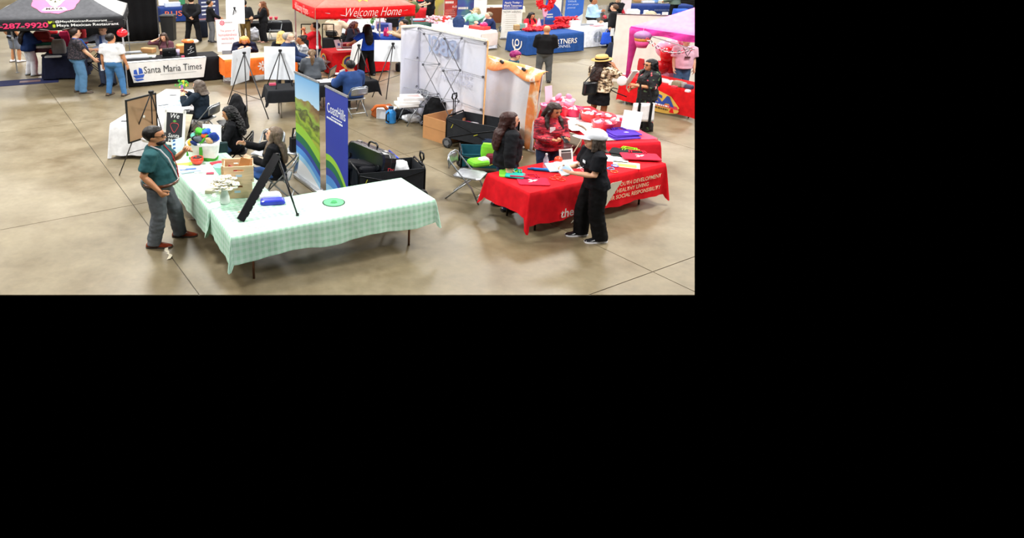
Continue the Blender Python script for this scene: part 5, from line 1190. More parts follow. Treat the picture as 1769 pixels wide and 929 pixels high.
m = MB(); m.lathe([(.05, 0), (.06, .2), (.05, .2)], 12, cap=True); tag(m.build('cup', M('#c9bcdc', 'plain'), loc=P(308, 96, TZ), smooth=True), 'lilac cup beside the black laptop', 'cup')
p = P(290, 126); pw_ = person('woman with a phone to her ear seated behind the newspaper table', p.x, p.y, 262, 1.66, 'f', sit=.48, lean=6, L=(-.10, .32, .84), Rt=(.16, .14, 1.17), pr=(1, .2, -1), top='#5d3a44', sleeve=1.3, hem=.84, ease=.03, bot='#22252c', hair='long', hc='#3a281f', skin='light', pit=-14, wide=1.05)
tag(MB().box((0, 0, .0), (.08, .03, .16), ch=.005).build('phone', M('#eceef2', 'gloss'), loc=pw_['hand']['R'] + V((0, 0, .03))), 'white phone at the ear of the woman behind the newspaper table', 'phone')
chair('black folding chair under the woman behind the newspaper table', p.x, p.y, 262, '#1b1c1f', '#202124')
# ---- black drape wall and bin
a, b = P(112, 82), P(276, 73); d = b - a; cw_ = thing('drape_wall', 'tall black drape wall behind the black tent', 'backdrop', a, math.atan2(d.y, d.x)); Lc = d.length
MB().sheet(lambda u, v: (u * Lc, .04 * math.sin(u * 60), .10 + 3.1 * v), 90, 4).build('drape', M('#0d0d10'), cw_, True, solid=.01)
MB().tube([(0, -.05, .06), (Lc, -.05, .06)], .03, 8).build('base_rail', M('#6f7176', 'metal'), cw_); MB().tube([(0, 0, 3.2), (Lc, 0, 3.2)], .03, 8).build('top_rail', M('#6f7176', 'metal'), cw_)
for X in (0, Lc): MB().box((X, -.05, .02), (.3, .5, .03)).build('base_plate', M('#3a3b3f', 'metal'), cw_); MB().tube([(X, 0, .02), (X, 0, 3.2)], .03, 8).build('post', M('#6f7176', 'metal'), cw_)
t = thing('waste_bin', 'tall black waste bin behind the phone woman', 'bin', P(293, 69)); MB().loft([[(w * sx, w * sy, z) for sx, sy in ((1, 1), (-1, 1), (-1, -1), (1, -1))] for z, w in ((0, .24), (1.0, .28))]).build('bin_body', M('#1b1c1e', 'plain'), t); MB().box((0, 0, 1.04), (.62, .62, .09), ch=.03).build('lid', M('#26282b', 'plain'), t)
# ---- navy table with orange letters
tr, WR = cloth_table(P(277, 14, TZ), 24, 2.5, .9, 'navy cloth on the far table lettered in orange', M('#1d3470'), (.7, .7, .7, .7), .02)
lettering(tr, 'RUS', M('#f2703a', 'paper'), front(-.62, -.535, .45), w=.86, h=.26); small_print(tr, front(-.7, -.535, .24), .7, 1, M('#c96a4a', 'paper'), h=.05)
nb = P(362, 40); a, b = P(345, 39), P(379, 36); d = b - a
t = thing('exhibition_board', 'navy exhibition board with white text behind the man in the black jacket', 'display', a, math.atan2(d.y, d.x)); MB().box((d.length / 2, 0, 1.25), (d.length, .05, 2.1)).build('panel', M('#27305a', 'plain'), t); MB().box((d.length / 2, 0, .1), (d.length + .1, .3, .16)).build('base', M('#9a6a70', 'plain'), t)
small_print(t, front(d.length / 2, -.028, 2.0), d.length * .75, 9, M('#dfe3ee', 'paper'), gap=.2, h=.07)
things_on((('box', 'white supply box on the navy far table', 283, 10, TZ, (.5, .4, .3), '#eef0f4', 'paper', 20), ('box', 'pale blue leaflet rack on the navy far table', 298, 12, TZ, (.8, .3, .25), '#c7d3ea', 'paper', 24), ('box', 'green gift box at the right of the navy far table', 315, 8, TZ, (.3, .3, .3), '#3a8a5a', 'plain', 10)))
bs = pers('tall man in a black suit with his hands clasped behind his back', 335, 72, 92, 1.86, L=(-.03, -.21, .95), Rt=(.03, -.20, .99), pl=(-1, -.3, 0), pr=(1, -.3, 0), curl=1.0, top='#16171b', sleeve=2, hem=.80, ease=.035, bot='#131418', bw=.02, shoe='#0f1012', hair='short', hc='#2a2019', skin='light', wide=1.1, feet=((-.2, .05), (.18, -.05)))
pers('man in a black jacket and grey trousers looking right by the tall white sign', 366, 73, 18, 1.74, L=(-.12, .30, 1.0), Rt=(.12, .32, .98), top='#17181c', sleeve=2, hem=.86, ease=.03, bot='#6a6c70', shoe='#2a2a2e', hair='short', hc='#17110e', skin='tan', yaw=-4)
t = MB().box((0, 0, .37), (.5, .4, .72), ch=.03).build('draped_stand', M('#1c2230'), loc=P(349, 64), rz=R_(20)); tag(t, 'small dark draped stand between the two men in black', 'stand')
# ---- white signs, easels near centre left
def brd(label, bl, br, tl, z0, z1, c='#eef4fb', name='presentation_board', lean=.08):
    return lboard(name, label, 'board', bl, br, tl, z0, lean, M(c, 'paper'), .02)
o, w_, h_ = brd('tall white sign with pink lettering about kindness beside the orange table', (376, 90), (414, 88), (371, 34), .35, 1.75, '#f3eeee', 'standing_sign')
pkp = M('#d9737c', 'paper')
for k, tx in enumerate(('The power of', 'humankindness', 'works here.')): lettering(o, tx, pkp, Matrix.Translation((w_ * .5, h_ * (.64 - .115 * k), .012)), w=w_ * (.66, .82, .58)[k], h=h_ * .085)
small_print(o, Matrix.Translation((w_ * .58, h_ * .90, .012)), w_ * .5, 1, M('#a9a2a4', 'paper'), h=.04); small_print(o, Matrix.Translation((w_ * .5, h_ * .26, .012)), w_ * .6, 1, M('#b9a2aa', 'paper'), h=.03)
def flower(parent, c, r, mat, M4):
    m = MB()
    for k in range(8):
        a = k * math.pi / 4; m.ell((math.cos(a) * r * .62, math.sin(a) * r * .62, 0), (r * .34, r * .17, .004), 8, 4, Matrix.Rotation(a, 3, 'Z')); m.ell((math.cos(a) * r * .25, math.sin(a) * r * .25, 0), (r * .10, r * .10, .004), 6, 4)
    o = MB(); o.v = [tuple(M4 @ V(p)) for p in m.v]; o.f = m.f; return o.build('flower_logo', mat, parent)
flower(o, None, .11, M('#e0506a', 'paper'), Matrix.Translation((w_ * .28, h_ * .89, .014)))
tag(MB().box((0, 0, .2), (.5, .4, .4)).build('sign_stand', M('#8a8c92', 'plain'), loc=(P(395, 89, .35).x, P(395, 89, .35).y + .1, 0), rz=R_(10)), 'grey stand under the tall white sign', 'stand')
brd('blank white board on an easel behind the tall white sign', (391, 40), (423, 41), (387, -6), .95, 1.85)
easel('black easel behind the tall white sign', apx(405, 14, (391, 40), (423, 41), .95), (P(392, 76), P(427, 72), P(414, 62)), r=.016)
pers('person in khaki trousers and dark jacket behind the white board', 425, 72, 100, 1.72, top='#23262a', sleeve=2, bot='#7a6338', shoe='#3a3028', hair='short', hc='#17110e', skin='brown')
pers('woman in a black suit with long brown hair near the small black table', 456, 73, 200, 1.68, sex='f', L=(-.05, .34, 1.05), Rt=(.12, .30, 1.05), top='#121317', sleeve=2, hem=.70, ease=.035, bot='#121317', bw=.02, shoe='#b98a78', hair='long', hc='#6b3f24', skin='light', yaw=-6, wide=1.1)
tb2, _ = cloth_table(P(433, 40, TZ), 12, 1.75, .8, 'black cloth on the small table behind the woman in the black suit', M('#17181b'), (.42, .42, .42, .42), .015)
for px, py, c, lb in ((468, 34, '#c9304a', 'red cup nearest the canopy pole on the small black table'), (477, 34, '#c9304a', 'red cup at the right of the small black table'), (441, 33, '#d8606a', 'pink topped dark bowl on the small black table')):
    m = MB(); r = .08 if 'cup' in lb else .16; m.lathe([(r * .7, 0), (r, .13), (r * .9, .13)], 12, cap=True); tag(m.build('cup' if 'cup' in lb else 'bowl', M(c, 'plain'), loc=P(px, py, TZ + .003), smooth=True), lb, 'cup' if 'cup' in lb else 'bowl')
q = P(476, 70); chair('grey folding chair beside the red canopy pole', q.x, q.y, 262)
m = MB(); m.ell((0, 0, .3), (.30, .25, .30)); o = m.build('plastic_bag', M('#c9ccd6', 'gloss'), loc=P(438, 70)); remesh(o, .03, 1, .15, .15); tag(o, 'grey and white plastic bag under the small black table', 'bag')
# ---- orange table
to, WO = cloth_table(P(389, 104, TZ), 22, 2.5, .95, 'orange cloth with a white flower logo', M('#f0752c'), (.52, .5, .5, .5), .02)
MB().sheet(lambda u, v: (-1.29 + 2.58 * u, -.45 + .9 * v, TZ + .006), 4, 3).build('runner', M('#f6b98a', 'paper'), to, solid=.003)
flower(to, None, .17, wh, front(-.10, -.545, .50)); lettering(to, 'Di', wh, front(.32, -.545, .50), h=.17)
p = P(423, 121); gh = person('person with ginger hair bowed over the orange table', p.x, p.y + .1, 280, 1.66, 'f', sit=.48, lean=34, L=(-.12, .40, .84), Rt=(.12, .40, .84), top='#1c1f38', sleeve=2, ease=.03, bot='#23262c', hair='bob', hc='#d99a55', skin='pale', pit=-42, wide=1.35)
chair('black folding chair under the person with ginger hair', p.x, p.y + .1, 280, '#1b1c1f', '#202124')
# ---- easel A, B with black tables
brd('blank white board on the floor easel left of the black table', (399, 148), (430, 138), (407, 87), .50, 1.55)
easel('black floor easel holding a white board, left of the black table', apx(422, 92, (399, 148), (430, 138), .50), (P(393, 180), P(427, 192), P(464, 206)), r=.017)
tk, WK = cloth_table(P(464, 157, TZ), 13, 1.18, .8, 'black cloth on the small table under the tabletop easel', M('#1a1c20'), (.30, .34, .3, .30), .015, flare=.12, legc='#c2c0be')
tk2, _ = cloth_table(P(554, 148, TZ), 25, 1.62, .75, 'black cloth on the table before the man in blue', M('#1a1c20'), (.30, .34, .3, .30), .015, flare=.12, legc='#c2c0be')
brd('square white board on the tabletop easel above the black table', (457, 137), (510, 138), (454, 80), TZ + .03, 1.62)
easel('black tabletop easel on the near end of the black table', apx(484, 88, (457, 137), (510, 138), TZ + .03), (P(462, 146, TZ + .004), P(477, 154, TZ + .004), P(505, 149, TZ + .004)), z0=TZ, bar=False, r=.016)
wbox('candy_box', 'small pink box on the black table by the tabletop easel', 'box', P(471, 147, TZ + .004), (.16, .10, .05), M('#d8506e', 'plain'), R_(20))
for i, (px, py, w, h, rz, c, lb) in enumerate(((560, 140, .5, .35, 10, '#e9eaee', 'white printed sheet at the left of the seated man in blue'), (573, 137, .4, .3, 30, '#f2f2f4', 'white printed sheet by the wooden frame'), (587, 127, .3, .25, 15, '#eceef2', 'small white brochure on the black table'), (566, 133, .4, .06, -30, '#c79f6a', 'wooden stand strip on the black table'))):
    paper('sheet', lb, P(px, py, TZ + .004 + .001 * i), w, h, M(c, 'paper'), R_(rz), 'paper')
o, _, _ = board('picture_frame', 'dark picture frame seen from behind on the black table', 'frame', P(567, 136, TZ + .01), P(578, 128, TZ + .01), PY(573, 118, P(567, 136, TZ).y + .08), M('#8d765a', 'plain'), .014, frame=M('#1a1a1c', 'plain'))
o, _, _ = board('leaflet_holder', 'clear leaflet holder with white cards on the black table', 'holder', P(588, 131, TZ + .01), P(596, 128, TZ + .01), PY(590, 121, P(588, 131, TZ).y + .04), M('#dfe3e6', 'paper'), .03)
brd('narrow white board on the easel at the far end of the black table', (602, 121), (619, 108), (611, 77), .92, 1.62, '#f4f6f6')
easel('black easel at the far end of the black table', apx(620, 79, (602, 121), (619, 108), .92), (P(603, 132, TZ), P(617, 138, TZ), P(641, 137, TZ)), z0=TZ, bar=False, r=.015)
brd('wide white board on the floor easel beside the pop-up display', (646, 106), (702, 107), (646, 69), .88, 1.6)
easel('black floor easel beside the pop-up display', apx(679, 76, (646, 106), (702, 107), .88), (P(643, 168), P(667, 172), P(702, 146)), r=.016)
t = MB().box((0, 0, .14), (.32, .22, .28), ch=.03).build('bag', M('#141518'), loc=P(692, 123), rz=R_(10)); tag(t, 'black bag on the floor behind the wide white board', 'bag')
p = P(607, 190); sb = person('man in a blue blazer seated with his back turned at the black table', p.x + .04, p.y - .42, 118, 1.76, sit=.47, lean=8, L=(-.2, .36, .80), Rt=(.14, .36, .8), top='#2a4478', sleeve=2, hem=.82, ease=.045, bot='#20242c', hair='short', hc='#121012', skin='brown', pit=-14, wide=1.1)
chair('grey folding chair under the man in the blue blazer', p.x + .06, p.y - .48, 118)
p = PY(539, 87, 18.2); person('woman in a grey blazer with a brown ponytail seen from behind', p.x, p.y, 95, p.z, 'f', lean=6, L=(-.16, .30, 1.0), Rt=(.2, .30, 1.0), top='#565b62', sleeve=2, hem=.82, ease=.045, bot='#20242c', hair='pony', hc='#6a5138', skin='light', wide=1.15)
p = PY(494, 57, 19.0); gm_ = person('grey bearded man with glasses in a navy suit behind the square white board', p.x, p.y, 348, p.z, lean=4, L=(-.1, .36, 1.05), Rt=(.14, .36, 1.03), top='#1f3054', sleeve=2, hem=.82, ease=.045, bot='#20242c', hair='thin', hc='#9a928a', skin='pale', yaw=6, wide=1.15)
glasses(gm_, '#241a18'); MB().ell(gm_['HM'] @ V((0, .060, .012)), (.060, .052, .042), 12, 8).build('beard', M('#c9c2ba', 'hair'), gm_['o'], True)
p = PY(524, 62, 19.6); person('person with dark pinned up hair in a grey and white checked shirt', p.x, p.y, 200, p.z, 'f', lean=4, L=(-.1, .34, 1.05), Rt=(.14, .34, 1.05), top=checked(), sleeve=2, hem=.84, ease=.035, bot='#2a2c32', hair='bun', hc='#1a1210', skin='brown', wide=1.1)
p = PY(486, 55, 19.7); person('person with blond hair mostly hidden behind the grey bearded man', p.x, p.y, 80, p.z, 'f', top='#1a1c22', sleeve=2, bot='#23262c', hair='bob', hc='#e0b26a', skin='pale')
# ================================================================ red tent booth
rz_r = R_(16.5); org = P(545, 33.5, 2.08)
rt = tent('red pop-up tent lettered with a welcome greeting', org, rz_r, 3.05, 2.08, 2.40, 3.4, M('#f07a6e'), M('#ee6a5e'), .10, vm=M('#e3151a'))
lettering(rt, 'Welcome Home', wh, front(1.75, -.06, 2.25), w=1.72, h=.25, shear=.45, bold=-.012)
lettering(rt, 'Welcome Home', wh, leftside(-.06, 1.55, 2.25), w=1.75, h=.22, shear=.45, bold=-.012)
decal(rt, 'gold_star', [(.0 + (.42 if k % 2 == 0 else .26) * math.cos(k * math.pi / 10), .36 + (.20 if k % 2 == 0 else .12) * math.sin(k * math.pi / 10)) for k in range(20)], M('#f2cf52', 'plain'), 3.05, 2.40, 3.4, .10)
tr2, W2r = cloth_table(P(575, 92, TZ), 23, 2.0, 1.0, 'red cloth with round yellow emblems under the red tent', M('#d3161d'), (.70, .70, .70, .70), .012)
for M4, c in ((front(-.45, -.545, .42), 0), (Matrix.Translation((-1.085, .1, .42)) @ Matrix.Rotation(R_(-90), 4, 'Z') @ Matrix.Rotation(R_(90), 4, 'X'), 1)):
    for r, cc, dz in ((.24, '#e6b23a', 0), (.19, '#2c3f7a', .003), (.12, '#d9573a', .006), (.06, '#e9d9a0', .009)):
        m = MB(); m.slab([(r * math.cos(a) * 1.0, r * math.sin(a)) for a in [2 * math.pi * k / 20 for k in range(20)]], .003); o = MB(); o.v = [tuple(M4 @ (V(p) + V((0, 0, dz)))) for p in m.v]; o.f = m.f; o.build('emblem_disc', M(cc, 'paper'), tr2)
    m = MB(); m.slab([(-.3, -.03), (-.2, -.06), (.2, -.06), (.3, -.03), (.24, -.12), (-.24, -.12)], .003); o = MB(); o.v = [tuple(M4 @ (V(p) + V((0, 0, .006)))) for p in m.v]; o.f = m.f; o.build('emblem_scroll', M('#d6a83a', 'paper'), tr2)
o, _, _ = board('info_sign', 'white info sign standing on the red table under the red tent', 'sign', P(581, 84, TZ + .01), P(590, 83, TZ + .01), PY(578, 69, P(581, 84, TZ).y + .08), M('#e6e9f2', 'paper'), .012); MB().box((.14, .13, .008), (.09, .09, .003)).build('printed_block', M('#3a5aa8', 'paper'), o)
things_on((('sheet', 'white sheet in front of the info sign under the red tent', 595, 86, TZ, (.5, .25, .01), '#efe9e6', 'paper', 15), ('brochure', 'dark brochure pile under the blue shirted woman\'s hand', 600, 83, TZ, (.35, .2, .04), '#5a3a3e', 'plain', 10), ('tray', 'crimson tray of leaflets on the red tent table', 602, 79, TZ, (.5, .3, .10), '#a02a3a', 'plain', 15)))
bottle('clear bottle behind the white info sign under the red tent', 590, 81, '#c9d6de')
pers('man in a red polo and navy trousers with his hands raised to his face', 545, 134, 170, 1.74, L=(-.02, .26, 1.46), Rt=(.03, .27, 1.44), pl=(-.5, .2, -1), pr=(.5, .2, -1), top='#d8202e', sleeve=.95, hem=.92, ease=.03, bot='#22314f', shoe='#17181c', hair='short', hc='#15110f', skin='tan', wide=1.12, pit=8)
pers('woman in a royal blue shirt and black trousers reaching across the red table', 634, 131, 108, 1.64, sex='f', L=(-.40, .22, 1.05), Rt=(.26, .10, 1.0), top='#1f4ec8', sleeve=.95, hem=.88, ease=.03, bot='#101114', bw=.02, shoe='#15161a', hair='long', hc='#141112', skin='tan', wide=1.15, feet=((-.14, 0), (.16, .02)))
p = P(606, 98); person('woman with dark curly hair and a maroon scarf seated under the red tent', p.x, p.y, 325, 1.66, 'f', sit=.48, lean=10, L=(-.1, .36, .86), Rt=(.12, .36, .86), top='#1a1a28', sleeve=2, ease=.035, bot='#1c1d22', hair='curly', hc='#4a1c1e', skin='brown', wide=1.1, pit=-16)
chair('black folding chair under the woman with the maroon scarf', p.x, p.y, 325, '#1b1c1f', '#202124')
p = P(577, 85); person('person in a beige jacket seated with the back turned under the red tent', p.x, p.y, 70, 1.74, sit=.48, lean=14, L=(-.16, .34, .9), Rt=(.26, .36, .86), top='#c9b49c', sleeve=2, ease=.05, bot='#1d2026', hair='short', hc='#17120f', skin='tan', wide=1.25)
chair('black folding chair under the person in the beige jacket', p.x, p.y, 70, '#1b1c1f', '#202124')
p = P(694, 98); person('person in a beige sweater typing at the blue table beside the pop-up display', p.x + .24, p.y, 188, 1.74, sit=.5, lean=10, L=(-.1, .44, .88), Rt=(.12, .44, .88), top='#bca488', sleeve=2, ease=.045, bot='#1d2026', hair='short', hc='#1c1512', skin='pale', wide=1.2, pit=-12)
chair('black folding chair under the person in the beige sweater', p.x + .24, p.y, 188, '#1b1c1f', '#202124')
tbl, WB = cloth_table(P(634, 63, TZ), -20, 1.25, .9, 'royal blue cloth on the table under the right of the red tent', M('#1f3f94'), (.6, .6, .6, .6), .015)
things_on((('laptop', 'pink laptop lid on the royal blue table', 657, 50, TZ, (.4, .06, .3), '#cfa9c2', 'plain', -30), ('cooler', 'navy cooler box on the royal blue table', 664, 54, TZ, (.5, .4, .32), '#22347c', 'plain', -20), ('screen', 'grey screen edge behind the navy cooler', 674, 55, TZ, (.06, .3, .32), '#9a93b4', 'plain', -20)))
bottle('magenta water bottle on the royal blue table', 665, 62, '#c92a6a', '#d8467e', kind='gloss', h=.3, r=.06, lab=False); bottle('pink water bottle beside the magenta one', 669, 63, '#d83a6e', '#e26a8e', kind='gloss', h=.34, r=.06, lab=False)
pt = thing('potted_plant', 'small leafy green plant on the table under the red tent', 'plant', P(643, 51, TZ)); MB().lathe([(.08, 0), (.11, .15), (.1, .15)], 12, cap=True).build('pot', M('#3a5a9a', 'plain'), pt, True)
for k in range(40):
    a = random.random() * 6.28; r = .22 * random.random(); p = V((r * math.cos(a), r * math.sin(a), .25 + .45 * random.random()))
    MB().ell(p, (.075, .035, .012), 6, 4, Euler((a, r * 5, a * 2)).to_matrix()).build('leaf', M('#5c9a4c', 'plain'), pt)
MB().tube([(0, 0, .1), (.02, 0, .6)], .012, 6).build('stem', M('#4a6a3a', 'plain'), pt)
twh, _ = cloth_table(P(583, 40, TZ), 20, 2.7, .9, 'white cloth on the table at the back of the red tent', M('#e9ebf0'), (.6, .6, .6, .6), .02)
m = MB(); m.lathe([(.1, 0), (.2, .15), (.18, .38), (.05, .45)], 12, cap=True); tag(m.build('heart_vase', M('#e5305a', 'gloss'), loc=P(595, 40, TZ), smooth=True), 'red heart shaped vase on the white table behind the red tent', 'vase')
for X, lb, px in ((0, 'black luggage frame left of the person in the beige jacket', 531), (1, 'black luggage frame behind the red polo man', 567)):
    t = thing('luggage_frame', lb, 'frame', P(px, 88)); fm2 = M('#15161a', 'metal')
    for s in (-1, 1): MB().tube([(s * .22, 0, 0), (s * .22, 0, 1.05)], .022, 6).build('upright', fm2, t)
    MB().tube([(-.22, 0, 1.04), (.22, 0, 1.04)], .022, 6).build('crossbar', fm2, t); MB().box((0, .1, .25), (.44, .3, .5), ch=.03).build('case', M('#1c1d20'), t)
q = P(557, 129); chair('grey folding chair beside the red tent table', q.x, q.y, 20)
pers('person in black trousers standing behind the red tent table on the right', 659, 52, 270, 1.75, top='#15161a', sleeve=2, bot='#131418', hair='short', hc='#17120f', skin='tan'); pers('person in a dark skirt standing behind the royal blue table', 677, 66, 100, 1.66, sex='f', top='#2a2c33', sleeve=2, bot='#131418', botk='skirt', hair='long', hc='#2a1c17', skin='tan', wide=1.2)
pers('person in blue jeans behind the red tent at its right leg', 690, 60, 90, 1.7, top='#3a4a3a', sleeve=2, bot='#34507e', hair='short', hc='#17120f', skin='tan')
# ================================================================ far middle
CA = R_(-60)
tfa, WF = cloth_table(P(739, 41.5, TZ), -56, 2.95, 1.05, 'white cloth with red hearts on the far table behind the display', M('#e9ebf4'), (.68, .70, .68, .68), .015)
for x in (-1.0, .85):
    m = MB(); m.slab([(.0, -.10), (.10, .02), (.09, .08), (.05, .10), (0, .06), (-.05, .10), (-.09, .08), (-.10, .02)], .004); m.build('heart', M('#c8243e', 'paper'), tfa, loc=(x, -.60, .50)).rotation_euler.x = R_(90)
lettering(tfa, 'F', M('#24283a', 'paper'), front(-.62, -.60, .43), h=.16, bold=.02); small_print(tfa, front(-.2, -.60, .40), .5, 2, M('#5a5f72', 'paper'), gap=.16, h=.05); small_print(tfa, front(.0, -.60, .58), .4, 1, M('#5a5f72', 'paper'), h=.06, seed=5)
MB().box((1.475 + .06, .1, .42), (.012, .9, .5)).build('pale_poster', M('#f0ddd4', 'paper'), tfa)
m = MB()
for k in range(60): m.ell((random.uniform(-.5, .5), random.uniform(-.3, .3), random.uniform(0, .3) * 1), (.06, .04, .04), 6, 4)
o = m.build('candy_heap', M('#f0b9c4', 'gloss'), loc=P(757, 40, TZ + .03), smooth=True); tag(o, 'heap of wrapped pink candy on the far white table', 'candy', kind='stuff')
wbox('red_tray', 'red tray of gifts at the near end of the heart table', 'tray', P(828, 50, TZ + .005), (.8, .4, .12), M('#e5332c', 'plain'), R_(-52)); m = MB(); m.ell((0, 0, .08), (.16, .13, .10)); o = m.build('gift_bow', M('#e8468a', 'gloss'), loc=P(836, 46, TZ + .1)); remesh(o, .03, 0, .1, .1); tag(o, 'hot pink bow on the red tray', 'bow')
things_on((('tin', 'red tin on the far heart table', 769, 38, TZ, (.32, .3, .25), '#d8322c', 'gloss', 10), ('tray', 'blue and white tray at the left end of the heart table', 722, 35, TZ, (.6, .4, .06), '#8fb0d8', 'plain', 10), ('tray', 'dark tray beside the blue and white one', 738, 35, TZ, (.35, .3, .08), '#5f6266', 'plain', 10), ('cloth_heap', 'white wrapping paper heap in front of the mint sweater woman', 784, 41, TZ, (.6, .4, .12), '#eef2f0', 'paper', -50)))
tgr, _ = cloth_table(P(710, 42, TZ), -8, .85, .9, 'dark green cloth on the table left of the heart table', M('#23443c'), (.68, .68, .68, .68), .015)
p = P(817, 72); p += V((.15, .3, 0)); person('woman in a mint sweater with a hand to her cheek behind the heart table', p.x, p.y, 240, 1.75, 'f', sit=.50, lean=6, L=(-.02, .3, 1.18), pl=(-.6, .1, -1), Rt=(.22, .36, .86), top='#96d0bc', sleeve=2, ease=.05, bot='#2a3a4a', hair='bob', hc='#a08a66', skin='pale', wide=1.3)
chair('grey folding chair under the woman in the mint sweater', p.x, p.y, 240)
p = P(848, 80); person('grey haired man in a navy jacket seated at the near end of the heart table', p.x, p.y + .1, 176, 1.74, sit=.48, lean=8, L=(-.1, .4, .9), Rt=(.12, .4, .9), top='#222f58', sleeve=2, ease=.045, bot='#23262c', hair='thin', hc='#8a7a64', skin='pale', wide=1.15, pit=-8)
chair('grey folding chair under the man in the navy jacket', p.x + .05, p.y + .1, 176)
q = P(772, 62); chair('grey folding chair left of the woman in the mint sweater', q.x, q.y, 240)
m = MB(); m.ell((0, 0, .3), (.26, .22, .3)); o = m.build('coat', M('#2c3f66'), loc=P(792, 52, .62)); remesh(o, .04, 1, .1, .15); tag(o, 'blue coat on the chair beside the woman in the mint sweater', 'coat')
def flatbanner(label, pxl, pxr, yb, z, c, lines=(), seed=0, name='rollup_banner'):
    a, b = P(pxl, yb), P(pxr, yb - .5); t, w = banner(label, a, b, z, c if not isinstance(c, str) else M(c, 'plain')); 
    return t, w
def blotch(a, b, c, sc=1.3):
    t = NT('printed_blotches', .5); n = t.noise(t.coord(), sc, 2); t.col(t.ramp(n, [(.35, a), (.5, b), (.65, c)])); return t.m
t, w = flatbanner('red roll-up banner behind the heart table', 766, 788, 56, 2.2, blotch('#a52a2c', '#c8453a', '#7d2f2c')); small_print(t, front(w * .45, -.01, 1.37), w * .8, 1, wh, h=.10); lettering(t, 'full', wh, front(w * .78, -.01, 1.17), w=w * .35, h=.10); small_print(t, front(w * .5, -.01, 1.02), w * .85, 4, M('#e0b0a8', 'paper'), gap=.08, h=.02)
t, w = flatbanner('purple and green roll-up banner beside the red one', 788, 818, 56, 2.2, blotch('#4a4698', '#3f5f9a', '#5a8a72')); small_print(t, front(w * .4, -.01, 1.11), w * .7, 1, wh, h=.10); small_print(t, front(w * .5, -.01, .78), w * .9, 4, M('#c9cce0', 'paper'), gap=.08, h=.02)
t, w = flatbanner('yellow green roll-up banner left of the red one', 750, 765, 44, 2.2, blotch('#c9b24a', '#a8a05a', '#b08a8a'))
t, w = flatbanner('blank white roll-up banner behind the woman in the mint sweater', 816, 838, 60, 2.3, '#f2eef2')
t, w = flatbanner('white roll-up hiring banner with a blue heading', 864, 899, 68, 1.85, '#f0efe9')
hb = M('#2f49a0', 'paper'); MB().box((w / 2, -.008, 1.53), (w, .006, .50)).build('heading_block', hb, t)
lettering(t, 'Apply Today -', wh, front(w * .5, -.014, 1.56), w=w * .82, h=.10, bold=.02); lettering(t, 'Work Tomorrow', wh, front(w * .5, -.014, 1.44), w=w * .88, h=.10, bold=.02); small_print(t, front(w * .5, -.014, 1.34), w * .85, 1, wh, h=.025)
lettering(t, 'NOW HIRING', M('#8d9088', 'paper'), front(w * .5, -.012, 1.18), w=w * .86, h=.10); small_print(t, front(w * .5, -.012, 1.05), w * .6, 9, M('#d3d1c6', 'paper'), gap=.09, h=.025)
t = thing('folded_table', 'brown folding table leaning on its edge behind the hiring banner', 'table', P(852, 44), R_(12)); MB().box((0, 0, .5), (1.3, .06, .8), Matrix.Rotation(R_(14), 3, 'X'), ch=.01).build('tabletop', M('#7a4428', 'wood'), t)
for s in (-1, 1): MB().tube([(s * .5, -.06, .5), (s * .6, -.12, .1), (s * .6, -.1, 0)], .02, 6).build('leg', M('#2a2a2c', 'metal'), t)
tfd, _ = cloth_table(P(836, 12, TZ), 8, 2.2, .9, 'cream cloth on the far table behind the folded brown table', M('#e0d8c4'), (.3, .3, .3, .3), .01)
for px, py, lb in ((842, 40, 'grey folding chair under the cream clothed table'), (860, 42, 'grey folding chair leaning by the hiring banner')): q = P(px, py); chair(lb, q.x, q.y, 250)
pers('person in a black tee pouring at the small red table behind the red tent', 743, 46, 200, 1.7, sex='f', L=(-.06, .36, 1.05), Rt=(.12, .36, 1.08), top='#17181b', sleeve=.95, bot='#141519', hair='pony', hc='#7a5a3c', skin='pale', wide=1.2); pers('person in a red top behind the small red table', 725, 30, 280, 1.7, top='#cf2a30', sleeve=.95, bot='#20263a', hair='short', hc='#17120f', skin='light')
tsr, _ = cloth_table(P(716, 17, TZ), 16, 1.2, .8, 'red cloth on the small table behind the red tent', M('#cf232b'), (.6, .6, .6, .6), .015)
pers('person in an olive jacket behind the red tent on the right', 708, 54, 120, 1.6, top='#5a6a44', sleeve=2, bot='#4a5a3a', hair='short', hc='#241a14', skin='tan', wide=1.3)
# ---- personnel booth
tp2, W2p = cloth_table(P(913, 62, TZ), 24, 2.65, 1.25, 'navy cloth with white lettering on the personnel agency table', M('#234a8a'), (.72, .72, .72, .72), .015)
lettering(tp2, 'PARTNERS', wh, front(.30, -.685, .45), w=1.36, h=.20, bold=.012); lettering(tp2, 'PERSONNEL', M('#cdd6ea', 'paper'), front(.13, -.685, .26), w=1.12, h=.11, shear=.1)
def arc(parent, r0, r1, a0, a1, M4, mat, name):
    n = 18; m = MB(); pts = [(r0 * math.cos(R_(a0 + (a1 - a0) * k / n)), r0 * math.sin(R_(a0 + (a1 - a0) * k / n))) for k in range(n + 1)] + [(r1 * math.cos(R_(a1 + (a0 - a1) * k / n)), r1 * math.sin(R_(a1 + (a0 - a1) * k / n))) for k in range(n + 1)]
    vs_ = [(x, y, .004) for x, y in pts]; fs = [(k, k + 1, 2 * n - k, 2 * n + 1 - k) for k in range(n)]; m.add([M4 @ V(p) for p in vs_], fs); return m.build(name, mat, parent)
ML = leftside(-2.65 / 2 - .055, -.05, .42)
arc(tp2, .14, .09, 0, 360, ML, wh, 'logo_ring'); arc(tp2, .30, .24, -200, 20, ML, wh, 'logo_arc'); 
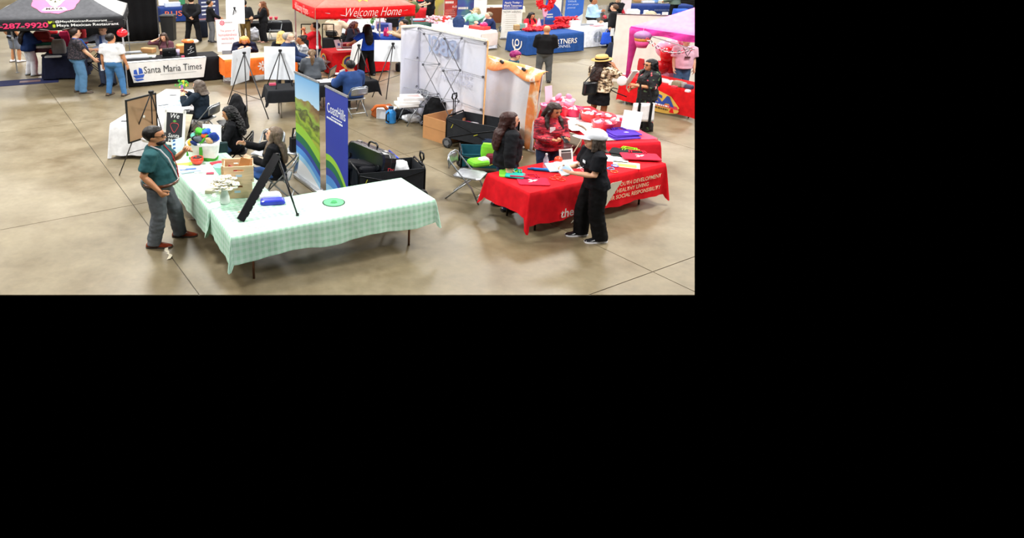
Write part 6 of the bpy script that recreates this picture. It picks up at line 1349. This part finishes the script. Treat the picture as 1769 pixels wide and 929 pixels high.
m = MB(); m.slab([(-.14, .02), (-.09, .02), (-.09, -.32), (-.14, -.32)], .004); o = MB(); o.v = [tuple(ML @ V(p)) for p in m.v]; o.f = m.f; o.build('logo_stem', wh, tp2)
pers('bald man in a black sweater and grey trousers seen from behind', 937, 142, 74, 1.74, L=(-.14, .24, 1.05), Rt=(.14, .24, 1.05), top='#141416', sleeve=2, hem=.88, ease=.03, bot='#5a5d5e', bw=.01, shoe='#23211f', hair='bald', skin='tan', wide=1.06, belly=.02, feet=((-.13, 0), (.14, .02)))
p = P(915, 80); person('woman in a red jacket with long black hair seated behind the navy table', p.x, p.y + .4, 300, 1.66, 'f', sit=.48, lean=6, L=(-.1, .34, .86), Rt=(.14, .34, .86), top='#d02a38', sleeve=2, ease=.035, bot='#23262c', hair='long', hc='#171112', skin='tan', wide=1.1, pit=-14)
chair('black folding chair under the woman in the red jacket', p.x, p.y + .4, 300, '#1b1c1f', '#202124')
for i, (px, py, n, rx, c, lb) in enumerate(((925, 52, 80, .45, '#e02430', 'heap of red wrapped candy on the left of the navy table'), (960, 48, 80, .5, '#d8202c', 'heap of red wrapped candy in the middle of the navy table'), (978, 44, 120, .5, '#dc2834', 'tall heap of red and white candy on the right of the navy table'))):
    m = MB()
    for k in range(n): m.ell((random.uniform(-rx, rx), random.uniform(-.2, .2), random.uniform(0, .10 + .25 * (i == 2))), (.09, .06, .05), 6, 4)
    o = m.build('candy_heap', M(c, 'gloss'), loc=P(px, py, TZ + .03), rz=R_(24)); tag(o, lb, 'candy', kind='stuff')
things_on((('gift_box', 'white and red box standing at the right of the navy table', 992, 46, TZ, (.5, .2, .25), '#e9dde0', 'paper', 24), ('box', 'small cream box among the red candy', 973, 36, TZ + .2, (.2, .15, .15), '#ead9a8', 'paper', 0), ('jar', 'teal jar at the left end of the navy table', 902, 50, TZ, (.2, .2, .22), '#7fa99a', 'gloss', 0), ('bear', 'tan plush toy at the left end of the navy table', 892, 52, TZ, (.22, .2, .22), '#b09060', 'plain', 10), ('card_sign', 'red and white folded card at the front of the navy table', 906, 50, TZ + .0, (.22, .06, .22), '#ecd8da', 'paper', 20)))
m = MB(); m.lathe([(.13, 0), (.09, .2), (.0, .45)], 10, cap=True); tag(m.build('party_hat', M('#f0a8c0', 'paper'), loc=P(930, 50, TZ), smooth=True), 'pink paper cone on the navy table', 'hat')
lpb = thing('display_lectern', 'blue slanted display stand behind the navy table', 'stand', P(952, 52), R_(20)); MB().slab([(-.5, .5), (.65, .5), (.3, 1.0), (-.4, 1.55)], .05, Matrix.Rotation(R_(90), 4, 'X')).build('front_panel', M('#2a56b8', 'plain'), lpb); MB().box((.35, .1, 1.1), (.55, .04, .7)).build('screen_back', M('#7d7f88', 'gloss'), lpb); small_print(lpb, front(-.15, -.06, .75), .4, 2, wh, gap=.12, h=.06); MB().box((0, .1, .25), (.9, .3, .5)).build('base', M('#23408c', 'plain'), lpb)
wr = P(943, 3, 1.75); wt = thing('wreath', 'red tinsel wreath on a stand behind the navy table', 'wreath', (wr.x, wr.y, 0))
m = MB()
for k in range(220):
    a = random.random() * 6.28; r = .26 + random.uniform(-.10, .10); m.ell((r * math.cos(a), random.uniform(-.1, .1), 1.75 + r * math.sin(a)), (.06, .04, .05), 5, 4, Euler((a, r * 9, a)).to_matrix())
o = m.build('tinsel', M('#df2026', 'gloss'), wt); o['kind'] = 'stuff'
MB().tube([(0, 0, 0), (0, 0, 1.55)], .025, 6).build('pole', M('#b9a9b6', 'metal'), wt); MB().cyl((0, 0, 0), .25, .03, 16).build('base', M('#3a3b40', 'metal'), wt); MB().loft([[(w * sx, -.05, z) for sx in (-1, 1)] + [(w * sx, .05, z) for sx in (1, -1)] for z, w in ((1.15, .05), (1.5, .14))]).build('ribbon_tail', M('#e6a9c4', 'gloss'), wt)
t, w = flatbanner('white display banner behind the tinsel wreath', 946, 966, 52, 2.2, '#eceae6')
t, w = flatbanner('bright blue roll-up banner about people potential', 973, 1004, 51, 1.75, '#2f6ad0')
for k, tx in enumerate(('Unlock', 'your people', 'potential')): lettering(t, tx, M('#cfe0f6', 'paper'), front(w * .12, -.01, 1.33 - .155 * k), h=.10, align='L')
MB().sheet(lambda u, v: (u * w, -.012, .08 + v * (.36 + .30 * u * u)), 12, 3).build('white_curve', M('#dfe6ee', 'paper'), t)
tw2, W2w = cloth_table(P(1009, 51, TZ), 27, 2.9, 1.2, 'white cloth with a round grey emblem beside the navy table', M('#eceff4'), (.72, .72, .72, .72), .015)
for k in range(4): arc(tw2, .22, .06, 8 + 90 * k, 82 + 90 * k, front(-.72, -.66, .42), M('#a9b0b4', 'paper'), 'emblem_segment')
lettering(tw2, 'er', M('#6a8096', 'paper'), front(.55, -.66, .50), h=.2, bold=.02)
things_on((('tray', 'dark tray of leaflets on the white emblem table', 1010, 43, TZ, (.7, .3, .04), '#7d838a', 'plain', 20), ('box', 'white tent card on the emblem table', 1022, 42, TZ, (.4, .2, .16), '#f0f0f2', 'paper', 20), ('leaflet', 'red and white leaflets on the emblem table', 1031, 45, TZ, (.5, .3, .03), '#d88a92', 'paper', 25), ('leaflet', 'white leaflets at the right of the emblem table', 1041, 41, TZ, (.5, .3, .04), '#eceaec', 'paper', 20)))
lbm = pers('man in a light blue shirt and black trousers behind the emblem table', 1018, 67.5, 320, 1.74, L=(-.03, .28, 1.22), Rt=(.03, .28, 1.2), curl=.9, top='#a9cbec', sleeve=2, hem=.93, ease=.03, bot='#17181b', shoe='#15161a', hair='thin', hc='#1a1412', skin='brown', wide=1.2, belly=.06)
bsm = pers('short haired man in a black suit carrying a blue bag', 1054, 82, 150, 1.70, L=(-.24, .02, .83), Rt=(.1, .3, 1.0), top='#1b1b1e', sleeve=2, hem=.80, ease=.035, bot='#17171a', shoe='#0f1012', hair='short', hc='#5a4030', skin='light', wide=1.12, feet=((-.1, .05), (.1, -.02)))
q = bsm['hand']['L']; t = thing('shopping_bag', 'blue shopping bag hanging from the hand of the man in the black suit', 'bag', (q.x - .1, q.y, .18), R_(20)); MB().loft(trings(.24, .10, .19, .06, .46)).build('bag_body', M('#2a53c8'), t, True); MB().tube([(-.1, 0, .44), (-.03, 0, q.z - .18), (.03, 0, q.z - .18), (.1, 0, .44)], .014, 6).build('handle', M('#2a53c8'), t)
wbox('paper', 'white paper held beside the blue shopping bag', 'paper', q + V((.1, -.02, -.25)), (.2, .01, .3), M('#eceef2', 'paper'), R_(30))
st = thing('folding_screen', 'grey round folded screen behind the emblem table', 'screen', P(1040, 62), R_(20)); MB().cyl((0, 0, .75), .62, .03, 24, rot=Matrix.Rotation(R_(80), 3, 'X')).build('disc', M('#a9a49a'), st); MB().box((0, .1, .07), (.6, .4, .14)).build('base', M('#8a8680', 'plain'), st)
o, _, _ = board('tablet_stand', 'dark tablet on a stand on the emblem table', 'stand', P(1045, 36, TZ), P(1049, 34, TZ), PY(1039, 22, P(1045, 36, TZ).y + .2), M('#4a4648', 'gloss'), .02)
m = MB(); m.ell((0, 0, .08), (.1, .1, .1)); tag(m.build('ornament', M('#e0384a', 'gloss'), loc=P(1044, 33, TZ + .05), smooth=True), 'red ornament next to the dark tablet', 'ornament')
pers('man in a dark suit standing beyond the emblem table', 1060, 62, 250, 1.74, top='#191a1e', sleeve=2, hem=.8, bot='#17181b', hair='short', hc='#1a1412', skin='light', wide=1.1, L=(-.02, .3, 1.25), Rt=(.1, .3, 1.2))
p = P(1074, 54); person('woman with long dark hair and a red top seated beyond the partition', p.x - .25, p.y + .3, 90, 1.66, 'f', sit=.48, top='#b82a38', sleeve=2, bot='#23262c', hair='long', hc='#1a1012', skin='tan', wide=1.2)
chair('black folding chair under the woman beyond the partition', p.x - .25, p.y + .3, 90, '#1b1c1f', '#202124')
t, w = flatbanner('pale pink banner beyond the dark suited man', 1068, 1086, 44, 2.0, '#ecdfe6')
# ---- far right tables
tnv, _ = cloth_table(P(1091, 9, TZ), -2, 3.2, 1.0, 'navy cloth on the far table by the ribbed wall', M('#253a78'), (.7, .7, .7, .7), .015); small_print(tnv, front(.1, -.56, .5), 1.0, 1, M('#5a6a9a', 'paper'), h=.10)
tbx, _ = cloth_table(P(1173, 17, TZ), 0, .62, .6, 'bright blue cloth on the last table by the ribbed wall', M('#3a62d6'), (.68, .68, .68, .68), .01)
things_on((('tub', 'clear blue tub on the navy far table', 1135, 5, TZ, (.4, .4, .3), '#7aa2d8', 'gloss', 0), ('box', 'tan box at the left of the navy far table', 1103, 4, TZ, (.5, .4, .4), '#b58a5c', 'paper', 0), ('box', 'white boxes on the navy far table', 1120, 5, TZ, (.7, .3, .12), '#dfe2ea', 'paper', 0), ('cloth_bag', 'cream bag beside the man in the grey green jacket', 1146, 6, TZ, (.5, .3, .16), '#d0c8a8', 'plain', 20)))
pers('man in a grey green jacket and black trousers by the ribbed wall', 1161, 38, 130, 1.74, L=(-.12, .3, 1.0), Rt=(.1, .3, 1.0), top='#5f6f62', sleeve=2, hem=.88, ease=.05, bot='#16171a', hair='short', hc='#17120f', skin='brown', wide=1.25)
ttp, WT = cloth_table(P(1087, 31, TZ), -6, 2.1, .9, 'grey cloth on the supply table behind the white partition', M('#b9b8b6'), (.6, .3, .6, .6), .01)
things_on((('file_box', 'white file box on the supply table behind the partition', 1093, 29, TZ, (.5, .4, .34), '#eef0f0', 'paper', -6), ('photo_card', 'small white photo card on the supply table', 1136, 31, TZ, (.2, .05, .18), '#f0eef0', 'paper', 0), ('photo_card', 'larger white photo card with a dark picture', 1148, 31, TZ, (.26, .05, .26), '#f0eef0', 'paper', 0), ('papers', 'papers beside the white file box', 1107, 28, TZ, (.5, .4, .06), '#9aa0a8', 'paper', 0), ('cup', 'white cup beside the beige helmet', 1115, 29, TZ, (.18, .16, .3), '#eef0ee', 'plain', 0)))
m = MB(); m.ell((0, 0, .0), (.30, .28, .30)); m.lathe([(.29, -.02), (.36, -.03), (.29, .0)], 20); o = m.build('hat', M('#b9ac94'), loc=P(1124, 30, TZ + .02), smooth=True); tag(o, 'beige sun hat on the supply table', 'hat')
# ---- partition, pink tent, sweets table
a, b = P(1052, 140), P(1130, 144.5); d = b - a; pz = math.atan2(d.y, d.x); pt_ = thing('partition', 'tall white two panel partition behind the pink tent', 'partition', a, pz)
hp = 2.07
for k in range(2):
    o = MB().box((.87 + 1.74 * k, 0, hp / 2), (1.72, .04, hp)).build('panel', M('#eee9de', 'paper'), pt_); clip_right(o)
o = MB().box((1.74, 0, hp + .012), (3.46, .06, .03)).build('top_rail', M('#8a8a88', 'metal'), pt_); clip_right(o)
MB().tube([(1.74, -.03, 0), (1.74, -.03, hp)], .014, 6).build('joint_post', M('#8a8a8c', 'metal'), pt_)
m = MB(); m.loft([[(w * math.cos(q), d_ * math.sin(q), z) for q in [2 * math.pi * k / 10 for k in range(10)]] for z, w, d_ in ((0, .22, .16), (.5, .18, .12), (.95, .06, .05))]); tag(m.build('folded_umbrella', M('#1b2030'), loc=P(1050, 122), smooth=True), 'dark folded umbrella leaning behind the partition edge', 'umbrella')
tn, WN = cloth_table(P(1074, 130, TZ), -61, 2.35, .95, 'bright red cloth with a gold and blue emblem on the sweets table', M('#d4141a'), (.66, .66, .66, .66), .015, tlabel='folding table under the sweets table cloth')
# gold oval, letters and bands (front of the cloth faces local -y)
gd = M('#dcae4a', 'paper'); fy = -.475 - .06
for nm, pts, c, dz in (('gold_fan', [(-.55, .40), (-.40, .72), (.35, .55), (.62, .30), (.5, .18), (-.2, .16)], gd, 0), ('gold_oval', [(.62 * math.cos(q), .22 + .14 * math.sin(q)) for q in [2 * math.pi * k / 24 for k in range(24)]], gd, .004), ('red_band', [(-.6, .24), (-.58, .32), (.55, .33), (.6, .25)], M('#d83a4a', 'paper'), .008)):
    MB().slab([(x, y - .06) for x, y in pts], .003).build(nm, c, tn, loc=(.10, fy - dz, 0)).rotation_euler.x = R_(90)
lettering(tn, 'USA', M('#24439a', 'paper'), front(.10, fy - .012, .36), w=.95, h=.26, bold=.05); small_print(tn, front(.10, fy - .013, .225), 1.0, 1, wh, h=.04); small_print(tn, front(.10, fy - .013, .14), .9, 1, M('#5a3a20', 'paper'), h=.04, seed=4)
clip_right(tn)
for r_ in [x for x in bpy.data.objects if x.get('label') == 'folding table under the sweets table cloth']:
    for o in list(r_.children):
        clip_right(o)
        if len(o.data.polygons) < 4: bpy.data.objects.remove(o)
og2 = P(1090, 52, 2.0); S3 = 3.7
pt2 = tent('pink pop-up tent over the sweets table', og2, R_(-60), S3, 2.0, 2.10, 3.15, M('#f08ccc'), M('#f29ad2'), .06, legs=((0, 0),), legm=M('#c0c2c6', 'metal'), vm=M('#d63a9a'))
for o in list(pt2.children):
    if o.name.split('.')[0] in ('roof_panel', 'valance', 'truss'):
        bm_e = [m_ for m_ in o.modifiers]; clip_right(o)
        if len(o.data.polygons) == 0: bpy.data.objects.remove(o)
# gathered pink corner curtain and deep valance
o = MB().loft([[(.02 + cx + w * math.cos(q), .06 + w * .7 * math.sin(q), z) for q in [2 * math.pi * k / 10 for k in range(10)]] for z, w, cx in ((.70, .05, .0), (1.2, .08, .02), (1.6, .12, .05), (1.9, .22, .14), (2.06, .30, .22))]).build('corner_curtain', M('#cf3a8e'), pt2, True)
o = MB().sheet(lambda u, v: (u * S3, -.03 - .02 * math.sin(u * 30 + v * 3), 2.09 - v * (.16 + .02 * math.sin(u * 18))), 60, 5).build('gathered_valance', M('#d83c98'), pt2, True); clip_right(o)
ck = thing('cupcake_ornament', 'paper cupcake ornament hanging under the pink tent corner', 'ornament', P(1108, 82, 1.62), R_(-60)); MB().lathe([(.12, 0), (.19, .17), (.18, .17)], 14, cap=True).build('cup_case', M('#e0488a', 'paper'), ck, True); MB().lathe([(.19, .17), (.20, .22), (.19, .26)], 14, cap=True).build('cake', M('#e2953c', 'paper'), ck, True); MB().ell((0, 0, .30), (.22, .22, .13)).build('icing', M('#9c6a9c', 'paper'), ck, True); MB().tube([(0, 0, .4), (0, 0, .5)], .004, 4).build('string', M('#e8e8e8', 'plain'), ck)
gl = thing('paper_chain', 'paper link garland hanging under the pink tent', 'garland', P(1118, 70, 1.9))
a, b = P(1118, 68, 1.9), P(1197, 84, 1.75)
for k in range(26):
    f = k / 25; p = a.lerp(b, f) - gl.location - V((0, 0, .20 * math.sin(math.pi * f))); m = MB(); m.tube([p + V((.038 * math.cos(q), (.038 * math.sin(q) if k % 2 else 0), (0 if k % 2 else .038 * math.sin(q)))) for q in [2 * math.pi * j / 8 for j in range(9)]], .010, 5, cap=False); m.build('link', M(('#e0304a', '#f4c9d4', '#4a4448', '#f0f0f0')[k % 4], 'paper'), gl)
for i, (px, py, z, r, c, lb) in enumerate(((1156, 94, 1.3, .20, '#e8252e', 'dark red balloon at the left of the balloon cluster'), (1168, 96, 1.25, .23, '#f0303a', 'bright red balloon in the middle of the cluster'), (1148, 114, .95, .19, '#d8202a', 'lower left red balloon'), (1160, 116, .95, .21, '#ea2a34', 'lower red balloon beside the pink shirted person'), (1156, 131, .80, .24, '#f5a2c4', 'pale pink balloon at the bottom of the cluster'), (1150, 84, 1.5, .22, '#f5a8c6', 'pale pink balloon at the top left of the cluster'), (1162, 80, 1.6, .22, '#f3b4cc', 'pale pink balloon under the garland'), (1175, 76, 1.65, .18, '#ea6a90', 'rose balloon highest in the cluster'), (1142, 122, .9, .12, '#8a5a50', 'small brown balloon left of the pale pink one'))):
    p = PY(px - 3, py, 19.0 + .05 * i); o = MB().ell((0, 0, 0), (r, r, r * 1.08), 16, 12).build('balloon', M(c, 'gloss'), loc=p, smooth=True); tag(o, lb, 'balloon'); MB().cyl((0, 0, -r * 1.2), .03, .05, 8, r2=.01).build('knot', M(c, 'gloss'), o)
p = P(1180, 176); ps = person('person in a pale pink tee and jeans behind the sweets table', p.x + .02, p.y + .35, 262, 1.74, L=(-.22, .10, .86), Rt=(.22, .1, .86), top='#f3c0d2', sleeve=1.0, hem=.86, ease=.05, bot='#4a6486', hair='short', hc='#2a1c16', skin='light', wide=.98, belly=.02)
MB().tube([ps['T'](V(q)) for q in ((-.07, .0, 1.47), (-.06, .17, 1.35), (0, .20, 1.22), (.06, .17, 1.35), (.07, 0, 1.47))], .008, 6).build('lanyard', M('#2a2426'), ps['o']); MB().box(ps['T'](V((0, .215, 1.19))), (.12, .012, .05)).build('badge', M('#5a3438', 'plain'), ps['o'])
for i, (px, py, d_, c, lb) in enumerate(((1082, 130, (.2, .14, .05), '#f0d4da', 'pink wrapped sweets at the far corner of the sweets table'), (1094, 127, (.3, .2, .04), '#e83a4a', 'red box of sweets behind the floral shirted woman'), (1106, 122, (.2, .05, .34), '#c9242e', 'red card sign at the back of the sweets table'), (1144, 139, (.3, .2, .05), '#f4d8dc', 'white and pink doilies on the sweets table'), (1152, 143, (.2, .16, .07), '#eae4e2', 'white gift bag beside the doilies'), (1160, 147, (.12, .12, .12), '#e9e2e0', 'small white jar on the sweets table'),
    (1170, 149, (.24, .2, .14), '#8a7c60', 'olive candy jar on the sweets table'), (1178, 150, (.2, .16, .12), '#9a8f8c', 'grey candy jar beside the olive one'), (1190, 153, (.2, .14, .10), '#3f4058', 'dark purse on the sweets table'), (1165, 152, (.14, .1, .06), '#d8283a', 'small red packet on the front edge'), (1188, 159, (.12, .1, .06), '#f2dfe2', 'small white packet on the front edge'))):
    pouch('sweets', lb, 'sweets', P(px, py, TZ + .004), d_, M(c, 'plain'), R_(-60))
# ---- the two women in the aisle, purple haired person
def leopard():
    t = NT('leopard_print', .8); n = t.noise(t.coord(), 16, 2); t.col(t.ramp(n, [(.38, '#2a1f18'), (.45, '#7a5f42'), (.55, '#d3bf9c'), (.65, '#e8dcc4')])); return t.m
def floral():
    t = NT('floral_print', .8); n = t.noise(t.coord(), 9, 2); n2 = t.noise(t.coord(loc=(3, 1, 2)), 14, 2); c = t.ramp(n, [(0, '#131316'), (.60, '#131316'), (.64, '#d9485a'), (.70, '#ecd9cc')], 'CONSTANT'); t.col(t.mix(t.math('GREATER_THAN', n2, .66), c, '#5a7a52')); return t.m
p = P(1029, 214); hw = person('woman in a straw hat and leopard print blouse with a black skirt', p.x, p.y, 30, 1.66, 'f', L=(-.1, .26, 1.0), Rt=(.10, .20, 1.44), pr=(.6, .2, -1), top=leopard(), sleeve=1.0, hem=.86, ease=.045, bot='#131418', botk='skirt', shoe='#2a2422', hair='long', hc='#2a1a15', skin='brown', wide=1.16, det=True, belly=.02, yaw=-10, pit=8)
HM = hw['HM']; sm = M('#d8ae6a'); m = MB(); m.loft([[HM @ V((rx * math.cos(q), ry * math.sin(q) - .01, z)) for q in [2 * math.pi * k / 24 for k in range(24)]] for z, rx, ry in ((.145, .165, .19), (.150, .168, .193), (.156, .10, .12), (.21, .098, .118), (.25, .085, .105), (.262, .05, .07))]); ho = m.build('straw_hat', sm, hw['o'], True)
MB().loft([[HM @ V((.104 * math.cos(q), .124 * math.sin(q) - .01, z)) for q in [2 * math.pi * k / 24 for k in range(24)]] for z in (.158, .195)], cap=False).build('hat_band', M('#1b1512'), ho, True)
T = hw['T']; q = hw['mw'] @ T(V((-.04, -.23, .98)))
t = thing('shoulder_bag', 'black shoulder bag hanging on the woman in the straw hat', 'bag', (q.x - .02, q.y - .14, q.z - .16), R_(20)); MB().loft(trings(.20, .07, .19, .06, .3)).build('bag_body', M('#1a1b1d', 'gloss'), t, True)
sa = hw['mw'] @ T(V((.02, -.17, 1.40))) - t.location; MB().tube([M_ for M_ in (Matrix.Rotation(R_(-20), 3, 'Z') @ V((-.15, 0, .29)) * 1, Matrix.Rotation(R_(-20), 3, 'Z') @ sa, Matrix.Rotation(R_(-20), 3, 'Z') @ (sa + V((.16, .06, -.06))), V((.16, 0, .29)))], .012, 6).build('strap', M('#1a1b1d'), t)
p = P(1110, 224); fwm = person('woman with very long black hair and glasses in a black floral outfit', p.x, p.y, 188, 1.66, 'f', L=(-.04, .26, 1.12), Rt=(.06, .28, 1.02), pl=(-.6, -.3, -1), top=floral(), sleeve=1.15, hem=.78, ease=.045, bot=floral(), bw=.03, shoe='#2a2422', hair='long', hc='#100d0e', skin='tan', wide=1.12, det=True, yaw=4)
glasses(fwm, '#3a2a24')
q = fwm['hand']['L']; o = MB().box((0, 0, 0), (.04, .15, .46), ch=.012).build('folder', M('#ecebe8', 'paper'), loc=q + V((-.02, .02, .16)), rz=R_(-70)); o.rotation_euler.y = R_(32); tag(o, 'white folder tucked in the arm of the floral shirted woman', 'folder')
o = MB().ell((0, 0, 0), (.12, .02, .12), 16, 8).build('paper_heart', M('#f4f2f0', 'paper'), loc=q + V((-.20, .05, .08)), smooth=True); tag(o, 'white round paper held in front of the floral shirted woman', 'paper')
tb = thing('tote_bag', 'white tote bag with black straps carried by the floral shirted woman', 'bag', (p.x - .22, p.y - .40, .32), R_(4)); MB().loft(trings(.27, .07, .25, .05, .42)).build('bag_body', M('#eceaea'), tb, True)
for s in (-1, 1): MB().box((s * .14, -.075, .22), (.06, .012, .44)).build('strap_band', M('#17171a'), tb); MB().tube([(s * .14, -.06, .42), (s * .12, .0, .62), (s * .10, .10, .86)], .022, 6).build('strap', M('#17171a'), tb)
m = MB(); m.tube([(-.2, 0, 0), (-.32, -.02, .03), (-.36, -.02, -.02), (-.2, 0, -.10), (.05, .05, -.2)], .012, 6); tag(m.build('bag_strap', M('#1a1b1d'), loc=q + V((-.10, 0, -.10))), 'thin black strap dangling from the floral shirted woman\'s arm', 'strap')
p = P(879, 172); person('person with short purple hair seated behind the orange drape', p.x, p.y, 330, 1.66, 'f', sit=.52, lean=4, top='#3a5a6a', sleeve=2, ease=.035, bot='#23262c', hair='pixie', hc='#8a1c5e', skin='light', wide=1.15, pit=-12, L=(-.1, .22, .8), Rt=(.1, .22, .8))
chair('black folding chair under the person with purple hair', p.x, p.y, 330, '#1b1c1f', '#202124')
finalize()
GROUPS = dict(folding_chair='folding chairs set out in the hall', balloon='balloons under the tents', gift_basket='gift baskets on the pink table', rollup_banner='roll-up banners', folding_table='folding tables of the booths',
    tablecloth='cloths over the booth tables', person='visitors and exhibitors at the fair', presentation_board='blank boards on easels', easel='black easels', leaflet='leaflets on the gingham table', brochure='brochures on the white table',
    bottle='bottles and jars', flat_bag='flat fabric bags on the red tables', folding_wagon='folding wagons', canopy_tent='pop-up tents', sweets='sweets on the red table', wristband='wristbands on the red table', candy_heap='heaps of candy')
byn = {}
for o in bpy.data.objects:
    if o.parent is None and o.get('label'): byn.setdefault(o.name.split('.')[0], []).append(o)
for n, l in byn.items():
    if len(l) > 1:
        for o in l:
            if not o.get('group'): o['group'] = GROUPS.get(n, 'things of the kind ' + n.replace('_', ' '))
for o in bpy.data.objects:
    if '_L' in o: del o['_L']
